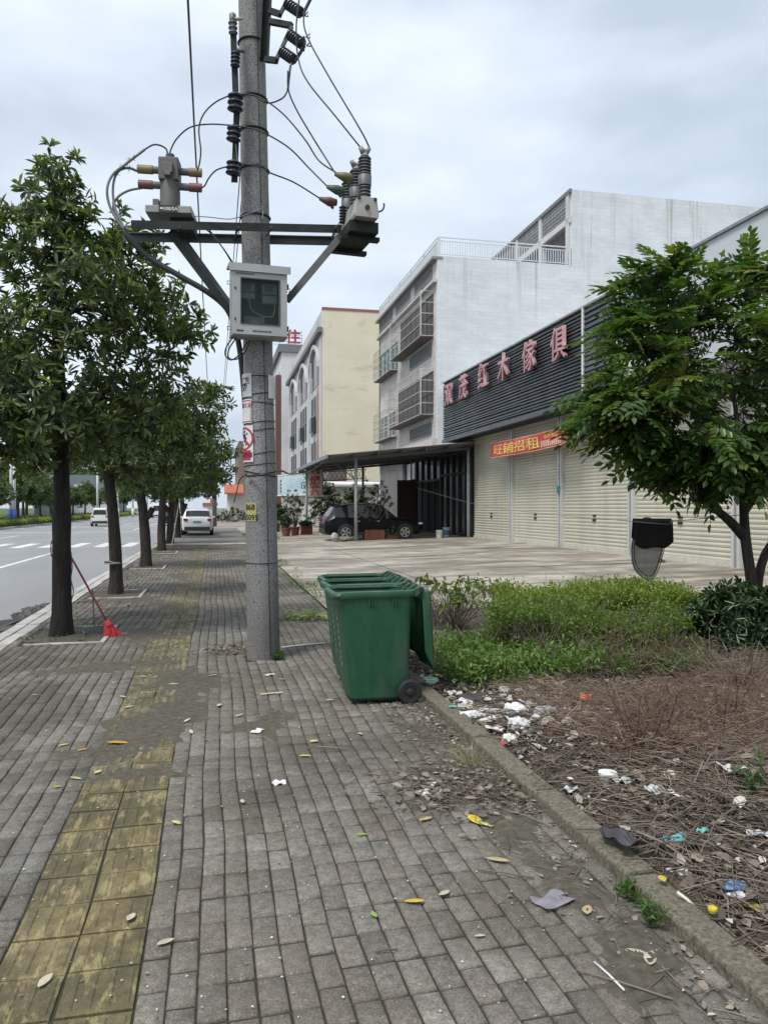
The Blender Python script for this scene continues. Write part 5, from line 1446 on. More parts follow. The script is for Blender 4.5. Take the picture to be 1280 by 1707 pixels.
    for x in xs:
        for s in (-1, 1):
            Mw = FACE((x, s * (W / 2 - .09), rw), (1, 0, 0), (0, 0, 1)) @ Matrix.Scale(1 if s < 0 else -1, 4, (0, 0, 1))
            w = MB().lathe([(.2, -.1), (rw - .03, -.105), (rw, -.08), (rw, .075), (rw - .03, .1), (.235, .1), (.225, .06)], 28, Mw).build('wheel', TYRE, t, auto=R(40))
            rb = MB(); rb.lathe([(.232, .08), (.235, .098), (.215, .098), (.21, .06), (.05, .05), (.045, .09), (.0, .092)], 24, Mw, False)
            for k in range(5):
                for da in (-.14, .14):
                    a = 2 * PI * k / 5 + da; p0 = Mw @ Vector((.04 * math.cos(a), .04 * math.sin(a), .088)); p1 = Mw @ Vector((.22 * math.cos(a), .22 * math.sin(a), .092)); rb.bar(p0, p1, .03, .018, up=Mw.to_3x3() @ Vector((0, 0, 1)))
            rb.build('rim', ALLOY, w, auto=R(40))
            MB().lathe([(rw + .055, -.12), (rw + .055, .02), (.05, .02)], 24, FACE((x, s * (W / 2 - .012), rw + .015), (1, 0, 0), (0, 0, 1)) @ Matrix.Scale(1 if s < 0 else -1, 4, (0, 0, 1)) @ Matrix.Translation((0, 0, -.005))).build('wheel_arch', BLKPL, t, auto=R(40))
    # cladding, bumpers, lights, plate
    cl = clad or BLKPL
    cb_ = MB()
    for s in (-1, 1): cb_.bx(xs[1] + rw + .03, xs[0] - rw - .03, s * (W / 2 - .02) - .02, s * (W / 2 - .02) + .022, .22, .36)
    cb_.build('sill', cl, t)
    MB().bx(-L / 2 - .015, -L / 2 + .12, -W * .40, W * .40, .30, .52).build('rear_bumper', cl, t, bevel=.03); MB().bx(L / 2 - .12, L / 2 + .015, -W * .37, W * .37, .28, .50).build('front_bumper', cl, t, bevel=.03)
    for s in (-1, 1):
        MB().bx(-L / 2 - .012, -L / 2 + .16, s * W * .37 - .13, s * W * .37 + .1, .86, .99).build('tail_light', LAMPR, t, bevel=.02)
        MB().bx(L / 2 - .22, L / 2 - .005, s * W * .35 - .14, s * W * .35 + .08, .70, .80).build('headlight', LAMPW, t, bevel=.02)
        MB().bx(L * .5 - L * .335, L * .5 - L * .30, s * (W / 2 + .02) - .08, s * (W / 2 + .02) + .08, .98, 1.10).build('wing_mirror', paint, t, bevel=.02)
        dl = MB(); 
        for u in (.30, .512, .71): dl.bx(L / 2 - u * L - .004, L / 2 - u * L + .004, s * (W / 2 + .001) - .004, s * (W / 2 + .001) + .004, .40, .94)
        dl.build('door_gap', BLKPL, t)
        for u in (.47, .67): MB().bx(L / 2 - u * L - .08, L / 2 - u * L + .08, s * (W / 2 + .008) - .012, s * (W / 2 + .008) + .012, .86, .885).build('door_handle', CHROME if detail else paint, t)
    MB().bx(L / 2 - .03, L / 2 + .004, -.42, .42, .56, .68).build('grille', BLKPL, t)
    if plate:
        MB().bx(-L / 2 - .014, -L / 2 + .05, -.22, .22, .74, .86).build('number_plate', plate, t)
    if shape == 'suv':
        for s in (-1, 1): MB().tube([(L * .06, s * W * .33, H - .035), (L * .0, s * W * .335, H + .02), (-L * .28, s * W * .33, H - .02), (-L * .33, s * W * .32, H - .08)], .016, 6).build('roof_rail', CHROME, t)
    return t
cz = float(court_z(8.0))
BLACKP = paint_mat('black_paint', (.004, .0045, .007)); _b = BLACKP.node_tree.nodes['Principled BSDF']; _b.inputs['Coat Weight'].default_value = .12; _b.inputs['Specular IOR Level'].default_value = .15
make_car('parked_car', 'black SUV parked under the metal canopy, side on', 'car', (7.35, 36.2, cz), R(2), BLACKP, 4.75, 1.88, 1.70)
g = gp(329, 893)
make_car('parked_car', 'white hatchback SUV parked on the footway, seen from behind', 'car', (g.x, g.y + 2.2, 0), R(90), paint_mat('white_paint', (.62, .63, .64)), 4.4, 1.82, 1.62, clad=mat('dark_green_grey', (.03, .045, .042), .5), plate=mat('green_plate', (.14, .36, .33), .5))
make_car('van', 'white van driving away on the road, left of the second trunk', 'van', (-10.3, 77, -.13), R(90), paint_mat('cream_white', (.55, .56, .52)), 4.3, 1.72, 1.75, 'van', detail=False)
make_car('car', 'dark car parked by the kerb beyond the fifth tree', 'car', (-4.2, 78, -.13), R(90), BLACKP, 4.5, 1.8, 1.5, 'sedan', detail=False)
make_car('car', 'distant white-topped vehicle far down the road', 'car', (-9.4, 138, -.13), R(90), paint_mat('white_paint', (.62, .63, .64)), 5.0, 2.0, 2.3, 'van', detail=False, clad=BLKPL)
make_car('car', 'white car on the opposite carriageway at the left picture edge', 'car', (-31, 64, -.13), R(-90), paint_mat('white_paint', (.62, .63, .64)), 4.5, 1.8, 1.5, 'sedan', detail=False)

# ================================================================ THINGS ROUND THE FORECOURT
TERRA = mat('terracotta', (.20, .075, .05), .75, var=.25, nscale=8)
def bucket(label, px, py, r, h, m, band=None):
    p = gp(px, py, .17); t = thing('bucket', label, 'bucket', tuple(p), 0)
    b = MB().lathe([(r * .82, 0), (r, h), (r * 1.06, h), (r * 1.06, h - .03), (r * 1.02, h - .035), (r * .98, h - .005), (r * .9, h - .02)], 20).build('pail', m, t, auto=R(40))
    if band: MB().lathe([(r * .875, h * .22), (r * .965, h * .72), (r * .955, h * .72), (r * .865, h * .22)], 20, cap=False).build('printed_band', band, t, True)
    MB().tube(spline([(-r, 0, h - .03), (-r * .9, -r * .6, h * .75), (0, -r * 1.05, h * .6), (r * .9, -r * .6, h * .75), (r, 0, h - .03)]), .006, 5).build('handle', GALV, t)
PAILW = mat('white_pail', (.58, .58, .56), .5, var=.1)
bucket('plain white bucket by the dark glass shopfront', 732, 897, .17, .38, PAILW)
bucket('white bucket with blue printed band by the shopfront', 744, 895, .19, .48, PAILW, mat('blue_label', (.09, .2, .38), .5))
hs = tag(MB().tube(spline([gp(752, 894, .2) + Vector((0, 0, .03)), gp(762, 894, .2) + Vector((0, 0, .05)), gp(768, 893, .2) + Vector((0, 0, .15)), gp(774, 893, .2) + Vector((0, 0, .9))]), .025, 6).build('hose', mat('pale_hose', (.4, .4, .37), .6), None, True), 'pale hose lying by the buckets and up the glass', 'hose')
# old bricks and tins left on the concrete
def clutter(label, px, py, seed):
    p = gp(px, py, .17); t = thing('brick_pile', label, 'bricks', tuple(p), R(20 + seed * 17)); rs = random.Random(seed)
    bm_ = mat('old_brick', (.13, .10, .075), .9, var=.4, nscale=14, dirt=(.06, .06, .05), dirt_amt=.7)
    for k in range(4):
        MB().box((rs.uniform(-.12, .12), rs.uniform(-.08, .08), .05 + .1 * (k // 2) + .002 * k), (.24, .12, .09), Euler((0, 0, rs.uniform(-.5, .5)))).build('brick', bm_, t, bevel=.012)
clutter('small dark brick pile before the second shutter guide', 839, 900, 3)
clutter('small dark brick pile before the middle shutters, nearer the tree', 1033, 921, 8)
# stone ball and rocks at the canopy post
def rock(label, px, py, r, col, sx=1, sz=1, seed=1):
    p = gp(px, py, .1); bm = bmesh.new(); bmesh.ops.create_icosphere(bm, subdivisions=3, radius=1)
    for v in bm.verts:
        n = 1 + .10 * math.sin(3 * v.co.x + seed) + .08 * math.sin(5 * v.co.y + seed * 2) + .06 * math.sin(7 * v.co.z + seed)
        v.co = Vector((v.co.x * n * r * sx, v.co.y * n * r, v.co.z * n * r * sz))
    me = bpy.data.meshes.new('rock'); bm.to_mesh(me); bm.free()
    o = mesh_obj('ornamental_rock', me, mat('rock%d' % seed, col, .85, var=.35, nscale=6, bmp=.4), None, True, (p.x, p.y, p.z + r * sz * .85)); return tag(o, label, 'rock')
rock('round pale stone at the foot of the canopy post', 558, 902, .20, (.33, .34, .34), seed=2)
rock('low greenish rock between the round stone and the post', 575, 902, .17, (.19, .19, .14), 1.5, .7, 4)
rock('dark rock behind the canopy post foot', 586, 901, .13, (.13, .12, .10), 1.2, .8, 6)
# ================================================================ TREES AND PLANTS
def m_bark(name, a, b_):
    if name in MATS: return MATS[name]
    m, nt, b = new_mat(name)
    n = noise(nt, 16, 6, .65, stretch=(1, 1, .16), dist=.6)
    c = ramp(nt, n, [(.35, a), (.65, b_)])
    nt.links.new(c, b.inputs['Base Color']); b.inputs['Roughness'].default_value = .95
    bump(nt, b, noise(nt, 22, 6, .65, stretch=(1, 1, .16), dist=.6), .9, .03)
    MATS[name] = m; return m
BARK = m_bark('dark_bark', (.007, .006, .0055), (.030, .026, .022))
BARK2 = m_bark('grey_bark', (.018, .015, .012), (.062, .052, .042))
STREETLEAF = leaf_mat('street_leaf', [(.036, .062, .030), (.055, .088, .038), (.045, .076, .036), (.10, .14, .052), (.062, .10, .044), (.20, .245, .085), (.052, .085, .04)], .38, .4)
FARLEAF = leaf_mat('far_leaf', [(.05, .085, .03), (.075, .12, .04), (.10, .145, .05), (.06, .095, .035)], .6, .25)
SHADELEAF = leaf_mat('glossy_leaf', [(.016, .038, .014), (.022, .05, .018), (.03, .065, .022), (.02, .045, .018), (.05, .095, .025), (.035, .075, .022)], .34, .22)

def skeleton(trunk, blobs, seed):
    """trunk: list of (point, radius). blobs: (centre, (rx,ry,rz), n). returns limb tubes, tips"""
    rs = np.random.default_rng(seed)
    nodes = [np.array(p) for p, r in trunk[len(trunk) // 2:]]
    tubes = [([p for p, r in trunk], [r for p, r in trunk], 12)]
    tips = []
    top = Vector(trunk[-1][0]); rt = trunk[-1][1]
    for (c, rad, n) in blobs:
        c = Vector(c)
        start = min((Vector(p) for p, r in trunk[len(trunk) // 2:]), key=lambda q: (q - c).length + max(0, q.z - c.z) * 2)
        mid = start.lerp(c, .5) + Vector((rs.uniform(-.1, .1), rs.uniform(-.1, .1), .12))
        pl = spline([start, mid, c], 5)
        rr = np.linspace(rt * .62, rt * .26, len(pl)).tolist()
        tubes.append((pl, rr, 7)); nodes += [np.array(p) for p in pl[2:]]
        v = rs.normal(size=(n, 3)); v /= np.linalg.norm(v, axis=1, keepdims=True)
        tips += [np.array(c) + q * (u ** (1 / 2.3)) * np.array(rad) for q, u in zip(v, rs.uniform(.05, 1, n))]
    tips = np.array(tips)
    A = np.array(nodes)
    order = np.argsort(np.min(np.linalg.norm(tips[:, None] - A[None], axis=2), axis=1))
    for i in order:
        t = tips[i]; A = np.array(nodes)
        dist = np.linalg.norm(A - t, axis=1); k = int(np.argmin(dist + .4 * np.maximum(0, A[:, 2] - t[2])))
        p0 = A[k]; m = p0 * .5 + t * .5 + rs.uniform(-.06, .06, 3) + np.array([0, 0, .04])
        L = dist[k]
        r0 = min(.022, .006 + .012 * L)
        tubes.append(([Vector(p0), Vector(m), Vector(t)], [r0, r0 * .7, .004], 4)); nodes.append(m)
        if L > .5: nodes.append(p0 * .25 + m * .75)
    return tubes, tips
def whorl_leaves(tips, centre, per=3, nl=7, L=(.085, .15), W=.27, up=.35, seed=1, shoot=.16, w1=.34, w2=.5):
    rs = np.random.default_rng(seed)
    P, D, N, Ls = [], [], [], []
    c = np.array(centre)
    for t in tips:
        out = (t - c); out /= (np.linalg.norm(out) + 1e-6)
        for s in range(per):
            sd = rs.normal(size=3) * .75 + out * .7 + np.array([0, 0, up]); sd /= np.linalg.norm(sd)
            q = t + sd * shoot * rs.uniform(.4, 1.2)
            a = np.cross(sd, rs.normal(size=3)); a /= np.linalg.norm(a) + 1e-6; b = np.cross(sd, a)
            ph = rs.uniform(0, 6.28)
            for k in range(nl):
                th = ph + 2 * PI * k / nl + rs.uniform(-.3, .3); sp = rs.uniform(.7, 1.35)
                d = sd * math.cos(sp) + (a * math.cos(th) + b * math.sin(th)) * math.sin(sp)
                d = d + np.array([0, 0, -.12]); P.append(q - sd * rs.uniform(0, .07)); D.append(d); N.append(sd + rs.normal(size=3) * .25); Ls.append(rs.uniform(*L))
    Ls = np.array(Ls)
    return leaf_arrays(P, D, N, Ls, Ls * W, .18, .22, True, w1, w2)
def tubes_mesh(tubes):
    mb = MB()
    for pts, rs_, n in tubes: mb.tube(pts, rs_, n, False)
    me = bpy.data.meshes.new('branches'); me.from_pydata(mb.V, [], mb.F); return me
def make_tree(name, label, base, trunk, blobs, seed, bark=BARK, leafm=STREETLEAF, per=2, nl=8, L=(.085, .15), W=.29, group=None, rot=0.0, scale=1.0, shoot=.16):
    t = thing(name, label, 'tree', base, rot, group); t.scale = (scale,) * 3
    tubes, tips = skeleton(trunk, blobs, seed)
    rs = np.random.default_rng(seed + 5)
    mb = MB(); mb.tube(*tubes[0][:2], 14, False)
    tr = mb.build('trunk', bark, t, True)
    # knobbly trunk
    for v in tr.data.vertices:
        a = math.atan2(v.co.y, v.co.x); f = 1 + .05 * math.sin(5 * a + v.co.z * 2.3) + .05 * math.sin(9 * a - v.co.z * 3.7)
        v.co.x *= f; v.co.y *= f
    lm = tubes_mesh(tubes[1:]); mesh_obj('branches', lm, bark, t, True)
    c = np.mean(tips, axis=0)
    V, F = whorl_leaves(tips, c - np.array([0, 0, .4]), per, nl, L, W, seed=seed + 2, shoot=shoot)
    cr_ = mesh_obj('crown', np_mesh('crown', V, [F]), leafm, t); cr_['kind'] = 'stuff'
    return t
def tr(h, r0, r1, lean=(0, 0), n=14, knob=0):
    out = []
    for i in range(n):
        f = i / (n - 1)
        r = r0 + (r1 - r0) * f + (.028 * math.exp(-((f * h - .0) / .12) ** 2)) + (knob * math.exp(-((f * h - 1.45) / .12) ** 2))
        out.append((Vector((lean[0] * f * f + .02 * math.sin(4 * f), lean[1] * f * f, f * h - .02)), r))
    return out
GRP = 'street trees along the kerb'
rg = lambda r, f, z: Vector((RGT.x * r + FWD.x * f, RGT.y * r + FWD.y * f, z))
b1 = gp(102, 1060)
make_tree('street_tree', 'nearest street tree, tallest, with a broom leaning on its dark trunk', (b1.x, b1.y, 0), tr(4.6, .125, .055, (-.05, 0), 16, .022),
          [(rg(.75, 0, 4.05), (1.15, 1.3, .62), 210), (rg(-.9, 0, 3.9), (1.1, 1.3, .9), 120), (rg(-.2, 0, 4.95), (.85, .95, .55), 110), (rg(.05, -.2, 5.5), (.42, .5, .55), 50), (rg(.75, -.1, 4.95), (.55, .6, .3), 35), (rg(-.2, .0, 2.72), (1.5, 1.4, .52), 190), (rg(.9, .1, 3.0), (.85, .9, .5), 95), (rg(0, -.7, 3.3), (.9, .45, .75), 70), (rg(-.5, -.5, 2.45), (.9, .7, .35), 45)], 3, group=GRP, L=(.10, .175), W=.29)
b2 = gp(193, 991)
st2 = make_tree('street_tree', 'second street tree from the camera, with a pale rope round its trunk', (b2.x, b2.y, 0), tr(3.3, .125, .07, (-.28, 0), 14),
          [(rg(.2, 0, 3.1), (1.5, 1.5, .75), 200), (rg(1.2, 0, 3.15), (.85, 1.0, .6), 100), (rg(-.7, 0, 3.0), (1.2, 1.2, .7), 80), (rg(.6, 0, 2.45), (1.4, 1.3, .42), 110), (rg(1.75, .1, 3.75), (.35, .5, .25), 22)], 17, bark=BARK2, group=GRP, L=(.10, .175))
rope = MB().tube([Vector((-.05 + .145 * math.cos(a), .145 * math.sin(a), .62 + .02 * math.sin(2 * a))) for a in np.linspace(0, 2 * PI, 20)], .012, 6, False).tube([Vector((-.05 + .15 * math.cos(a), .15 * math.sin(a), .59)) for a in np.linspace(0, 2 * PI, 20)], .010, 6, False).build('rope', mat('pale_rope', (.38, .35, .29), .9), st2)
b3 = gp(243, 945)
st3 = make_tree('street_tree', 'third street tree from the camera, leaning trunk with a sawn stub', (b3.x, b3.y, 0), tr(3.2, .15, .10, (-.35, 0), 14),
          [(rg(.4, 0, 3.0), (1.7, 1.7, .8), 220), (rg(1.5, 0, 2.9), (1.0, 1.1, .8), 120), (rg(-.8, 0, 3.0), (1.2, 1.2, .8), 70), (rg(.9, 0, 2.35), (1.5, 1.4, .45), 110)], 29, bark=BARK2, group=GRP, L=(.11, .19))
MB().tube([Vector((-.1, 0, 1.25)), Vector((.1, -.05, 1.42)), Vector((.2, -.06, 1.62))], [.09, .085, .08], 10).build('sawn_stub', BARK2, st3, True)
for (px, py, lab, sc, rz) in ((270, 918, 'fourth street tree, dark trunk before the crosswalk', 1.05, 2.1), (284, 906, 'fifth street tree, close beyond the fourth', 1.08, 4.0), (297, 896, 'sixth street tree, beside the white parked car', 1.1, 5.2), (308, 889, 'last street tree in view, behind the white parked car', 1.15, 1.0)):
    g = gp(px, py); c = copy_tree(st3); c.location = (g.x, min(g.y, 60), 0); c.rotation_euler = (random.uniform(-.05, .05), random.uniform(-.06, .03), rz); c.scale = (sc * random.uniform(.9, 1.1), sc, sc * random.uniform(.92, 1.05)); c['label'] = lab
stick = tag(MB().tube([gp(287, 909) + Vector((0, 0, .0)), gp(287, 909) + Vector((.35, .2, 2.2))], .025, 6).build('stake', mat('pale_wood', (.35, .32, .27), .9), None), 'thin pale stake leaning by the fifth street tree', 'stake')

# ---------------- right-hand tree with pinnate leaves
def pinnate(seed, n=6, L=.5):
    rs = np.random.default_rng(seed); P, D, N, Ls, Ws = [], [], [], [], []
    pts = []
    for i in range(n + 1):
        f = i / n; x = L * (.18 + .82 * f); z = -.22 * L * f * f
        pts.append((x, 0, z))
        for s in ((-1, 1) if i < n else (0,)):
            P.append((x, 0, z)); D.append((.55 + .5 * f, s * 1.0, -.18 + rs.uniform(-.15, .1)) if s else (1, 0, -.3)); N.append((rs.uniform(-.2, .2), rs.uniform(-.2, .2), 1)); l_ = .148 * (.75 + .35 * math.sin(PI * (f * .8 + .15))) * rs.uniform(.9, 1.1); Ls.append(l_); Ws.append(l_ * .46)
    V, F = leaf_arrays(P, D, N, Ls, Ws, .12, .12)
    mb = MB().tube([(0, 0, 0)] + pts, .0035, 3, False)
    n0 = len(V)
    return np.concatenate([V, np.array(mb.V)]), np.concatenate([F, np.array(mb.F) + n0])
PLEAF = leaf_mat('pinnate_leaf', [(.028, .066, .020), (.042, .09, .025), (.034, .078, .024), (.07, .128, .032), (.06, .115, .03), (.14, .20, .05), (.05, .10, .03), (.10, .16, .04)], .34, .36)
PYELLOW = leaf_mat('young_pinnate_leaf', [(.13, .17, .03), (.18, .20, .04), (.10, .15, .03), (.22, .19, .05)], .4, .3)
TD = 10.0
rtb = at(1252, 1000, TD); rtb.z = .06
TRS = .56
rt = thing('broadleaf_tree', 'bushy tree with glossy pinnate leaves in front of the shutters', 'tree', tuple(rtb))
def rl(px, py, d=TD): return at(px, py, d) - rtb
trunk = [(rl(1254, 1030), .135), (rl(1252, 975), .125), (rl(1246, 930), .12), (rl(1241, 890), .115), (rl(1239, 850), .10), (rl(1236, 800), .08), (rl(1232, 740), .065), (rl(1225, 680), .05), (rl(1215, 620), .04)]
trunk[0] = (Vector((trunk[0][0].x, trunk[0][0].y, -.08)), .15)
lims = [([rl(1240, 895), rl(1215, 868, 9.9), rl(1185, 842, 9.8), rl(1150, 800, 9.7), rl(1110, 740, 9.6)], [.07, .06, .05, .04, .025]), ([rl(1240, 850), rl(1262, 818, 10.1), rl(1285, 790, 10.2), rl(1320, 700, 10.3)], [.065, .06, .055, .035]), ([rl(1258, 1010, 10.1), rl(1264, 960, 10.1), rl(1274, 925, 10.2), rl(1290, 895, 10.3), rl(1330, 800, 10.4)], [.07, .06, .055, .05, .03]), ([rl(1238, 830), rl(1215, 790, 10.1), rl(1190, 730, 10.1), rl(1150, 640, 10.1), rl(1120, 560, 10.1)], [.05, .045, .04, .03, .02]), ([rl(1150, 800, 9.7), rl(1090, 745, 9.5), rl(1035, 700, 9.5)], [.03, .022, .012])]
mb = MB().tube(spline([p for p, r in trunk], 3), np.interp(np.linspace(0, 1, 25), np.linspace(0, 1, 9), [r * TRS for p, r in trunk]).tolist(), 12, False)
mb.build('trunk', BARK2, rt, True)
for pl, rr in lims:
    sp_ = spline(pl, 4); MB().tube(sp_, np.interp(np.linspace(0, 1, len(sp_)), np.linspace(0, 1, len(rr)), rr).tolist(), 8, False).build('limb', BARK2, rt, True)
rs = np.random.default_rng(4)
nodes = [np.array(p) for pl, rr in lims for p in spline(pl, 4)[4:]] + [np.array(p) for p, r in trunk[4:]]
tips = []
for (px, py, d, rx, ry, rz, n) in ((1175, 600, 10.0, 1.15, 1.1, .75, 74), (1072, 648, 9.7, .60, .8, .42, 40), (1050, 685, 9.5, .42, .6, .28, 24), (1290, 560, 10.2, 1.1, 1.1, .85, 48), (1165, 745, 9.7, .75, .9, .42, 48), (1120, 492, 10.2, .5, .6, .38, 34), (1270, 730, 9.9, .8, .9, .5, 46), (1090, 560, 10.1, .5, .6, .35, 34), (1120, 740, 9.6, .45, .5, .22, 24), (1200, 785, 9.7, .4, .5, .18, 20), (1040, 705, 9.5, .3, .4, .16, 10), (1290, 460, 10.2, .5, .6, .25, 22)):
    c = np.array(rl(px, py, d)); v = rs.normal(size=(n, 3)); v /= np.linalg.norm(v, axis=1, keepdims=True)
    for q, u in zip(v, rs.uniform(.1, 1, n)):
        q = q * u ** (1 / 2.6); tips.append(c + np.array(RGT) * q[0] * rx + np.array(FWD) * q[1] * ry + np.array([0, 0, q[2] * rz]))
tw = []
for t in tips:
    A = np.array(nodes); dist = np.linalg.norm(A - t, axis=1); k = int(np.argmin(dist)); p0 = A[k]; m = (p0 + t) / 2 + np.array([0, 0, -.05]); tw.append(([Vector(p0), Vector(m), Vector(t)], [min(.02, .005 + .012 * dist[k]), .008, .004], 4)); nodes.append(m)
mesh_obj('twigs', tubes_mesh(tw), BARK2, rt, True)['kind'] = 'stuff'
pm = []
for s in range(4):
    V, F = pinnate(s, 5 + s % 2, .46 + .05 * s); me = np_mesh('leaf', V, [F]); me.materials.append(PLEAF); pm.append((me, V, F))
pmy = []
for s in range(2):
    me = pm[s][0].copy(); me.materials.clear(); me.materials.append(PYELLOW); pmy.append(me)
tipc = np.mean(tips, axis=0); placed = []
for t in tips:
    out = t - tipc; out[2] *= .5; out /= np.linalg.norm(out) + 1e-6
    for k in range(4):
        d = out * .8 + rs.normal(size=3) * np.array([.9, .9, .35]); d[2] = d[2] * .6 - .05; d /= np.linalg.norm(d)
        up = np.array([0, 0, 1.0]) + rs.normal(size=3) * .42
        y = np.cross(up, d); y /= np.linalg.norm(y); z = np.cross(d, y)
        Mx = Matrix(((d[0], y[0], z[0], t[0]), (d[1], y[1], z[1], t[1]), (d[2], y[2], z[2], t[2]), (0, 0, 0, 1))) @ Matrix.Scale(rs.uniform(.6, 1.12), 4)
        # how well it shows: toward the camera / on the outside
        s_ = -(t @ np.array([FWD.x, FWD.y, 0])) + .5 * np.linalg.norm((t - tipc)) + .3 * t[2]
        placed.append((s_, Mx, int(rs.integers(4)), t[2]))
placed.sort(key=lambda p: -p[0])
arr = []
for i, (s_, Mx, k, tz) in enumerate(placed):
    if i < 295:
        yl = random.random() < (.26 if tz > 2.6 else .12)
        o = link(bpy.data.objects.new('leaf', pmy[k % 2] if yl else pm[k][0]), rt); o.matrix_local = Mx
    else:
        q = np.array(Mx); arr.append((pm[k][1] @ q[:3, :3].T + q[:3, 3], pm[k][2]))
V, F = cat_arrays(arr)
mesh_obj('crown', np_mesh('crown', V, [F]), PLEAF, rt)['kind'] = 'stuff'

# ---------------- hedge, shrubs, weeds in the bed
HEDGEL = leaf_mat('hedge_leaf', [(.12, .18, .028), (.18, .25, .04), (.25, .32, .06), (.14, .21, .032), (.09, .145, .025), (.31, .36, .08)], .5, .38)
TWIGM = island_mat('twig', [(.10, .078, .06), (.16, .13, .10), (.075, .058, .046), (.22, .18, .145), (.12, .092, .07), (.27, .235, .19)], .95, .2, 40)
def box_points(n, c0, c1, rs, shell=.55):
    """points in a wobbling box between two ground points; returns world points"""
    return rs.uniform(0, 1, (n, 3))
def hedge(name, label, p0, p1, depth, z0, z1, nleaf, seed, lm, L=(.022, .045), stems=60, topbias=2.2, cat='hedge', W=.5):
    rs = np.random.default_rng(seed); p0, p1 = Vector(p0), Vector(p1); ax_ = (p1 - p0); ln = ax_.length; ax_.normalize(); nr = Vector((-ax_.y, ax_.x, 0))
    t = thing(name, label, cat, ((p0.x + p1.x) / 2, (p0.y + p1.y) / 2, 0)); o = np.array(t.location)
    def pt(u, v, w): return np.stack([p0.x + ax_.x * u + nr.x * v, p0.y + ax_.y * u + nr.y * v, w], -1)
    ncl = nleaf // 14
    u = rs.uniform(0, ln, ncl); v = rs.uniform(-depth / 2, depth / 2, ncl); h = rs.beta(topbias, 1.0, ncl)
    bumpy = 1 + .10 * np.sin(u * 3.1 + seed) + .07 * np.sin(u * 7.7 + v * 5) + .06 * np.sin(v * 9 + 1)
    gap = np.sin(u * 2.3 + seed * 2) * np.sin(v * 4.1 + u) 
    z = z0 + (z1 * bumpy - z0) * h
    keep = (gap > -.55) | (h > .8); u, v, z = u[keep], v[keep], z[keep]
    C = pt(u, v, z); P = np.repeat(C, 14, 0) + rs.normal(size=(len(C) * 14, 3)) * np.array([.05, .05, .045])
    n = len(P); D = rs.normal(size=(n, 3)) + np.array([0, 0, .25]); N = rs.normal(size=(n, 3)) * .6 + np.array([0, 0, 1]); Ls = rs.uniform(*L, n)
    V, F = leaf_arrays(P - o, D, N, Ls, Ls * W, .15, .1, False)
    mesh_obj('foliage', np_mesh('foliage', V, [F]), lm, t)['kind'] = 'stuff'
    S0 = pt(rs.uniform(.1, ln - .1, stems), rs.uniform(-depth * .35, depth * .35, stems), np.full(stems, .0)); S1 = S0 + np.stack([rs.normal(0, .13, stems), rs.normal(0, .13, stems), rs.uniform(z1 * .6, z1 * .95, stems)], -1)
    B0 = S0 * .4 + S1 * .6; B0 = np.repeat(B0, 3, 0); B1 = B0 + rs.normal(size=(len(B0), 3)) * .15 + np.array([0, 0, .12])
    V, F = cat_arrays([stick_arrays(S0 - o, S1 - o, .009, .005, .12), stick_arrays(B0 - o, B1 - o, .005, .002, .1)])
    mesh_obj('stems', np_mesh('stems', V, [F]), TWIGM, t)['kind'] = 'stuff'
    return t
h0, h1 = gp(850, 1066, .05), gp(1180, 1066, .05)
hedge('clipped_hedge', 'yellow-green clipped hedge across the far end of the litter-strewn bed', (h0.x, h0.y + .35, 0), (h1.x, h1.y + .3, 0), 1.1, .16, .61, 36000, 3, HEDGEL, (.028, .055), stems=90)
OVERL = leaf_mat('overgrown_leaf', [(.08, .14, .026), (.12, .19, .035), (.065, .12, .024), (.17, .235, .048), (.095, .16, .03)], .5, .38)
h0, h1 = gp(830, 1105, .05), gp(1165, 1110, .05)
hedge('overgrown_shrub', 'loose leggy green shrubs standing just before the clipped hedge', (h0.x, h0.y + .25, 0), (h1.x, h1.y + .25, 0), .75, .08, .56, 20000, 13, OVERL, (.025, .055), 170, 1.5, 'shrub', .45)
rs = np.random.default_rng(91); n = 70; ht = thing('hedge_shoots', 'stray upright shoots above the clipped hedge top', 'shoots', ((h0.x + h1.x) / 2, h0.y + .6, 0))
S0 = np.stack([rs.uniform(-1.4, 1.4, n), rs.uniform(-.2, .6, n), np.full(n, .45)], -1); S1 = S0 + np.stack([rs.normal(0, .06, n), rs.normal(0, .06, n), rs.uniform(.18, .38, n)], -1)
V, F = stick_arrays(S0, S1, .003, .0015, .1); mesh_obj('stems', np_mesh('stems', V, [F]), TWIGM, ht)['kind'] = 'stuff'
P = np.concatenate([S0 * (1 - f) + S1 * f for f in (.3, .5, .65, .8, .9, 1.0) for _ in range(2)]); m_n = len(P); Ls = rs.uniform(.025, .05, m_n)
V, F = leaf_arrays(P, rs.normal(size=(m_n, 3)) + np.array([0, 0, .4]), rs.normal(size=(m_n, 3)) * .5 + np.array([0, 0, 1]), Ls, Ls * .5, .15, .1, False); mesh_obj('leaves', np_mesh('leaves', V, [F]), HEDGEL, ht)['kind'] = 'stuff'
WEED = leaf_mat('weed_leaf', [(.075, .145, .03), (.11, .19, .04), (.055, .11, .025), (.16, .25, .06), (.09, .165, .035)], .5, .3)
w0, w1 = gp(735, 1112, .05), gp(985, 1118, .05)
hedge('weed_patch', 'low bright green weeds sprawling in front of the hedge', (w0.x, w0.y, 0), (w1.x, w1.y + .1, 0), 1.7, .03, .27, 15000, 9, WEED, (.04, .075), 30, 1.2, 'weeds', .38)
w0, w1 = gp(1010, 1128, .05), gp(1180, 1120, .05)
hedge('weed_patch', 'thin green weeds among dry stems below the right hedge half', (w0.x, w0.y + .1, 0), (w1.x, w1.y + .1, 0), .7, .02, .22, 3200, 19, WEED, (.035, .07), 40, 1.2, 'weeds', .38)
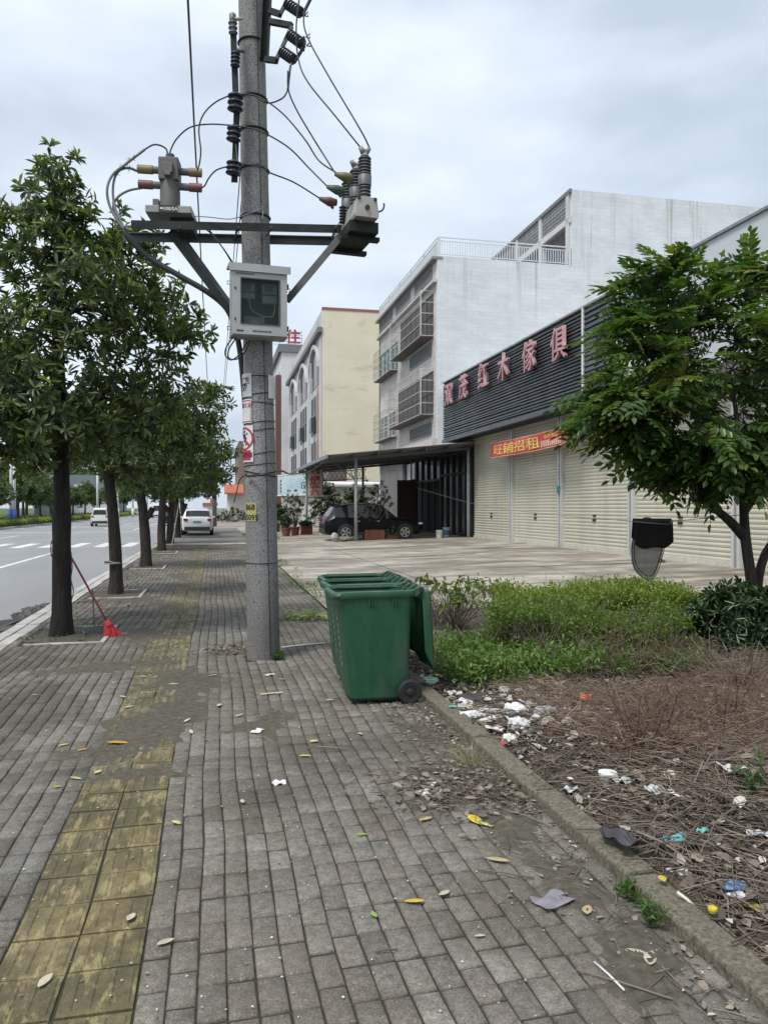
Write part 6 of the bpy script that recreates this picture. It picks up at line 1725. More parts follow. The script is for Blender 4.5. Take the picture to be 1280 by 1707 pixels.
DARKSH = leaf_mat('dark_shrub_leaf', [(.014, .035, .012), (.022, .05, .016), (.032, .068, .02), (.018, .042, .015), (.045, .09, .025)], .32, .22)
def bush(name, label, c, rad, ntips, seed, lm, L, W, per=2, nl=7, cat='shrub', shoot=.08):
    t = thing(name, label, cat, (c[0], c[1], 0)); rs = np.random.default_rng(seed)
    v = rs.normal(size=(ntips, 3)); v /= np.linalg.norm(v, axis=1, keepdims=True); v[:, 2] = np.abs(v[:, 2]) * 1.6 - .55
    tp = np.array([0, 0, c[2]]) + v * (rs.uniform(.15, 1, (ntips, 1)) ** .5) * np.array(rad)
    tp[:, 2] = np.maximum(tp[:, 2], .05)
    V, F = whorl_leaves(tp, (0, 0, c[2] * .4), per, nl, L, W, seed=seed, shoot=shoot); mesh_obj('foliage', np_mesh('foliage', V, [F]), lm, t)['kind'] = 'stuff'
    V, F = stick_arrays(np.zeros((ntips, 3)) + rs.normal(0, .04, (ntips, 3)) * np.array([1, 1, 0]), tp, .006, .002, .08); mesh_obj('stems', np_mesh('stems', V, [F]), TWIGM, t)['kind'] = 'stuff'
    return t
g = at(1240, 1040, 8.3)
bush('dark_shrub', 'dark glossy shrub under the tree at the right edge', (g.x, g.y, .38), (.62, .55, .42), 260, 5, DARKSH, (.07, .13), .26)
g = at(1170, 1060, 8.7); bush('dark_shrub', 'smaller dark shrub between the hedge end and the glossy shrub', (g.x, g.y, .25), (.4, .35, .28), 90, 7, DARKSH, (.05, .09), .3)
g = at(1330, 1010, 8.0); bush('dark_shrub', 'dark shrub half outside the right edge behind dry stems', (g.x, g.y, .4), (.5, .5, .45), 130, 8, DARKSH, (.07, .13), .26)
# sapling with drooping leaves behind the bins
SAPL = leaf_mat('sapling_leaf', [(.11, .17, .035), (.15, .21, .05), (.09, .14, .03), (.20, .25, .07)], .45, .35)
g = gp(758, 1050, .03)
sap = thing('sapling', 'leafy light-green sapling with drooping leaves just behind the bins', 'sapling', (g.x, g.y, 0)); rs = np.random.default_rng(6)
tp = np.stack([rs.normal(0, .3, 34), rs.normal(0, .22, 34), rs.uniform(.35, .72, 34)], -1)
V, F = stick_arrays(np.zeros((34, 3)), tp, .009, .003, .2); mesh_obj('stems', np_mesh('stems', V, [F]), TWIGM, sap)['kind'] = 'stuff'
P = np.repeat(tp, 6, 0) + rs.normal(0, .03, (204, 3)); D = rs.normal(size=(204, 3)) + np.array([0, 0, -.8]); Ls = rs.uniform(.08, .15, 204)
V, F = leaf_arrays(P, D, rs.normal(size=(204, 3)) + np.array([0, 0, .6]), Ls, Ls * .36, .15, .2); mesh_obj('foliage', np_mesh('foliage', V, [F]), SAPL, sap)['kind'] = 'stuff'
# bare twiggy bushes
def twig_bush(name, label, x, y, r, h, n, seed, m=TWIGM):
    t = thing(name, label, 'dead shrub', (x, y, 0)); rs = np.random.default_rng(seed)
    n = int(n * .55); S1 = np.stack([rs.normal(0, r * .75, n), rs.normal(0, r * .75, n), rs.uniform(h * .45, h * 1.15, n)], -1); S0 = S1 * np.array([.15, .15, 0]) + rs.normal(0, .03, (n, 3)) * np.array([1, 1, 0])
    l = [stick_arrays(S0, S1, .006, .003, .12)]
    B0 = np.repeat(S0 * .35 + S1 * .65, 4, 0); B1 = B0 + rs.normal(size=(4 * n, 3)) * np.array([.16, .16, .10]) + np.array([0, 0, .05]); l.append(stick_arrays(B0, B1, .003, .0015, .15))
    C0 = B0 * .4 + B1 * .6; C1 = C0 + rs.normal(size=(4 * n, 3)) * np.array([.10, .10, .07]); l.append(stick_arrays(C0, C1, .0022, .0012, .15))
    V, F = cat_arrays(l); mesh_obj('bare_twigs', np_mesh('bare_twigs', V, [F]), m, t)['kind'] = 'stuff'
    return t
REDTW = island_mat('reddish_twig', [(.12, .065, .045), (.16, .095, .065), (.09, .05, .037), (.20, .13, .09)], .95, .2, 40)
g = gp(1075, 1250); twig_bush('dead_shrub', 'bare reddish twiggy shrub in the middle of the bed', g.x, g.y, .5, .42, 60, 1, REDTW)
g = gp(1210, 1215); twig_bush('dead_shrub', 'bare twiggy shrub near the right edge of the bed', g.x, g.y, .5, .40, 55, 2, REDTW)
g = gp(735, 1042); twig_bush('dead_shrub', 'tangle of dry twigs behind the hanging bin lid', g.x, g.y, .55, .42, 70, 3)
g = gp(880, 1130); twig_bush('dead_shrub', 'dry stems standing before the hedge', g.x + .5, g.y, .35, .5, 30, 4)
g = gp(1040, 1140); twig_bush('dead_shrub', 'dry reddish stems at the foot of the hedge, right part', g.x, g.y, .45, .55, 40, 6, REDTW)
g = gp(1235, 1150); twig_bush('dead_shrub', 'dry pale stems below the dark glossy shrub', g.x, g.y, .5, .38, 50, 7)
# green seedling at the right edge, weeds at the kerb, tuft at the pole
FERN = leaf_mat('fern_leaf', [(.05, .11, .025), (.07, .14, .03), (.04, .09, .02)], .5, .3)
def seedling(label, x, y, h, n, seed, L=(.03, .06)):
    t = thing('weed', label, 'weed', (x, y, .0)); rs = np.random.default_rng(seed)
    ang_ = rs.uniform(0, 6.28, n); tp = np.stack([np.cos(ang_) * h * rs.uniform(.2, .8, n), np.sin(ang_) * h * rs.uniform(.2, .8, n), rs.uniform(.25, 1, n) * h], -1)
    P = []; D = []
    for q in tp:
        for f in np.linspace(.3, 1, 7):
            for s in range(3): P.append(q * f); D.append(rs.normal(size=3) + q / h)
    n2 = len(P); Ls = rs.uniform(*L, n2)
    V, F = leaf_arrays(P, D, rs.normal(size=(n2, 3)) * .5 + np.array([0, 0, 1]), Ls, Ls * .35, .1, .1, False); mesh_obj('leaves', np_mesh('leaves', V, [F]), FERN, t)['kind'] = 'stuff'
    V, F = stick_arrays(np.zeros((n, 3)), tp, .003, .0015, .1); mesh_obj('stems', np_mesh('stems', V, [F]), FERN, t)['kind'] = 'stuff'
g = gp(1268, 1345); seedling('feathery green seedling at the right picture edge', g.x, g.y, .26, 9, 1)
g = gp(1035, 1548); seedling('small feathery weed against the inner kerb, nearest the camera', 1.66, g.y, .10, 7, 2, (.02, .04))
g = gp(1020, 1500); seedling('small weed against the inner kerb, just behind the nearest one', 1.68, g.y, .09, 6, 3, (.02, .04))
g = gp(458, 1100); seedling('grass tuft at the foot of the utility pole', g.x + .02, g.y - .02, .09, 8, 4, (.03, .06))
g = gp(785, 1275); t = thing('grass_tuft', 'pale dry grass tuft by the kerb beyond the white paper', 'grass', (1.6, g.y, 0)); rs = np.random.default_rng(5); n = 90
S0 = rs.normal(0, .035, (n, 3)) * np.array([1, 1.6, 0]); S1 = S0 * 2.6 + np.stack([rs.normal(0, .04, n), rs.normal(0, .04, n), rs.uniform(.03, .13, n)], -1)
V, F = stick_arrays(S0, S1, .0016, .0008, .25); mesh_obj('blades', np_mesh('blades', V, [F]), island_mat('pale_blade', [(.24, .24, .10), (.30, .28, .14), (.17, .19, .07)], .8), t)['kind'] = 'stuff'
g = gp(1110, 950); seedling('low leafy weed behind the net on the concrete', g.x, g.y, .32, 8, 6, (.06, .1))
# cut leafy branch lying beyond the bins
g = gp(507, 1034)
lb = thing('cut_branch', 'cut leafy branch wilting on the paving behind the bins', 'branch', (g.x, g.y, .02)); rs = np.random.default_rng(31)
P = np.stack([rs.uniform(-.28, .3, 80), rs.normal(0, .13, 80), rs.uniform(.01, .09, 80)], -1); Ls = rs.uniform(.09, .17, 80)
V, F = leaf_arrays(P, rs.normal(size=(80, 3)) * np.array([1, 1, .3]), rs.normal(size=(80, 3)) * .4 + np.array([0, 0, 1]), Ls, Ls * .34, .15, .1); mesh_obj('leaves', np_mesh('leaves', V, [F]), leaf_mat('wilted_leaf', [(.2, .27, .09), (.28, .33, .14), (.15, .21, .06)], .5, .3), lb)
MB().tube([(-.3, 0, .02), (.0, .03, .05), (.35, -.04, .02)], .008, 5).build('stem', TWIGM, lb)
# strip of weeds where footway meets forecourt
def strip_weeds(name, label, xs_, ys_, n, seed, L, m, zmax=.06):
    rs = np.random.default_rng(seed); x = rs.uniform(*xs_, n); y = rs.uniform(*ys_, n); P = np.stack([x, y, np.asarray(court_z(x)) + rs.uniform(0, zmax, n)], -1); Ls = rs.uniform(*L, n)
    o = np.array([(xs_[0] + xs_[1]) / 2, (ys_[0] + ys_[1]) / 2, 0])
    keep = fbm(x * 3, y * 1.2, seed) > .05
    V, F = leaf_arrays(P[keep] - o, (rs.normal(size=(n, 3)) + np.array([0, 0, .7]))[keep], (rs.normal(size=(n, 3)) * .5 + np.array([0, 0, 1]))[keep], Ls[keep], Ls[keep] * .3, .1, .1, False)
    q = mesh_obj(name, np_mesh(name, V, [F]), m, None, loc=tuple(o)); return tag(q, label, None, None, 'stuff')
strip_weeds('edge_weeds', 'sparse weeds along the footway edge', (1.55, 2.1), (9.0, 24), 2600, 1, (.03, .08), WEED)
strip_weeds('edge_weeds', 'sparse weeds along the far footway edge', (1.6, 3.2), (36, 48), 2500, 2, (.06, .14), WEED, .1)
strip_weeds('kerb_weeds', 'sparse weeds in the tree pits', (-2.3, -1.5), (9.8, 34), 2200, 3, (.03, .06), FERN, .03)

# ---------------- potted plants by the canopy
def potted(label, px, py, d_z, r, h, kind, foliage_h, seed, box=False):
    p = gp(px, py, d_z); t = thing('potted_plant', label, 'potted plant', tuple(p)); rs = np.random.default_rng(seed)
    if box: MB().bx(-r, r, -r * .6, r * .6, 0, h).build('pot', TERRA, t, bevel=.02)
    else: MB().lathe([(r * .7, 0), (r * .95, h * .85), (r * 1.05, h * .86), (r * 1.05, h), (r * .9, h), (r * .85, h * .9)], 20).build('pot', TERRA, t, auto=R(40))
    n = 70
    v = rs.normal(size=(n, 3)); v /= np.linalg.norm(v, axis=1, keepdims=True)
    rad = np.array([foliage_h * .42, foliage_h * .42, foliage_h * .45]) if kind == 'bush' else np.array([r * 1.3, r * 1.3, foliage_h * .4])
    tp = np.array([0, 0, h + foliage_h * (.6 if kind == 'bush' else .4)]) + v * rs.uniform(.3, 1, (n, 1)) * rad
    V, F = whorl_leaves(tp, (0, 0, h), 2, 6, (.08, .15), .4, seed=seed, shoot=.1); mesh_obj('foliage', np_mesh('foliage', V, [F]), SHADELEAF, t)['kind'] = 'stuff'
    V, F = stick_arrays(np.zeros((n, 3)) + np.array([0, 0, h * .8]), tp, .012, .004, .08); mesh_obj('stems', np_mesh('stems', V, [F]), TWIGM, t)['kind'] = 'stuff'
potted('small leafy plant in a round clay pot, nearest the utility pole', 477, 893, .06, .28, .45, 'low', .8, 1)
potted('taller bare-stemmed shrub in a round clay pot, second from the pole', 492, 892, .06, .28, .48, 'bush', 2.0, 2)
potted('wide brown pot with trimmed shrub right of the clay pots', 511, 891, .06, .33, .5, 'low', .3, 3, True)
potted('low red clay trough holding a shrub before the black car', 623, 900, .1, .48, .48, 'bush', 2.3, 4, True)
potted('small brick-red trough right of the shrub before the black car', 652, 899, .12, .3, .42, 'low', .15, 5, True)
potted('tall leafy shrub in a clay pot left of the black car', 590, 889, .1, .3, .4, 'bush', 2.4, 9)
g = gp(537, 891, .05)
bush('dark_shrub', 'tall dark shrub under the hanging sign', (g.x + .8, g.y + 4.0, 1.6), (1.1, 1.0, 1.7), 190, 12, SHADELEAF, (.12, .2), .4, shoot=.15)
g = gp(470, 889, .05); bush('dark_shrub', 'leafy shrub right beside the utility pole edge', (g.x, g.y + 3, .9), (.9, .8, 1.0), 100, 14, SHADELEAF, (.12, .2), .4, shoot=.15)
g = gp(570, 880, .05); bush('dark_shrub', 'rounded shrub behind the rear of the black car', (9.4, 52, 1.3), (1.2, 1.0, 1.5), 150, 15, FARLEAF, (.14, .22), .4, shoot=.15)
# white pot
p = gp(537, 892, .06); t = thing('flower_pot', 'small white pot standing left of the round stone', 'pot', tuple(p))
MB().lathe([(.16, 0), (.13, .12), (.2, .3), (.24, .34), (.24, .38), (.18, .37)], 18).build('bowl', PAILW, t, auto=R(40)); MB().bx(-.15, .15, -.15, .15, -.02, .05).build('foot', mat('pink_foot', (.42, .33, .3), .8), t)

# ---------------- far hedges and trees across the road
def far_hedge(name, label, x0, x1, y0, y1, z1, n, seed, lm, L=(.12, .22)):
    rs = np.random.default_rng(seed); P = np.stack([rs.uniform(x0, x1, n), rs.uniform(y0, y1, n), rs.beta(2, 1, n) * z1], -1); P[:, 2] *= 1 + .12 * np.sin(P[:, 1] * .9); Ls = rs.uniform(*L, n); o = np.array([(x0 + x1) / 2, (y0 + y1) / 2, 0])
    V, F = leaf_arrays(P - o, rs.normal(size=(n, 3)), rs.normal(size=(n, 3)) * .5 + np.array([0, 0, 1]), Ls, Ls * .55, .1, .1, False)
    t = thing(name, label, 'hedge', tuple(o)); mesh_obj('foliage', np_mesh('foliage', V, [F]), lm, t)['kind'] = 'stuff'
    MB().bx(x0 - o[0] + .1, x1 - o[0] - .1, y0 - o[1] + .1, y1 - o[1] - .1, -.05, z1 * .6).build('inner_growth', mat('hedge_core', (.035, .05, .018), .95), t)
far_hedge('median_hedge', 'long clipped yellow-green hedge along the road median', -17.6, -16.75, 30, 180, .55, 22000, 1, HEDGEL)
far_hedge('median_hedge', 'darker purple-tinged hedge behind the median hedge', -19.4, -17.9, 30, 180, .75, 14000, 2, leaf_mat('purple_hedge', [(.06, .05, .045), (.06, .085, .03), (.09, .075, .06), (.05, .07, .028)], .6, .2))
ft = make_tree('roadside_tree', 'nearest roadside tree of the far green belt, left picture edge', (-37, 146, 0), tr(2.6, .16, .1), [(Vector((0, 0, 3.6)), (2.0, 2.0, 1.3), 130), (Vector((.8, .3, 4.4)), (1.2, 1.2, .8), 50), (Vector((-.8, -.3, 3.0)), (1.2, 1.2, .8), 50)], 41, bark=BARK2, leafm=FARLEAF, per=2, nl=6, L=(.22, .36), W=.42, group='trees beyond the road', shoot=.3)
FT = [(-36, 160, 1.7), (-38, 172, 2.0), (-36, 186, 1.8), (-39, 200, 2.3), (-36, 216, 2.0), (-40, 232, 2.5), (-37, 250, 2.2), (-41, 270, 2.7), (-38, 295, 2.5), (-42, 320, 2.8), (-47, 185, 2.4), (-50, 215, 2.8),
      (-18.1, 57, .8), (-18.3, 64, .9), (-18, 71, .75), (-18.2, 79, .95), (-18.1, 88, .85), (-18.3, 97, .95), (-18, 107, .9), (-18.2, 118, .95), (-18, 131, .9), (-18.1, 146, 1.0), (-18, 165, 1.0)]
ORD = ('nearest', 'second', 'third', 'fourth', 'fifth', 'sixth', 'seventh', 'eighth', 'ninth', 'tenth', 'farthest')
for i, (x, y, s) in enumerate(FT):
    c = copy_tree(ft); c.location = (x, y, 0); c.rotation_euler = (0, 0, i * 1.9); c.scale = (s, s, s * random.uniform(.9, 1.1))
    if i < 12: c['label'] = '%s tree in the far green belt beyond both carriageways, counted from the near end' % (('second', 'third', 'fourth', 'fifth', 'sixth', 'seventh', 'eighth', 'ninth', 'tenth', 'farthest', 'nearer back-row', 'farther back-row')[i]); c['group'] = 'trees beyond the road'
    else: c['label'] = '%s small tree in the row on the road median' % ORD[i - 12]; c['group'] = 'small trees on the median'
# lamp columns on the median, blue-wrapped base
for k, (px, d) in enumerate(((19, 68), (24.5, 69), (163, 100), (197, 112), (222, 128), (246, 150))):
    p = at(px, 860, d); t = thing('lamp_post', ['left thin white lamp column with blue foot on the median', 'right thin white lamp column of the near pair', 'white median column just left of the second trunk', 'white median column between second and third trunks', 'white median column next to the third trunk', 'farthest white median column'][k], 'lamp post', (p.x, p.y, 0), 0, 'white columns on the median')
    MB().tube([(0, 0, 0), (0, 0, 8.5)], [.16 if k > 1 else .14, .10], 10).build('shaft', mat('white_column', (.62, .63, .63), .5), t, True)
    MB().tube([(0, 0, 0), (0, 0, 1.5)], [.24, .2], 10).build('wrapped_foot', mat('blue_wrap', (.03, .08, .28), .6) if k < 2 else mat('white_column', (.62, .63, .63), .5), t, True)
    MB().tube([(0, 0, 8.4), (.6, 0, 8.8), (1.6, 0, 8.9)], .05, 8).bx(1.3, 2.0, -.12, .12, 8.86, 8.96).build('lamp_arm', mat('white_column', (.62, .63, .63), .5), t)
# far buildings across the road
fb = thing('far_block', 'wide blue-grey flat building across the road behind the trees', 'building', (0, 0, 0))
a, b = atY(58, 845, 190), atY(192, 845, 190)
MB().bx(a.x, b.x, 190, 215, 0, 9.2).build('wall', mat('blue_grey_far', (.16, .20, .22), .7, var=.1, nscale=.1), fb)
MB().bx(b.x - 9, b.x - 5, 189.7, 190, 4.2, 7.0).build('window', mat('pale_far', (.5, .52, .53), .7), fb); MB().bx(b.x - 10, b.x - .5, 189.6, 189.9, 0, 3.2).build('entrance', mat('pale_far', (.5, .52, .53), .7), fb)
for i in range(3): MB().bx(b.x - 14 + i * 1.4, b.x - 13.7 + i * 1.4, 189.5, 189.9, 0, 9).build('column', MATS['pale_far'], fb)
# distant shrubs at the end of the footway
g = at(392, 860, 88); bush('far_shrub', 'white-flowered shrub bank at the end of the footway', (g.x, g.y, .6), (2.6, 1.2, .9), 130, 21, leaf_mat('flowering', [(.03, .05, .02), (.05, .08, .03), (.03, .05, .025), (.5, .5, .5), (.04, .06, .025)], .6, .2), (.18, .3), .5, shoot=.2)
# ================================================================ SMALL THINGS
# ---- broom and dustpan at the first tree
g = gp(182, 1060); top = at(117, 925, 10.05)
br2 = thing('broom', 'red broom leaning on the nearest street tree', 'broom', (g.x, g.y, 0))
o = Vector((g.x, g.y, 0)); hp = o + Vector((0, 0, .14)); RBR = mat('red_handle', (.24, .03, .045), .45); RBS = mat('red_bristle', (.62, .045, .05), .6, var=.25, nscale=40)
MB().tube([hp - o, top - o], .013, 8).build('handle', RBR, br2, True)
dirv = (hp - top).normalized()
MB().tube([hp - o - dirv * .06, hp - o + dirv * .03], [.025, .055], 10).build('ferrule', RBS, br2, True)
rs = np.random.default_rng(2); n = 260
a = rs.uniform(0, 6.28, n); r = rs.uniform(0, .05, n)
P0 = np.array(hp - o) + np.stack([np.cos(a) * r, np.sin(a) * r * .6, np.zeros(n)], -1); P1 = np.array(hp - o) + np.stack([np.cos(a) * r * 2.4 + .05, np.sin(a) * r * 2.0 - .02, np.full(n, -.135)], -1)
V, F = stick_arrays(P0, P1, .006, .004, .1); mesh_obj('bristles', np_mesh('bristles', V, [F]), RBS, br2)['kind'] = 'stuff'
g = gp(160, 1061)
dp = thing('dustpan', 'grey dustpan with a long thin handle beside the broom', 'dustpan', (g.x, g.y, 0), R(15))
GP = mat('grey_plastic', (.10, .11, .105), .5, var=.2)
MB().bx(-.15, .15, -.11, .11, .005, .014).bx(-.15, -.138, -.11, .11, .014, .075).bx(.138, .15, -.11, .11, .014, .075).bx(-.138, .138, .1, .11, .014, .12).build('pan', GP, dp, bevel=.004)
MB().tube([Vector((0, .105, .06)), at(165, 982, 9.95) - Vector((g.x, g.y, 0)) + Vector((0, .1, 0))], .009, 6).build('handle', mat('green_grey_stick', (.07, .085, .06), .6), dp, True)
# wire loops hooked on the first trunk
for lab, pts in (('thin wire hook on the left of the nearest trunk', [(92, 897), (86, 905), (86, 925), (90, 930)]), ('dangling chain of wire right of the nearest trunk', [(119, 920), (121, 945), (119, 965), (123, 985), (120, 1000)])):
    P = spline([at(x, y, 9.72) for x, y in pts], 6); o = P[0]; q = MB().tube([p - o for p in P], .007, 5).build('wire', mat('rusty_wire', (.08, .06, .055), .7), None, loc=o); tag(q, lab, 'wire')

# ---- banner under the fascia
def ban(u, v):
    a, b = atX(817, 738, 11.45), atX(947, 709, 11.35); h = .66 - .06 * u
    p = a.lerp(b, u); p.z += -.05 * math.sin(PI * u) - v * h; p.x += .03 * math.sin(9 * u + 2 * v) + .02 * math.sin(23 * u)
    if u > .93: p.z -= (u - .93) * (1.2 * v - .6) * -1.5
    return p
bn = thing('banner', 'red banner with yellow characters strung across the shutters', 'banner', tuple(ban(.5, .5)))
bo = Vector(bn.location); nu, nv = 48, 6
V = [ban(i / nu, j / nv) - bo for i in range(nu + 1) for j in range(nv + 1)]
F = [(i * (nv + 1) + j, (i + 1) * (nv + 1) + j, (i + 1) * (nv + 1) + j + 1, i * (nv + 1) + j + 1) for i in range(nu) for j in range(nv)]
BANM = mat('banner_red', (.52, .05, .055), .7, var=.15, nscale=3, dirt=(.58, .2, .17), dirt_amt=.4)
cl = MB().add(V, F).build('cloth', BANM, bn, True); sm = cl.modifiers.new('thickness', 'SOLIDIFY'); sm.thickness = .004; sm.offset = 0
YELP = mat('banner_yellow', (.68, .50, .12), .7, var=.15, nscale=6); PALP = mat('banner_border', (.60, .42, .32), .7, var=.2, nscale=5)
LBAN = (ban(0, 0) - ban(1, 0)).length
def ban_text(body, u0, u1, v0, v1, m, bold):
    me = text_mesh(body, 1, 0, bold); xs = [v.co.x for v in me.vertices]; ys = [v.co.y for v in me.vertices]; xa, xb, ya, yb = min(xs), max(xs), min(ys), max(ys)
    for v in me.vertices:
        p = ban(u0 + (u1 - u0) * (v.co.x - xa) / (xb - xa), v1 + (v0 - v1) * (v.co.y - ya) / (yb - ya)); v.co = p - bo + Vector((-.012, 0, 0))
    return mesh_obj('print', me, m, cl)
ban_text('旺铺招租', .05, .68, .16, .84, YELP, .012)
ban_text('联系电话', .74, .88, .16, .40, YELP, .01)
for (v0, v1) in ((.02, .06), (.94, .98)):
    b = MB()
    for i in range(nu): b.add([ban(i / nu, v0) - bo + Vector((-.008, 0, 0)), ban((i + 1) / nu, v0) - bo + Vector((-.008, 0, 0)), ban((i + 1) / nu, v1) - bo + Vector((-.008, 0, 0)), ban(i / nu, v1) - bo + Vector((-.008, 0, 0))], [(0, 1, 2, 3)])
    b.build('border', PALP, cl)
b = MB()
for i in range(11): u = .70 + i * .021; b.add([ban(u, .5) - bo + Vector((-.012, 0, 0)), ban(u + .014, .5) - bo + Vector((-.012, 0, 0)), ban(u + .014, .86) - bo + Vector((-.012, 0, 0)), ban(u, .86) - bo + Vector((-.012, 0, 0))], [(0, 1, 2, 3)])
b.build('number_print', PALP, cl)
for u in (0, 1): MB().tube([ban(u, 0) - bo, ban(u, 0) - bo + Vector((.2, (.5 if u == 0 else -.8), .35))], .008, 5).build('string', mat('pale_wire', (.5, .5, .48), .5), bn)

# ---- net and black cloth on the line
ln_pts = [at(690, 812, 37), at(800, 842, 24), at(1050, 869, 11.2), at(1125, 868, 11.0), at(1238, 858, 10.1)]
o = ln_pts[2]; q = MB().tube([p - o for p in spline(ln_pts, 10)], .005, 5).build('clothesline', GREYC, None, loc=o); tag(q, 'thin clothesline from the canopy to the leafy tree', 'clothesline')
cd = 11.1
co = at(1087, 866, cd)
clo = thing('black_cloth', 'black cloth folded over the clothesline before the shutters', 'cloth', tuple(co))
V = []; nu, nv = 18, 14
for i in range(nu + 1):
    u = i / nu; x = (u - .5) * .56
    ln_ = .43 - .06 * (2 * u - 1) ** 2 - .10 * max(0, u - .75) * 2 + .02 * math.sin(9 * u)
    for j in range(nv + 1):
        v = j / nv * 2 - 1
        dep = .02 + .05 * abs(v); z = -ln_ * abs(v) * (1 if v < 0 else .75) + .008; yy = (-1 if v < 0 else 1) * dep + .018 * math.sin(11 * u + 2 * v) * abs(v)
        V.append(RGT * x + FWD * yy + Vector((0, 0, z)))
F = [(i * (nv + 1) + j, (i + 1) * (nv + 1) + j, (i + 1) * (nv + 1) + j + 1, i * (nv + 1) + j + 1) for i in range(nu) for j in range(nv)]
c_ = MB().add(V, F).build('fabric', mat('black_fabric', (.018, .014, .013), .95, var=.3, nscale=30), clo, True); sm = c_.modifiers.new('t', 'SOLIDIFY'); sm.thickness = .008
no = at(1078, 915, cd + .12)
nt_t = thing('net', 'grey fishing net with dark hoop hanging below the black cloth', 'net', tuple(no))
def outline(a): 
    return .235 * math.cos(a) * (1 + .1 * math.sin(a)) + .02 * math.sin(3 * a), .46 * math.sin(a)
V = [(RGT * 0 + FWD * .05)]; na, nr = 36, 8
for i in range(1, nr + 1):
    t_ = i / nr
    for k in range(na):
        a = 2 * PI * k / na; x, z = outline(a); V.append(RGT * (x * t_) + Vector((0, 0, z * t_)) + FWD * (.10 * (1 - t_ ** 2) + .012 * math.sin(7 * a) * t_))
F = [(0, 1 + k, 1 + (k + 1) % na) for k in range(na)] + [(1 + i * na + k, 1 + (i + 1) * na + k, 1 + (i + 1) * na + (k + 1) % na, 1 + i * na + (k + 1) % na) for i in range(nr - 1) for k in range(na)]
m_, nt_, b_ = new_mat('net_mesh'); b_.inputs['Base Color'].default_value = (.26, .265, .25, 1); b_.inputs['Roughness'].default_value = .9
tp_ = nn(nt_, 'ShaderNodeBsdfTransparent'); mx = nn(nt_, 'ShaderNodeMixShader'); mx.inputs[0].default_value = .12
nt_.links.new(b_.outputs[0], mx.inputs[1]); nt_.links.new(tp_.outputs[0], mx.inputs[2]); nt_.links.new(mx.outputs[0], nt_.nodes['Material Output'].inputs['Surface'])
MB().add(V, F).build('mesh_bag', m_, nt_t, True)
for s_ in (1.0, .86): MB().tube([RGT * (outline(a)[0] * s_ + .01) + Vector((0, 0, outline(a)[1] * s_)) - FWD * .01 for a in np.linspace(0, 2 * PI, 40)], .006, 5, False).build('hoop', BLACKC, nt_t)

# ---------------------------------------------------------------- litter that nobody could count
LITTERL = island_mat('dry_leaf_litter', [(.15, .115, .085), (.22, .18, .14), (.10, .078, .06), (.29, .25, .20), (.17, .14, .11), (.075, .06, .05)], .9, .2, 60)
PALESC = island_mat('pale_scraps', [(.42, .40, .36), (.55, .54, .50), (.34, .30, .25), (.5, .47, .42)], .8, .15, 40)
DRYG = island_mat('dry_grass', [(.19, .135, .09), (.26, .195, .14), (.13, .09, .065), (.34, .27, .20), (.21, .155, .11), (.10, .072, .055)], .95, .15, 40)
def surf_z(x, y):
    x = np.asarray(x); y = np.asarray(y)
    return np.where(x > BK1, bed_z(x, y), np.where(x > BK0, .076, wob(x, y)[1] + .003))
def flakes(name, label, x, y, rs, L, m, wr=(.3, .7), tilt=.35, lift=.012):
    n = len(x); P = np.stack([x, y, surf_z(x, y) + rs.uniform(.002, lift, n)], -1); a = rs.uniform(0, 6.28, n); D = np.stack([np.cos(a), np.sin(a), rs.normal(0, tilt * .4, n)], -1); N = np.stack([rs.normal(0, tilt, n), rs.normal(0, tilt, n), np.ones(n)], -1); Ls = rs.uniform(*L, n)
    V, F = leaf_arrays(P, D, N, Ls, Ls * rs.uniform(*wr, n), .15, .0); q = mesh_obj(name, np_mesh(name, V, [F]), m); return tag(q, label, None, None, 'stuff')
def sticks(name, label, x, y, rs, L, r, m, tilt=.12, lift=.03, bend=.08):
    n = len(x); a = rs.uniform(0, 6.28, n); Ls = rs.uniform(*L, n); D = np.stack([np.cos(a), np.sin(a), rs.normal(0, tilt, n)], -1) * Ls[:, None] * .5
    P = np.stack([x, y, surf_z(x, y) + rs.uniform(.003, lift, n)], -1)
    V, F = stick_arrays(P - D, P + D, rs.uniform(*r, n), None, bend); q = mesh_obj(name, np_mesh(name, V, [F]), m); return tag(q, label, None, None, 'stuff')
rs = np.random.default_rng(77)
def bedpts(n, k=1.0): # denser towards the kerb
    x = BK1 + .02 + np.abs(rs.normal(0, 1.3 * k, n)); y = rs.uniform(.8, 8.2, n); ok = (x < 6.5); return x[ok], y[ok]
x, y = bedpts(8500); sticks('twig_litter', 'broken twigs and stalks covering the bed', x, y, rs, (.06, .26), (.0015, .005), TWIGM)
x, y = bedpts(1500); sticks('twig_litter', 'thicker broken sticks lying in the bed', x, y, rs, (.12, .42), (.003, .0075), TWIGM, .10, .05, .1)
n = 1500; x = rs.uniform(1.95, 3.6, n); y = rs.uniform(1.0, 4.6, n); sticks('twig_litter', 'tangle of dry stalks in the near corner of the bed', x, y, rs, (.15, .45), (.002, .0055), TWIGM, .14, .07, .15)
x, y = bedpts(3600, 1.15); flakes('leaf_litter', 'dry curled leaves and scraps covering the bed', x, y, rs, (.02, .065), LITTERL, lift=.04)
x, y = bedpts(420, .8); flakes('paper_scraps', 'pale paper and plastic scraps in the bed', x, y, rs, (.02, .10), PALESC, (.4, .9), .5, .04)
x = rs.uniform(1.95, 3.0, 420); y = rs.uniform(4.6, 7.0, 420); flakes('paper_scraps', 'dense small pale rubbish beside the bins', x, y, rs, (.02, .09), PALESC, (.3, .9), .8, .05)
x, y = bedpts(1300, 1.1); flakes('leaf_litter', 'larger matted dead leaves in the bed', x, y, rs, (.05, .11), LITTERL, (.35, .6), .5, .05)
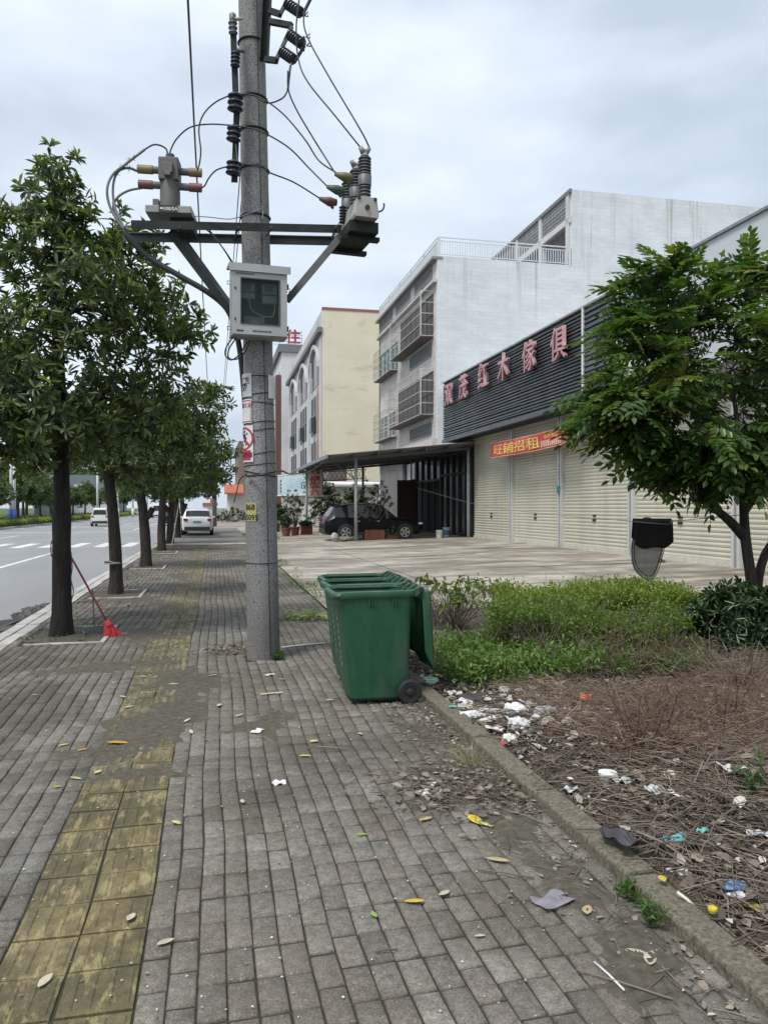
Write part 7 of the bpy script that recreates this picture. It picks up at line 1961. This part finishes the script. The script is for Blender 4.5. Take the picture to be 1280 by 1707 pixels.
x, y = bedpts(700, 1.2); n = len(x); P = np.stack([x, y, surf_z(x, y)], -1); CV = np.array([(1, 0, -.2), (0, 1, -.2), (-1, 0, -.2), (0, -1, -.2), (0, 0, .8)]); r_ = rs.uniform(.008, .03, (n, 1, 1)); V = P[:, None, :] + CV[None] * r_ * rs.uniform(.6, 1.4, (n, 5, 3)); F = (np.arange(n)[:, None, None] * 5 + np.array([(0, 1, 4), (1, 2, 4), (2, 3, 4), (3, 0, 4)])[None]).reshape(-1, 3)
tag(mesh_obj('soil_clods', np_mesh('soil_clods', V.reshape(-1, 3), [F]), SOILM), 'small clods of dark soil in the bed', None, None, 'stuff')
# brown needle-like dry grass
n = 4600
g0 = gp(1000, 1215); x = rs.normal(g0.x + .1, .9, n); y = rs.normal(g0.y + .1, .75, n); ok = (x > 2.35) & (x < 6.5) & (y < 7.6)
sticks('dry_grass', 'mat of brown dry grass in the middle of the bed', x[ok], y[ok], rs, (.08, .4), (.0012, .0036), DRYG, .18, .11, .3)
n = 2600; x = rs.uniform(4.2, 7.0, n); y = rs.uniform(5.2, 7.6, n); sticks('dry_grass', 'dry grass at the foot of the shrubs', x, y, rs, (.15, .4), (.0012, .0026), DRYG, .3, .2, .25)
# along the kerb on the paving side
def kerbpts(n, w=.18):
    x = BK0 - .01 - np.abs(rs.normal(0, w, n)); y = rs.uniform(1.0, 6.2, n); dens = .35 + .65 * (fbm(y * 1.6, y * .3, 4) > -.1); ok = rs.uniform(0, 1, n) < dens; return x[ok], y[ok]
x, y = kerbpts(900); flakes('leaf_litter', 'dry leaf bits swept along the kerb', x, y, rs, (.01, .045), LITTERL)
x, y = kerbpts(900); sticks('twig_litter', 'small twigs lying along the kerb', x, y, rs, (.04, .2), (.001, .003), TWIGM, .05, .012)
x, y = kerbpts(120); flakes('paper_scraps', 'pale scraps along the kerb', x, y, rs, (.01, .04), PALESC)
hx, hy = gp(740, 1320).x, gp(740, 1320).y
n = 260; x = rs.normal(hx + .08, .2, n); y = rs.normal(hy, .22, n); ok = x < BK0; flakes('leaf_litter', 'heap of dry leaves on the paving by the kerb', x[ok], y[ok], rs, (.025, .075), LITTERL, lift=.03)
x = rs.normal(hx + .1, .24, 330); y = rs.normal(hy, .2, 330); ok = x < BK0; sticks('twig_litter', 'twigs in the heap on the paving', x[ok], y[ok], rs, (.08, .3), (.0012, .0035), TWIGM, .08, .03)
# fine bits over the paving
n = 1500; x = rs.uniform(-2.3, 1.7, n); y = 1.2 + 12 * rs.uniform(0, 1, n) ** 1.3; flakes('fine_debris', 'tiny pale bits scattered over the paving', x, y, rs, (.004, .014), PALESC, (.5, 1), .2, .006)
n = 500; x = rs.uniform(-2.3, 1.7, n); y = 1.2 + 14 * rs.uniform(0, 1, n); flakes('fine_debris', 'tiny dark leaf bits scattered over the paving', x, y, rs, (.006, .025), LITTERL, (.3, .8), .2, .006)
gx, gy = gp(390, 1085).x, gp(390, 1085).y
x = rs.normal(gx, .28, 200); y = rs.normal(gy, .16, 200); flakes('leaf_litter', 'dark leaf litter left of the utility pole foot', x, y, rs, (.02, .07), LITTERL, lift=.03)
n = 700; x = rs.uniform(-2.25, -1.3, n); y = rs.uniform(9.6, 34, n); flakes('leaf_litter', 'dry leaves in and around the tree pits', x, y, rs, (.02, .08), LITTERL)
# dark sodden matter in the gutter
n = 420; x = KX0 - .04 - np.abs(rs.normal(.12, .2, n)); y = rs.uniform(6.5, 14.5, n)
P = np.stack([x, y, np.full(n, -.124) + rs.uniform(0, .016, n)], -1); m = n; a = PI / 2 + rs.normal(0, .25, m)
V, F = leaf_arrays(P, np.stack([np.cos(a), np.sin(a), rs.normal(0, .03, m)], -1), np.stack([rs.normal(0, .1, m), rs.normal(0, .1, m), np.ones(m)], -1), rs.uniform(.25, .9, m), rs.uniform(.08, .2, m), .05, 0)
tag(mesh_obj('gutter_debris', np_mesh('gutter_debris', V, [F]), island_mat('sodden_leaf', [(.03, .03, .031), (.05, .049, .049), (.075, .07, .066)], .85, .2, 20)), 'dark sodden leaf debris lying in the gutter', None, None, 'stuff')

# ---------------------------------------------------------------- single fallen leaves
def fallen(label, px, py, L, col, seed, W=.36, curl=.3, group=None, rotz=None):
    g = gp(px, py); rs_ = random.Random(seed); zz = float(surf_z(g.x, g.y)); 
    if g.x > BK1: g = gp(px, py, zz)
    V = []; n = 8
    for i in range(n + 1):
        f = i / n; w = W * L * .5 * (math.sin(PI * min(1, f * .96 + .03)) ** .8); zc = curl * L * .25 * (f - .5) ** 2 * 2
        for s in (-1, 0, 1): V.append((L * (f - .5), s * w + .05 * L * math.sin(2.5 * f), zc + (abs(s) * w * .35)))
    F = [(i * 3 + k, (i + 1) * 3 + k, (i + 1) * 3 + k + 1, i * 3 + k + 1) for i in range(n) for k in range(2)]
    me = bpy.data.meshes.new('fallen_leaf'); me.from_pydata(V, [], F)
    o = mesh_obj('fallen_leaf', me, mat('leaf_%d_%d_%d' % tuple(int(c * 255) for c in col), col, .6, var=.15, nscale=40), None, True, (g.x, g.y, zz + .005), (rs_.uniform(-.1, .1), rs_.uniform(-.1, .1), rs_.uniform(0, 6.28) if rotz is None else rotz))
    sm_ = o.modifiers.new('t', 'SOLIDIFY'); sm_.thickness = .0012
    return tag(o, label, 'leaf', group)
YL, PYL, TAN, GRN, DRY, ORG = (.50, .38, .05), (.52, .47, .20), (.42, .33, .18), (.24, .34, .07), (.45, .40, .30), (.55, .32, .03)
G_ = 'fallen leaves'
fallen('large orange-yellow leaf on the dark soil beside the tactile strip', 197, 1241, .15, ORG, 1, .42, .3, G_, -.2)
fallen('pale yellow leaf below the bins, upper of two', 524, 1238, .075, PYL, 2, .5, .4, G_, .5)
fallen('pale yellow leaf below the bins, lower of two', 509, 1262, .08, PYL, 3, .42, .2, G_, -.3)
fallen('yellow curved leaf on the dark pavers left of the purple plastic', 691, 1505, .085, YL, 4, .36, .4, G_, -.35)
fallen('small green leaf standing on the pavers near the bottom middle', 624, 1526, .055, GRN, 5, .4, .5, G_, 1.7)
fallen('small narrow green-yellow leaf on the middle pavers', 604, 1392, .06, GRN, 6, .25, .2, G_, 0)
fallen('big bright yellow leaf by the white paper at the leaf heap', 792, 1368, .125, YL, 7, .48, .2, G_, 1.8)
fallen('small yellow leaf touching the big bright yellow one', 808, 1376, .075, PYL, 8, .4, .3, G_, -.8)
fallen('long tan leaf on the pavers below the big yellow leaf', 830, 1436, .11, TAN, 9, .34, .4, G_, -.6)
fallen('bright yellow leaf in the bed at the right edge', 1259, 1515, .10, YL, 10, .45, .2, G_, 1.5)
fallen('yellow scrap of leaf on the inner kerb', 1104, 1497, .055, YL, 11, .6, .3, G_, 1.2)
fallen('pale oval leaf on the pavers right of the tactile strip, upper', 294, 1373, .06, PYL, 12, .5, .3, G_, -.8)
fallen('dry pale leaf on the near tactile tile, right row', 220, 1531, .06, DRY, 13, .55, .6, G_, 1.2)
fallen('dry pale leaf at the right edge of the tactile strip', 277, 1573, .07, DRY, 14, .5, .5, G_, .5)
fallen('dry pale leaf on the nearest left tactile tile', 77, 1637, .07, DRY, 15, .45, .6, G_, 1.0)
fallen('dry orange-brown leaf on soil left of the large orange leaf', 138, 1252, .07, (.42, .25, .07), 16, .5, .5, G_, .5)
fallen('cream narrow leaf left of the orange leaves', 107, 1243, .08, PYL, 17, .3, .3, G_, .6)
fallen('cream narrow leaf on grey pavers at far left of the strip', 127, 1300, .085, PYL, 18, .33, .3, G_, -.6)
fallen('tiny bright green leaf at the left tactile edge', 97, 1314, .045, GRN, 19, .6, .2, G_, .2)
fallen('cream leaf lying on dark soil above the tactile tiles', 165, 1289, .07, PYL, 20, .38, .3, G_, .9)
fallen('brown leaf against the kerb foot near the purple plastic', 980, 1520, .08, TAN, 21, .5, .6, G_, 1.0)
fallen('pale curled leaf near the bottom right corner, left', 1063, 1595, .10, DRY, 22, .4, .6, G_, -1.0)
fallen('pale curled leaf near the bottom right corner, right', 1085, 1603, .11, DRY, 23, .4, .7, G_, .9)
fallen('brown leaf in front of the leaf heap', 710, 1367, .09, TAN, 24, .4, .4, G_, .4)
for i, (px, py) in enumerate(((287, 1200), (313, 1203), (320, 1222), (305, 1198), (205, 1163), (216, 1180), (355, 1128), (290, 1142), (365, 1178), (400, 1195))):
    fallen('pale wilted leaf on the soil beyond the tactile tiles', px, py, random.uniform(.07, .12), (.45, .46, .30), 40 + i, .35, .4, 'pale wilted leaves on the soil patch')
for i, (px, py) in enumerate(((405, 1337), (600, 1225), (550, 1170), (470, 1135), (240, 1130), (330, 1075), (360, 1040), (250, 1035), (210, 1010), (190, 1140), (60, 1160), (730, 1150 + 140), (800, 1562), (740, 1490))):
    fallen('small dry leaf ' + ('on the pavers left of the white tissue scrap', 'on the pavers close under the nearest bin', 'on the pavers touching the bins\' front', 'on the pavers just below the pole foot', 'on soil behind the tactile tiles', 'between the nearest tree and the pole', 'on the strip far behind the pole', 'beside the broom head', 'on the pavers beyond the broom', 'on soil before the broom', 'at the far left on grey pavers', 'behind the leaf heap by the kerb', 'on dark pavers near the bottom right', 'on dark pavers left of the purple plastic')[i], px, py, random.uniform(.04, .07), DRY, 60 + i, .42, .4, 'small dry leaves on open pavers')

# ---------------------------------------------------------------- single pieces of litter
def crumple(name, label, cat, px, py, sx, sy, sz, col, seed, rough=.6, trans=None):
    g = gp(px, py); zz = float(surf_z(g.x, g.y))
    if g.x > BK1: g = gp(px, py, zz)
    rs_ = np.random.default_rng(seed); bm = bmesh.new(); bmesh.ops.create_icosphere(bm, subdivisions=3, radius=1)
    sx, sy, sz = sx * 1.25, sy * 1.25, sz * 1.1
    for v in bm.verts:
        d = 1 + .25 * math.sin(5 * v.co.x + seed) * math.sin(6 * v.co.y + seed) + rs_.uniform(-.09, .09)
        v.co = Vector((v.co.x * d * sx, v.co.y * d * sy, max(v.co.z, -.6) * d * sz))
    me = bpy.data.meshes.new(name); bm.to_mesh(me); bm.free()
    m = mat('litter_%s_%d' % (name, seed), col, rough, var=.15, nscale=25)
    return tag(mesh_obj(name, me, m, None, False, (g.x, g.y, zz + sz * .5), (0, 0, rs_.uniform(0, 6))), label, cat)
def sheetlit(name, label, cat, px, py, w, l, col, seed, rotz=0, curl=.2, th=.003, lift=.006, tilt=(0, 0)):
    w, l = w * 1.25, l * 1.25
    g = gp(px, py); zz = float(surf_z(g.x, g.y))
    if g.x > BK1: g = gp(px, py, zz)
    rs_ = np.random.default_rng(seed); n = 8; V = []
    for i in range(n + 1):
        for j in range(n + 1):
            u, v = i / n - .5, j / n - .5
            V.append((u * l * (1 + .1 * math.sin(9 * v + seed)), v * w * (1 + .12 * math.sin(8 * u + seed)), curl * min(l, w) * (.5 * math.sin(7 * u + seed) * math.sin(6 * v + seed * 2) + .6 * u * u) + rs_.uniform(0, .1) * curl * min(l, w)))
    F = [(i * (n + 1) + j, (i + 1) * (n + 1) + j, (i + 1) * (n + 1) + j + 1, i * (n + 1) + j + 1) for i in range(n) for j in range(n)]
    me = bpy.data.meshes.new(name); me.from_pydata(V, [], F)
    o = mesh_obj(name, me, mat('sheet_%s_%d' % (name, seed), col, .6, var=.12, nscale=20), None, False, (g.x, g.y, zz + lift), (tilt[0], tilt[1], rotz)); s = o.modifiers.new('t', 'SOLIDIFY'); s.thickness = th
    return tag(o, label, cat)
WH = (.66, .66, .63); OFF = (.55, .54, .50)
def cup(label, px, py, r, h, m, lie=False, rotz=0, cat='cup', name='cup'):
    g = gp(px, py); zz = float(surf_z(g.x, g.y)); g = gp(px, py, zz) if g.x > BK1 else g
    t = thing(name, label, cat, (g.x, g.y, zz + (r if lie else .003)), 0)
    if lie: t.rotation_euler = (R(90), 0, rotz)
    MB().lathe([(r * .8, 0), (r, h), (r * 1.08, h), (r * 1.08, h - .008), (r * .95, h - .004), (r * .75, .006)], 20).build('wall', m, t, auto=R(40))
    return t
for i, (px, py, w_, l_, lab) in enumerate(((752, 1160, .05, .09, 'pale scrap beside the bin wheel end of the kerb'), (790, 1215, .05, .12, 'dirty white strip below the foam slabs'), (880, 1178, .04, .14, 'pale strip above the clear bottle'), (915, 1190, .05, .10, 'pale flattened wrapper right of the clear bottle'), (945, 1188, .06, .12, 'pale torn sheet near the orange cup'), (825, 1222, .05, .10, 'grimy pale sheet below the foam'), (1040, 1310, .06, .10, 'torn pale sheet right of the white tub'), (1100, 1330, .10, .16, 'translucent pale bag scrap in the twigs'), (1220, 1290, .08, .14, 'white torn wrapper before the right dead shrub'), (950, 1325, .05, .09, 'pale scrap left of the white tub'), (1035, 1435, .10, .18, 'dark plastic sheet crumpled by the kerb'), (1262, 1400, .05, .08, 'small pale scrap at the right edge'))):
    sheetlit('torn_wrapper', lab, 'wrapper', px, py, w_, l_, (.04, .035, .045) if 'dark' in lab else (.5 - .02 * (i % 4), .49 - .02 * (i % 3), .45), 100 + i, i * 1.1, .45, .002, .03, (.15 * math.sin(i), .15 * math.cos(i)))
WCUP = mat('white_plastic_cup', (.66, .66, .64), .45, var=.06)
c = cup('upright white plastic tub in the middle of the bed', 1012, 1305, .05, .055, WCUP); MB().lathe([(.054, .055), (.054, .062), (.0, .063)], 20).build('lid', WCUP, c, auto=R(40))
cup('bright orange cup lying before the hedge', 967, 1174, .045, .09, mat('orange_cup', (.62, .13, .03), .5), True, 1.0)
cup('yellow bottle cap in the bed near the kerb', 1187, 1555, .016, .018, mat('yellow_cap', (.6, .48, .04), .45), cat='cap', name='bottle_cap')
m_, nt_, b_ = new_mat('clear_plastic'); b_.inputs['Base Color'].default_value = (.72, .76, .80, 1); b_.inputs['Roughness'].default_value = .15; b_.inputs['Transmission Weight'].default_value = .45; CLEAR = m_
def bottle(label, px, py, r, L, rotz, m, capm):
    g = gp(px, py); zz = float(surf_z(g.x, g.y)); g = gp(px, py, zz); t = thing('plastic_bottle', label, 'bottle', (g.x, g.y, zz + r), (R(90), 0, rotz))
    MB().lathe([(r * .7, 0), (r, .02), (r * .97, L * .25), (r, L * .3), (r * .96, L * .5), (r, L * .55), (r * .95, L * .7), (r * .4, L * .88), (r * .36, L * .95)], 16).build('body', m, t, auto=R(50)); MB().lathe([(r * .42, L * .93), (r * .42, L), (0, L)], 12).build('cap', capm, t, auto=R(40))
bottle('clear plastic bottle lying among the foam pieces', 893, 1197, .042, .19, 1.9, CLEAR, WCUP)
bottle('dusty clear bottle lying in weeds beside the bin lid', 738, 1076, .045, .24, 1.2, CLEAR, WCUP)
sheetlit('foam_slab', 'larger white foam slab near the kerb', 'foam', 795, 1195, .10, .23, WH, 1, .35, .03, .02, .03, (.1, .05))
sheetlit('foam_slab', 'smaller white foam slab touching the larger one', 'foam', 812, 1204, .06, .22, WH, 2, .45, .03, .02, .03, (-.1, .05))
sheetlit('foam_strip', 'bent white foam strip above the foam slabs', 'foam', 836, 1190, .035, .22, OFF, 3, -.5, .2, .015, .03)
crumple('crumpled_bag', 'crumpled translucent white bag below the clear bottle', 'bag', 862, 1216, .06, .05, .05, (.52, .53, .52), 4, .35)
crumple('crumpled_bag', 'white crumpled wrap between foam and clear bottle', 'bag', 858, 1190, .07, .05, .05, (.6, .6, .58), 5, .4)
crumple('plastic_bowl', 'dented translucent bowl beside the dark board', 'bowl', 772, 1180, .055, .055, .045, (.50, .50, .47), 6, .3)
crumple('foam_block', 'off-white foam block standing by the weeds', 'foam', 841, 1160, .05, .035, .05, (.56, .54, .48), 7, .7)
crumple('paper_ball', 'pale paper ball beside the red scrap', 'paper', 850, 1238, .045, .04, .035, (.55, .53, .46), 8, .7)
crumple('red_scrap', 'small red plastic scrap near the kerb', 'scrap', 838, 1245, .025, .02, .02, (.5, .05, .06), 9)
sheetlit('dark_board', 'dark weathered wooden board lying by the weeds', 'board', 800, 1165, .13, .33, (.05, .045, .042), 10, .35, .02, .02, .03, (.05, .05))
crumple('green_wrapper', 'pale green wrapper beside the bin wheel', 'wrapper', 716, 1152, .06, .05, .03, (.30, .42, .33), 11, .4)
crumple('green_wrapper', 'dull green scrap by the kerb right of the bin wheel', 'wrapper', 742, 1172, .05, .03, .02, (.28, .36, .2), 12, .4)
sheetlit('teal_scrap', 'small teal plastic scrap by the kerb', 'scrap', 755, 1195, .03, .05, (.1, .38, .3), 13, .2, .2)
sheetlit('teal_wrapper', 'torn teal plastic wrapper in the bed, larger piece', 'wrapper', 1125, 1407, .05, .10, (.10, .40, .42), 14, .1, .4, .002, .03)
sheetlit('teal_wrapper', 'small teal plastic piece right of the torn wrapper', 'wrapper', 1170, 1394, .03, .05, (.12, .36, .33), 15, .5, .4, .002, .03)
crumple('blue_wrapper', 'crumpled blue and white wrapper near the right edge', 'wrapper', 1222, 1484, .05, .035, .02, (.10, .24, .50), 16, .35)
crumple('white_wrapper', 'white part of wrapper under the blue one', 'wrapper', 1228, 1498, .035, .02, .015, (.6, .6, .6), 17, .4)
sheetlit('purple_plastic', 'crumpled translucent purple-grey plastic on the pavers', 'plastic', 920, 1503, .08, .12, (.20, .19, .215), 18, .3, .16, .0015, .008)
sheetlit('paper_sheet', 'torn white paper at the leaf heap by the kerb', 'paper', 713, 1322, .07, .11, WH, 19, .4, .35)
sheetlit('paper_sheet', 'small folded white paper above the torn paper', 'paper', 722, 1308, .045, .05, WH, 20, .8, .35)
sheetlit('paper_scrap', 'white tissue scrap on the pavers left of the leaf heap', 'paper', 465, 1306, .05, .06, WH, 21, .3, .3)
sheetlit('paper_scrap', 'white tissue scrap on the pavers below the pole', 'paper', 429, 1221, .05, .08, WH, 22, 1.0, .3)
sheetlit('paper_scrap', 'pale scrap left of the pole-side pavers', 'paper', 449, 1127, .04, .07, OFF, 23, .4, .3)
sheetlit('flat_stick', 'flat yellowish strip of wood on the pavers below the pole', 'stick', 453, 1158, .035, .15, (.46, .42, .26), 24, .12, .0, .004)
def rod(label, a, b, r, col, name='stick', cat='stick', z=.008):
    p, q = gp(*a), gp(*b); p.z = float(surf_z(p.x, p.y)) + z; q.z = float(surf_z(q.x, q.y)) + z; o = MB().tube([Vector((0, 0, 0)), (q - p) * .5 + Vector((0, 0, .004)), q - p], r, 6).build(name, mat('rod_%d_%d' % (int(col[0] * 255), int(col[2] * 255)), col, .8, var=.15), None, True, loc=p); return tag(o, label, cat)
rod('white stick lying near the bottom right corner', (990, 1607), (1040, 1655), .004, (.6, .6, .57))
rod('long thin twig curving below the white stick', (960, 1620), (1120, 1670), .003, (.2, .16, .12))
rod('pale long stick between the pole and the bins', (470, 1082), (545, 1074), .012, (.5, .48, .42))
rod('pale stick in the bed by the yellow cap', (1128, 1522), (1160, 1528), .007, (.6, .58, .52))
rod('dark thin twig on the pavers left of the purple plastic', (796, 1452), (890, 1466), .0035, (.14, .11, .09))
rod('short dark twig on the open pavers near the bottom', (625, 1590), (662, 1586), .003, (.1, .08, .07))
rod('thin pale twig among the middle pavers', (1056 / 2, 1052 + 195), (1160 / 2, 1251), .003, (.25, .22, .19))
rod('long brown twig reaching over the kerb', (880, 1330), (985, 1255), .004, (.12, .085, .06), z=.05)
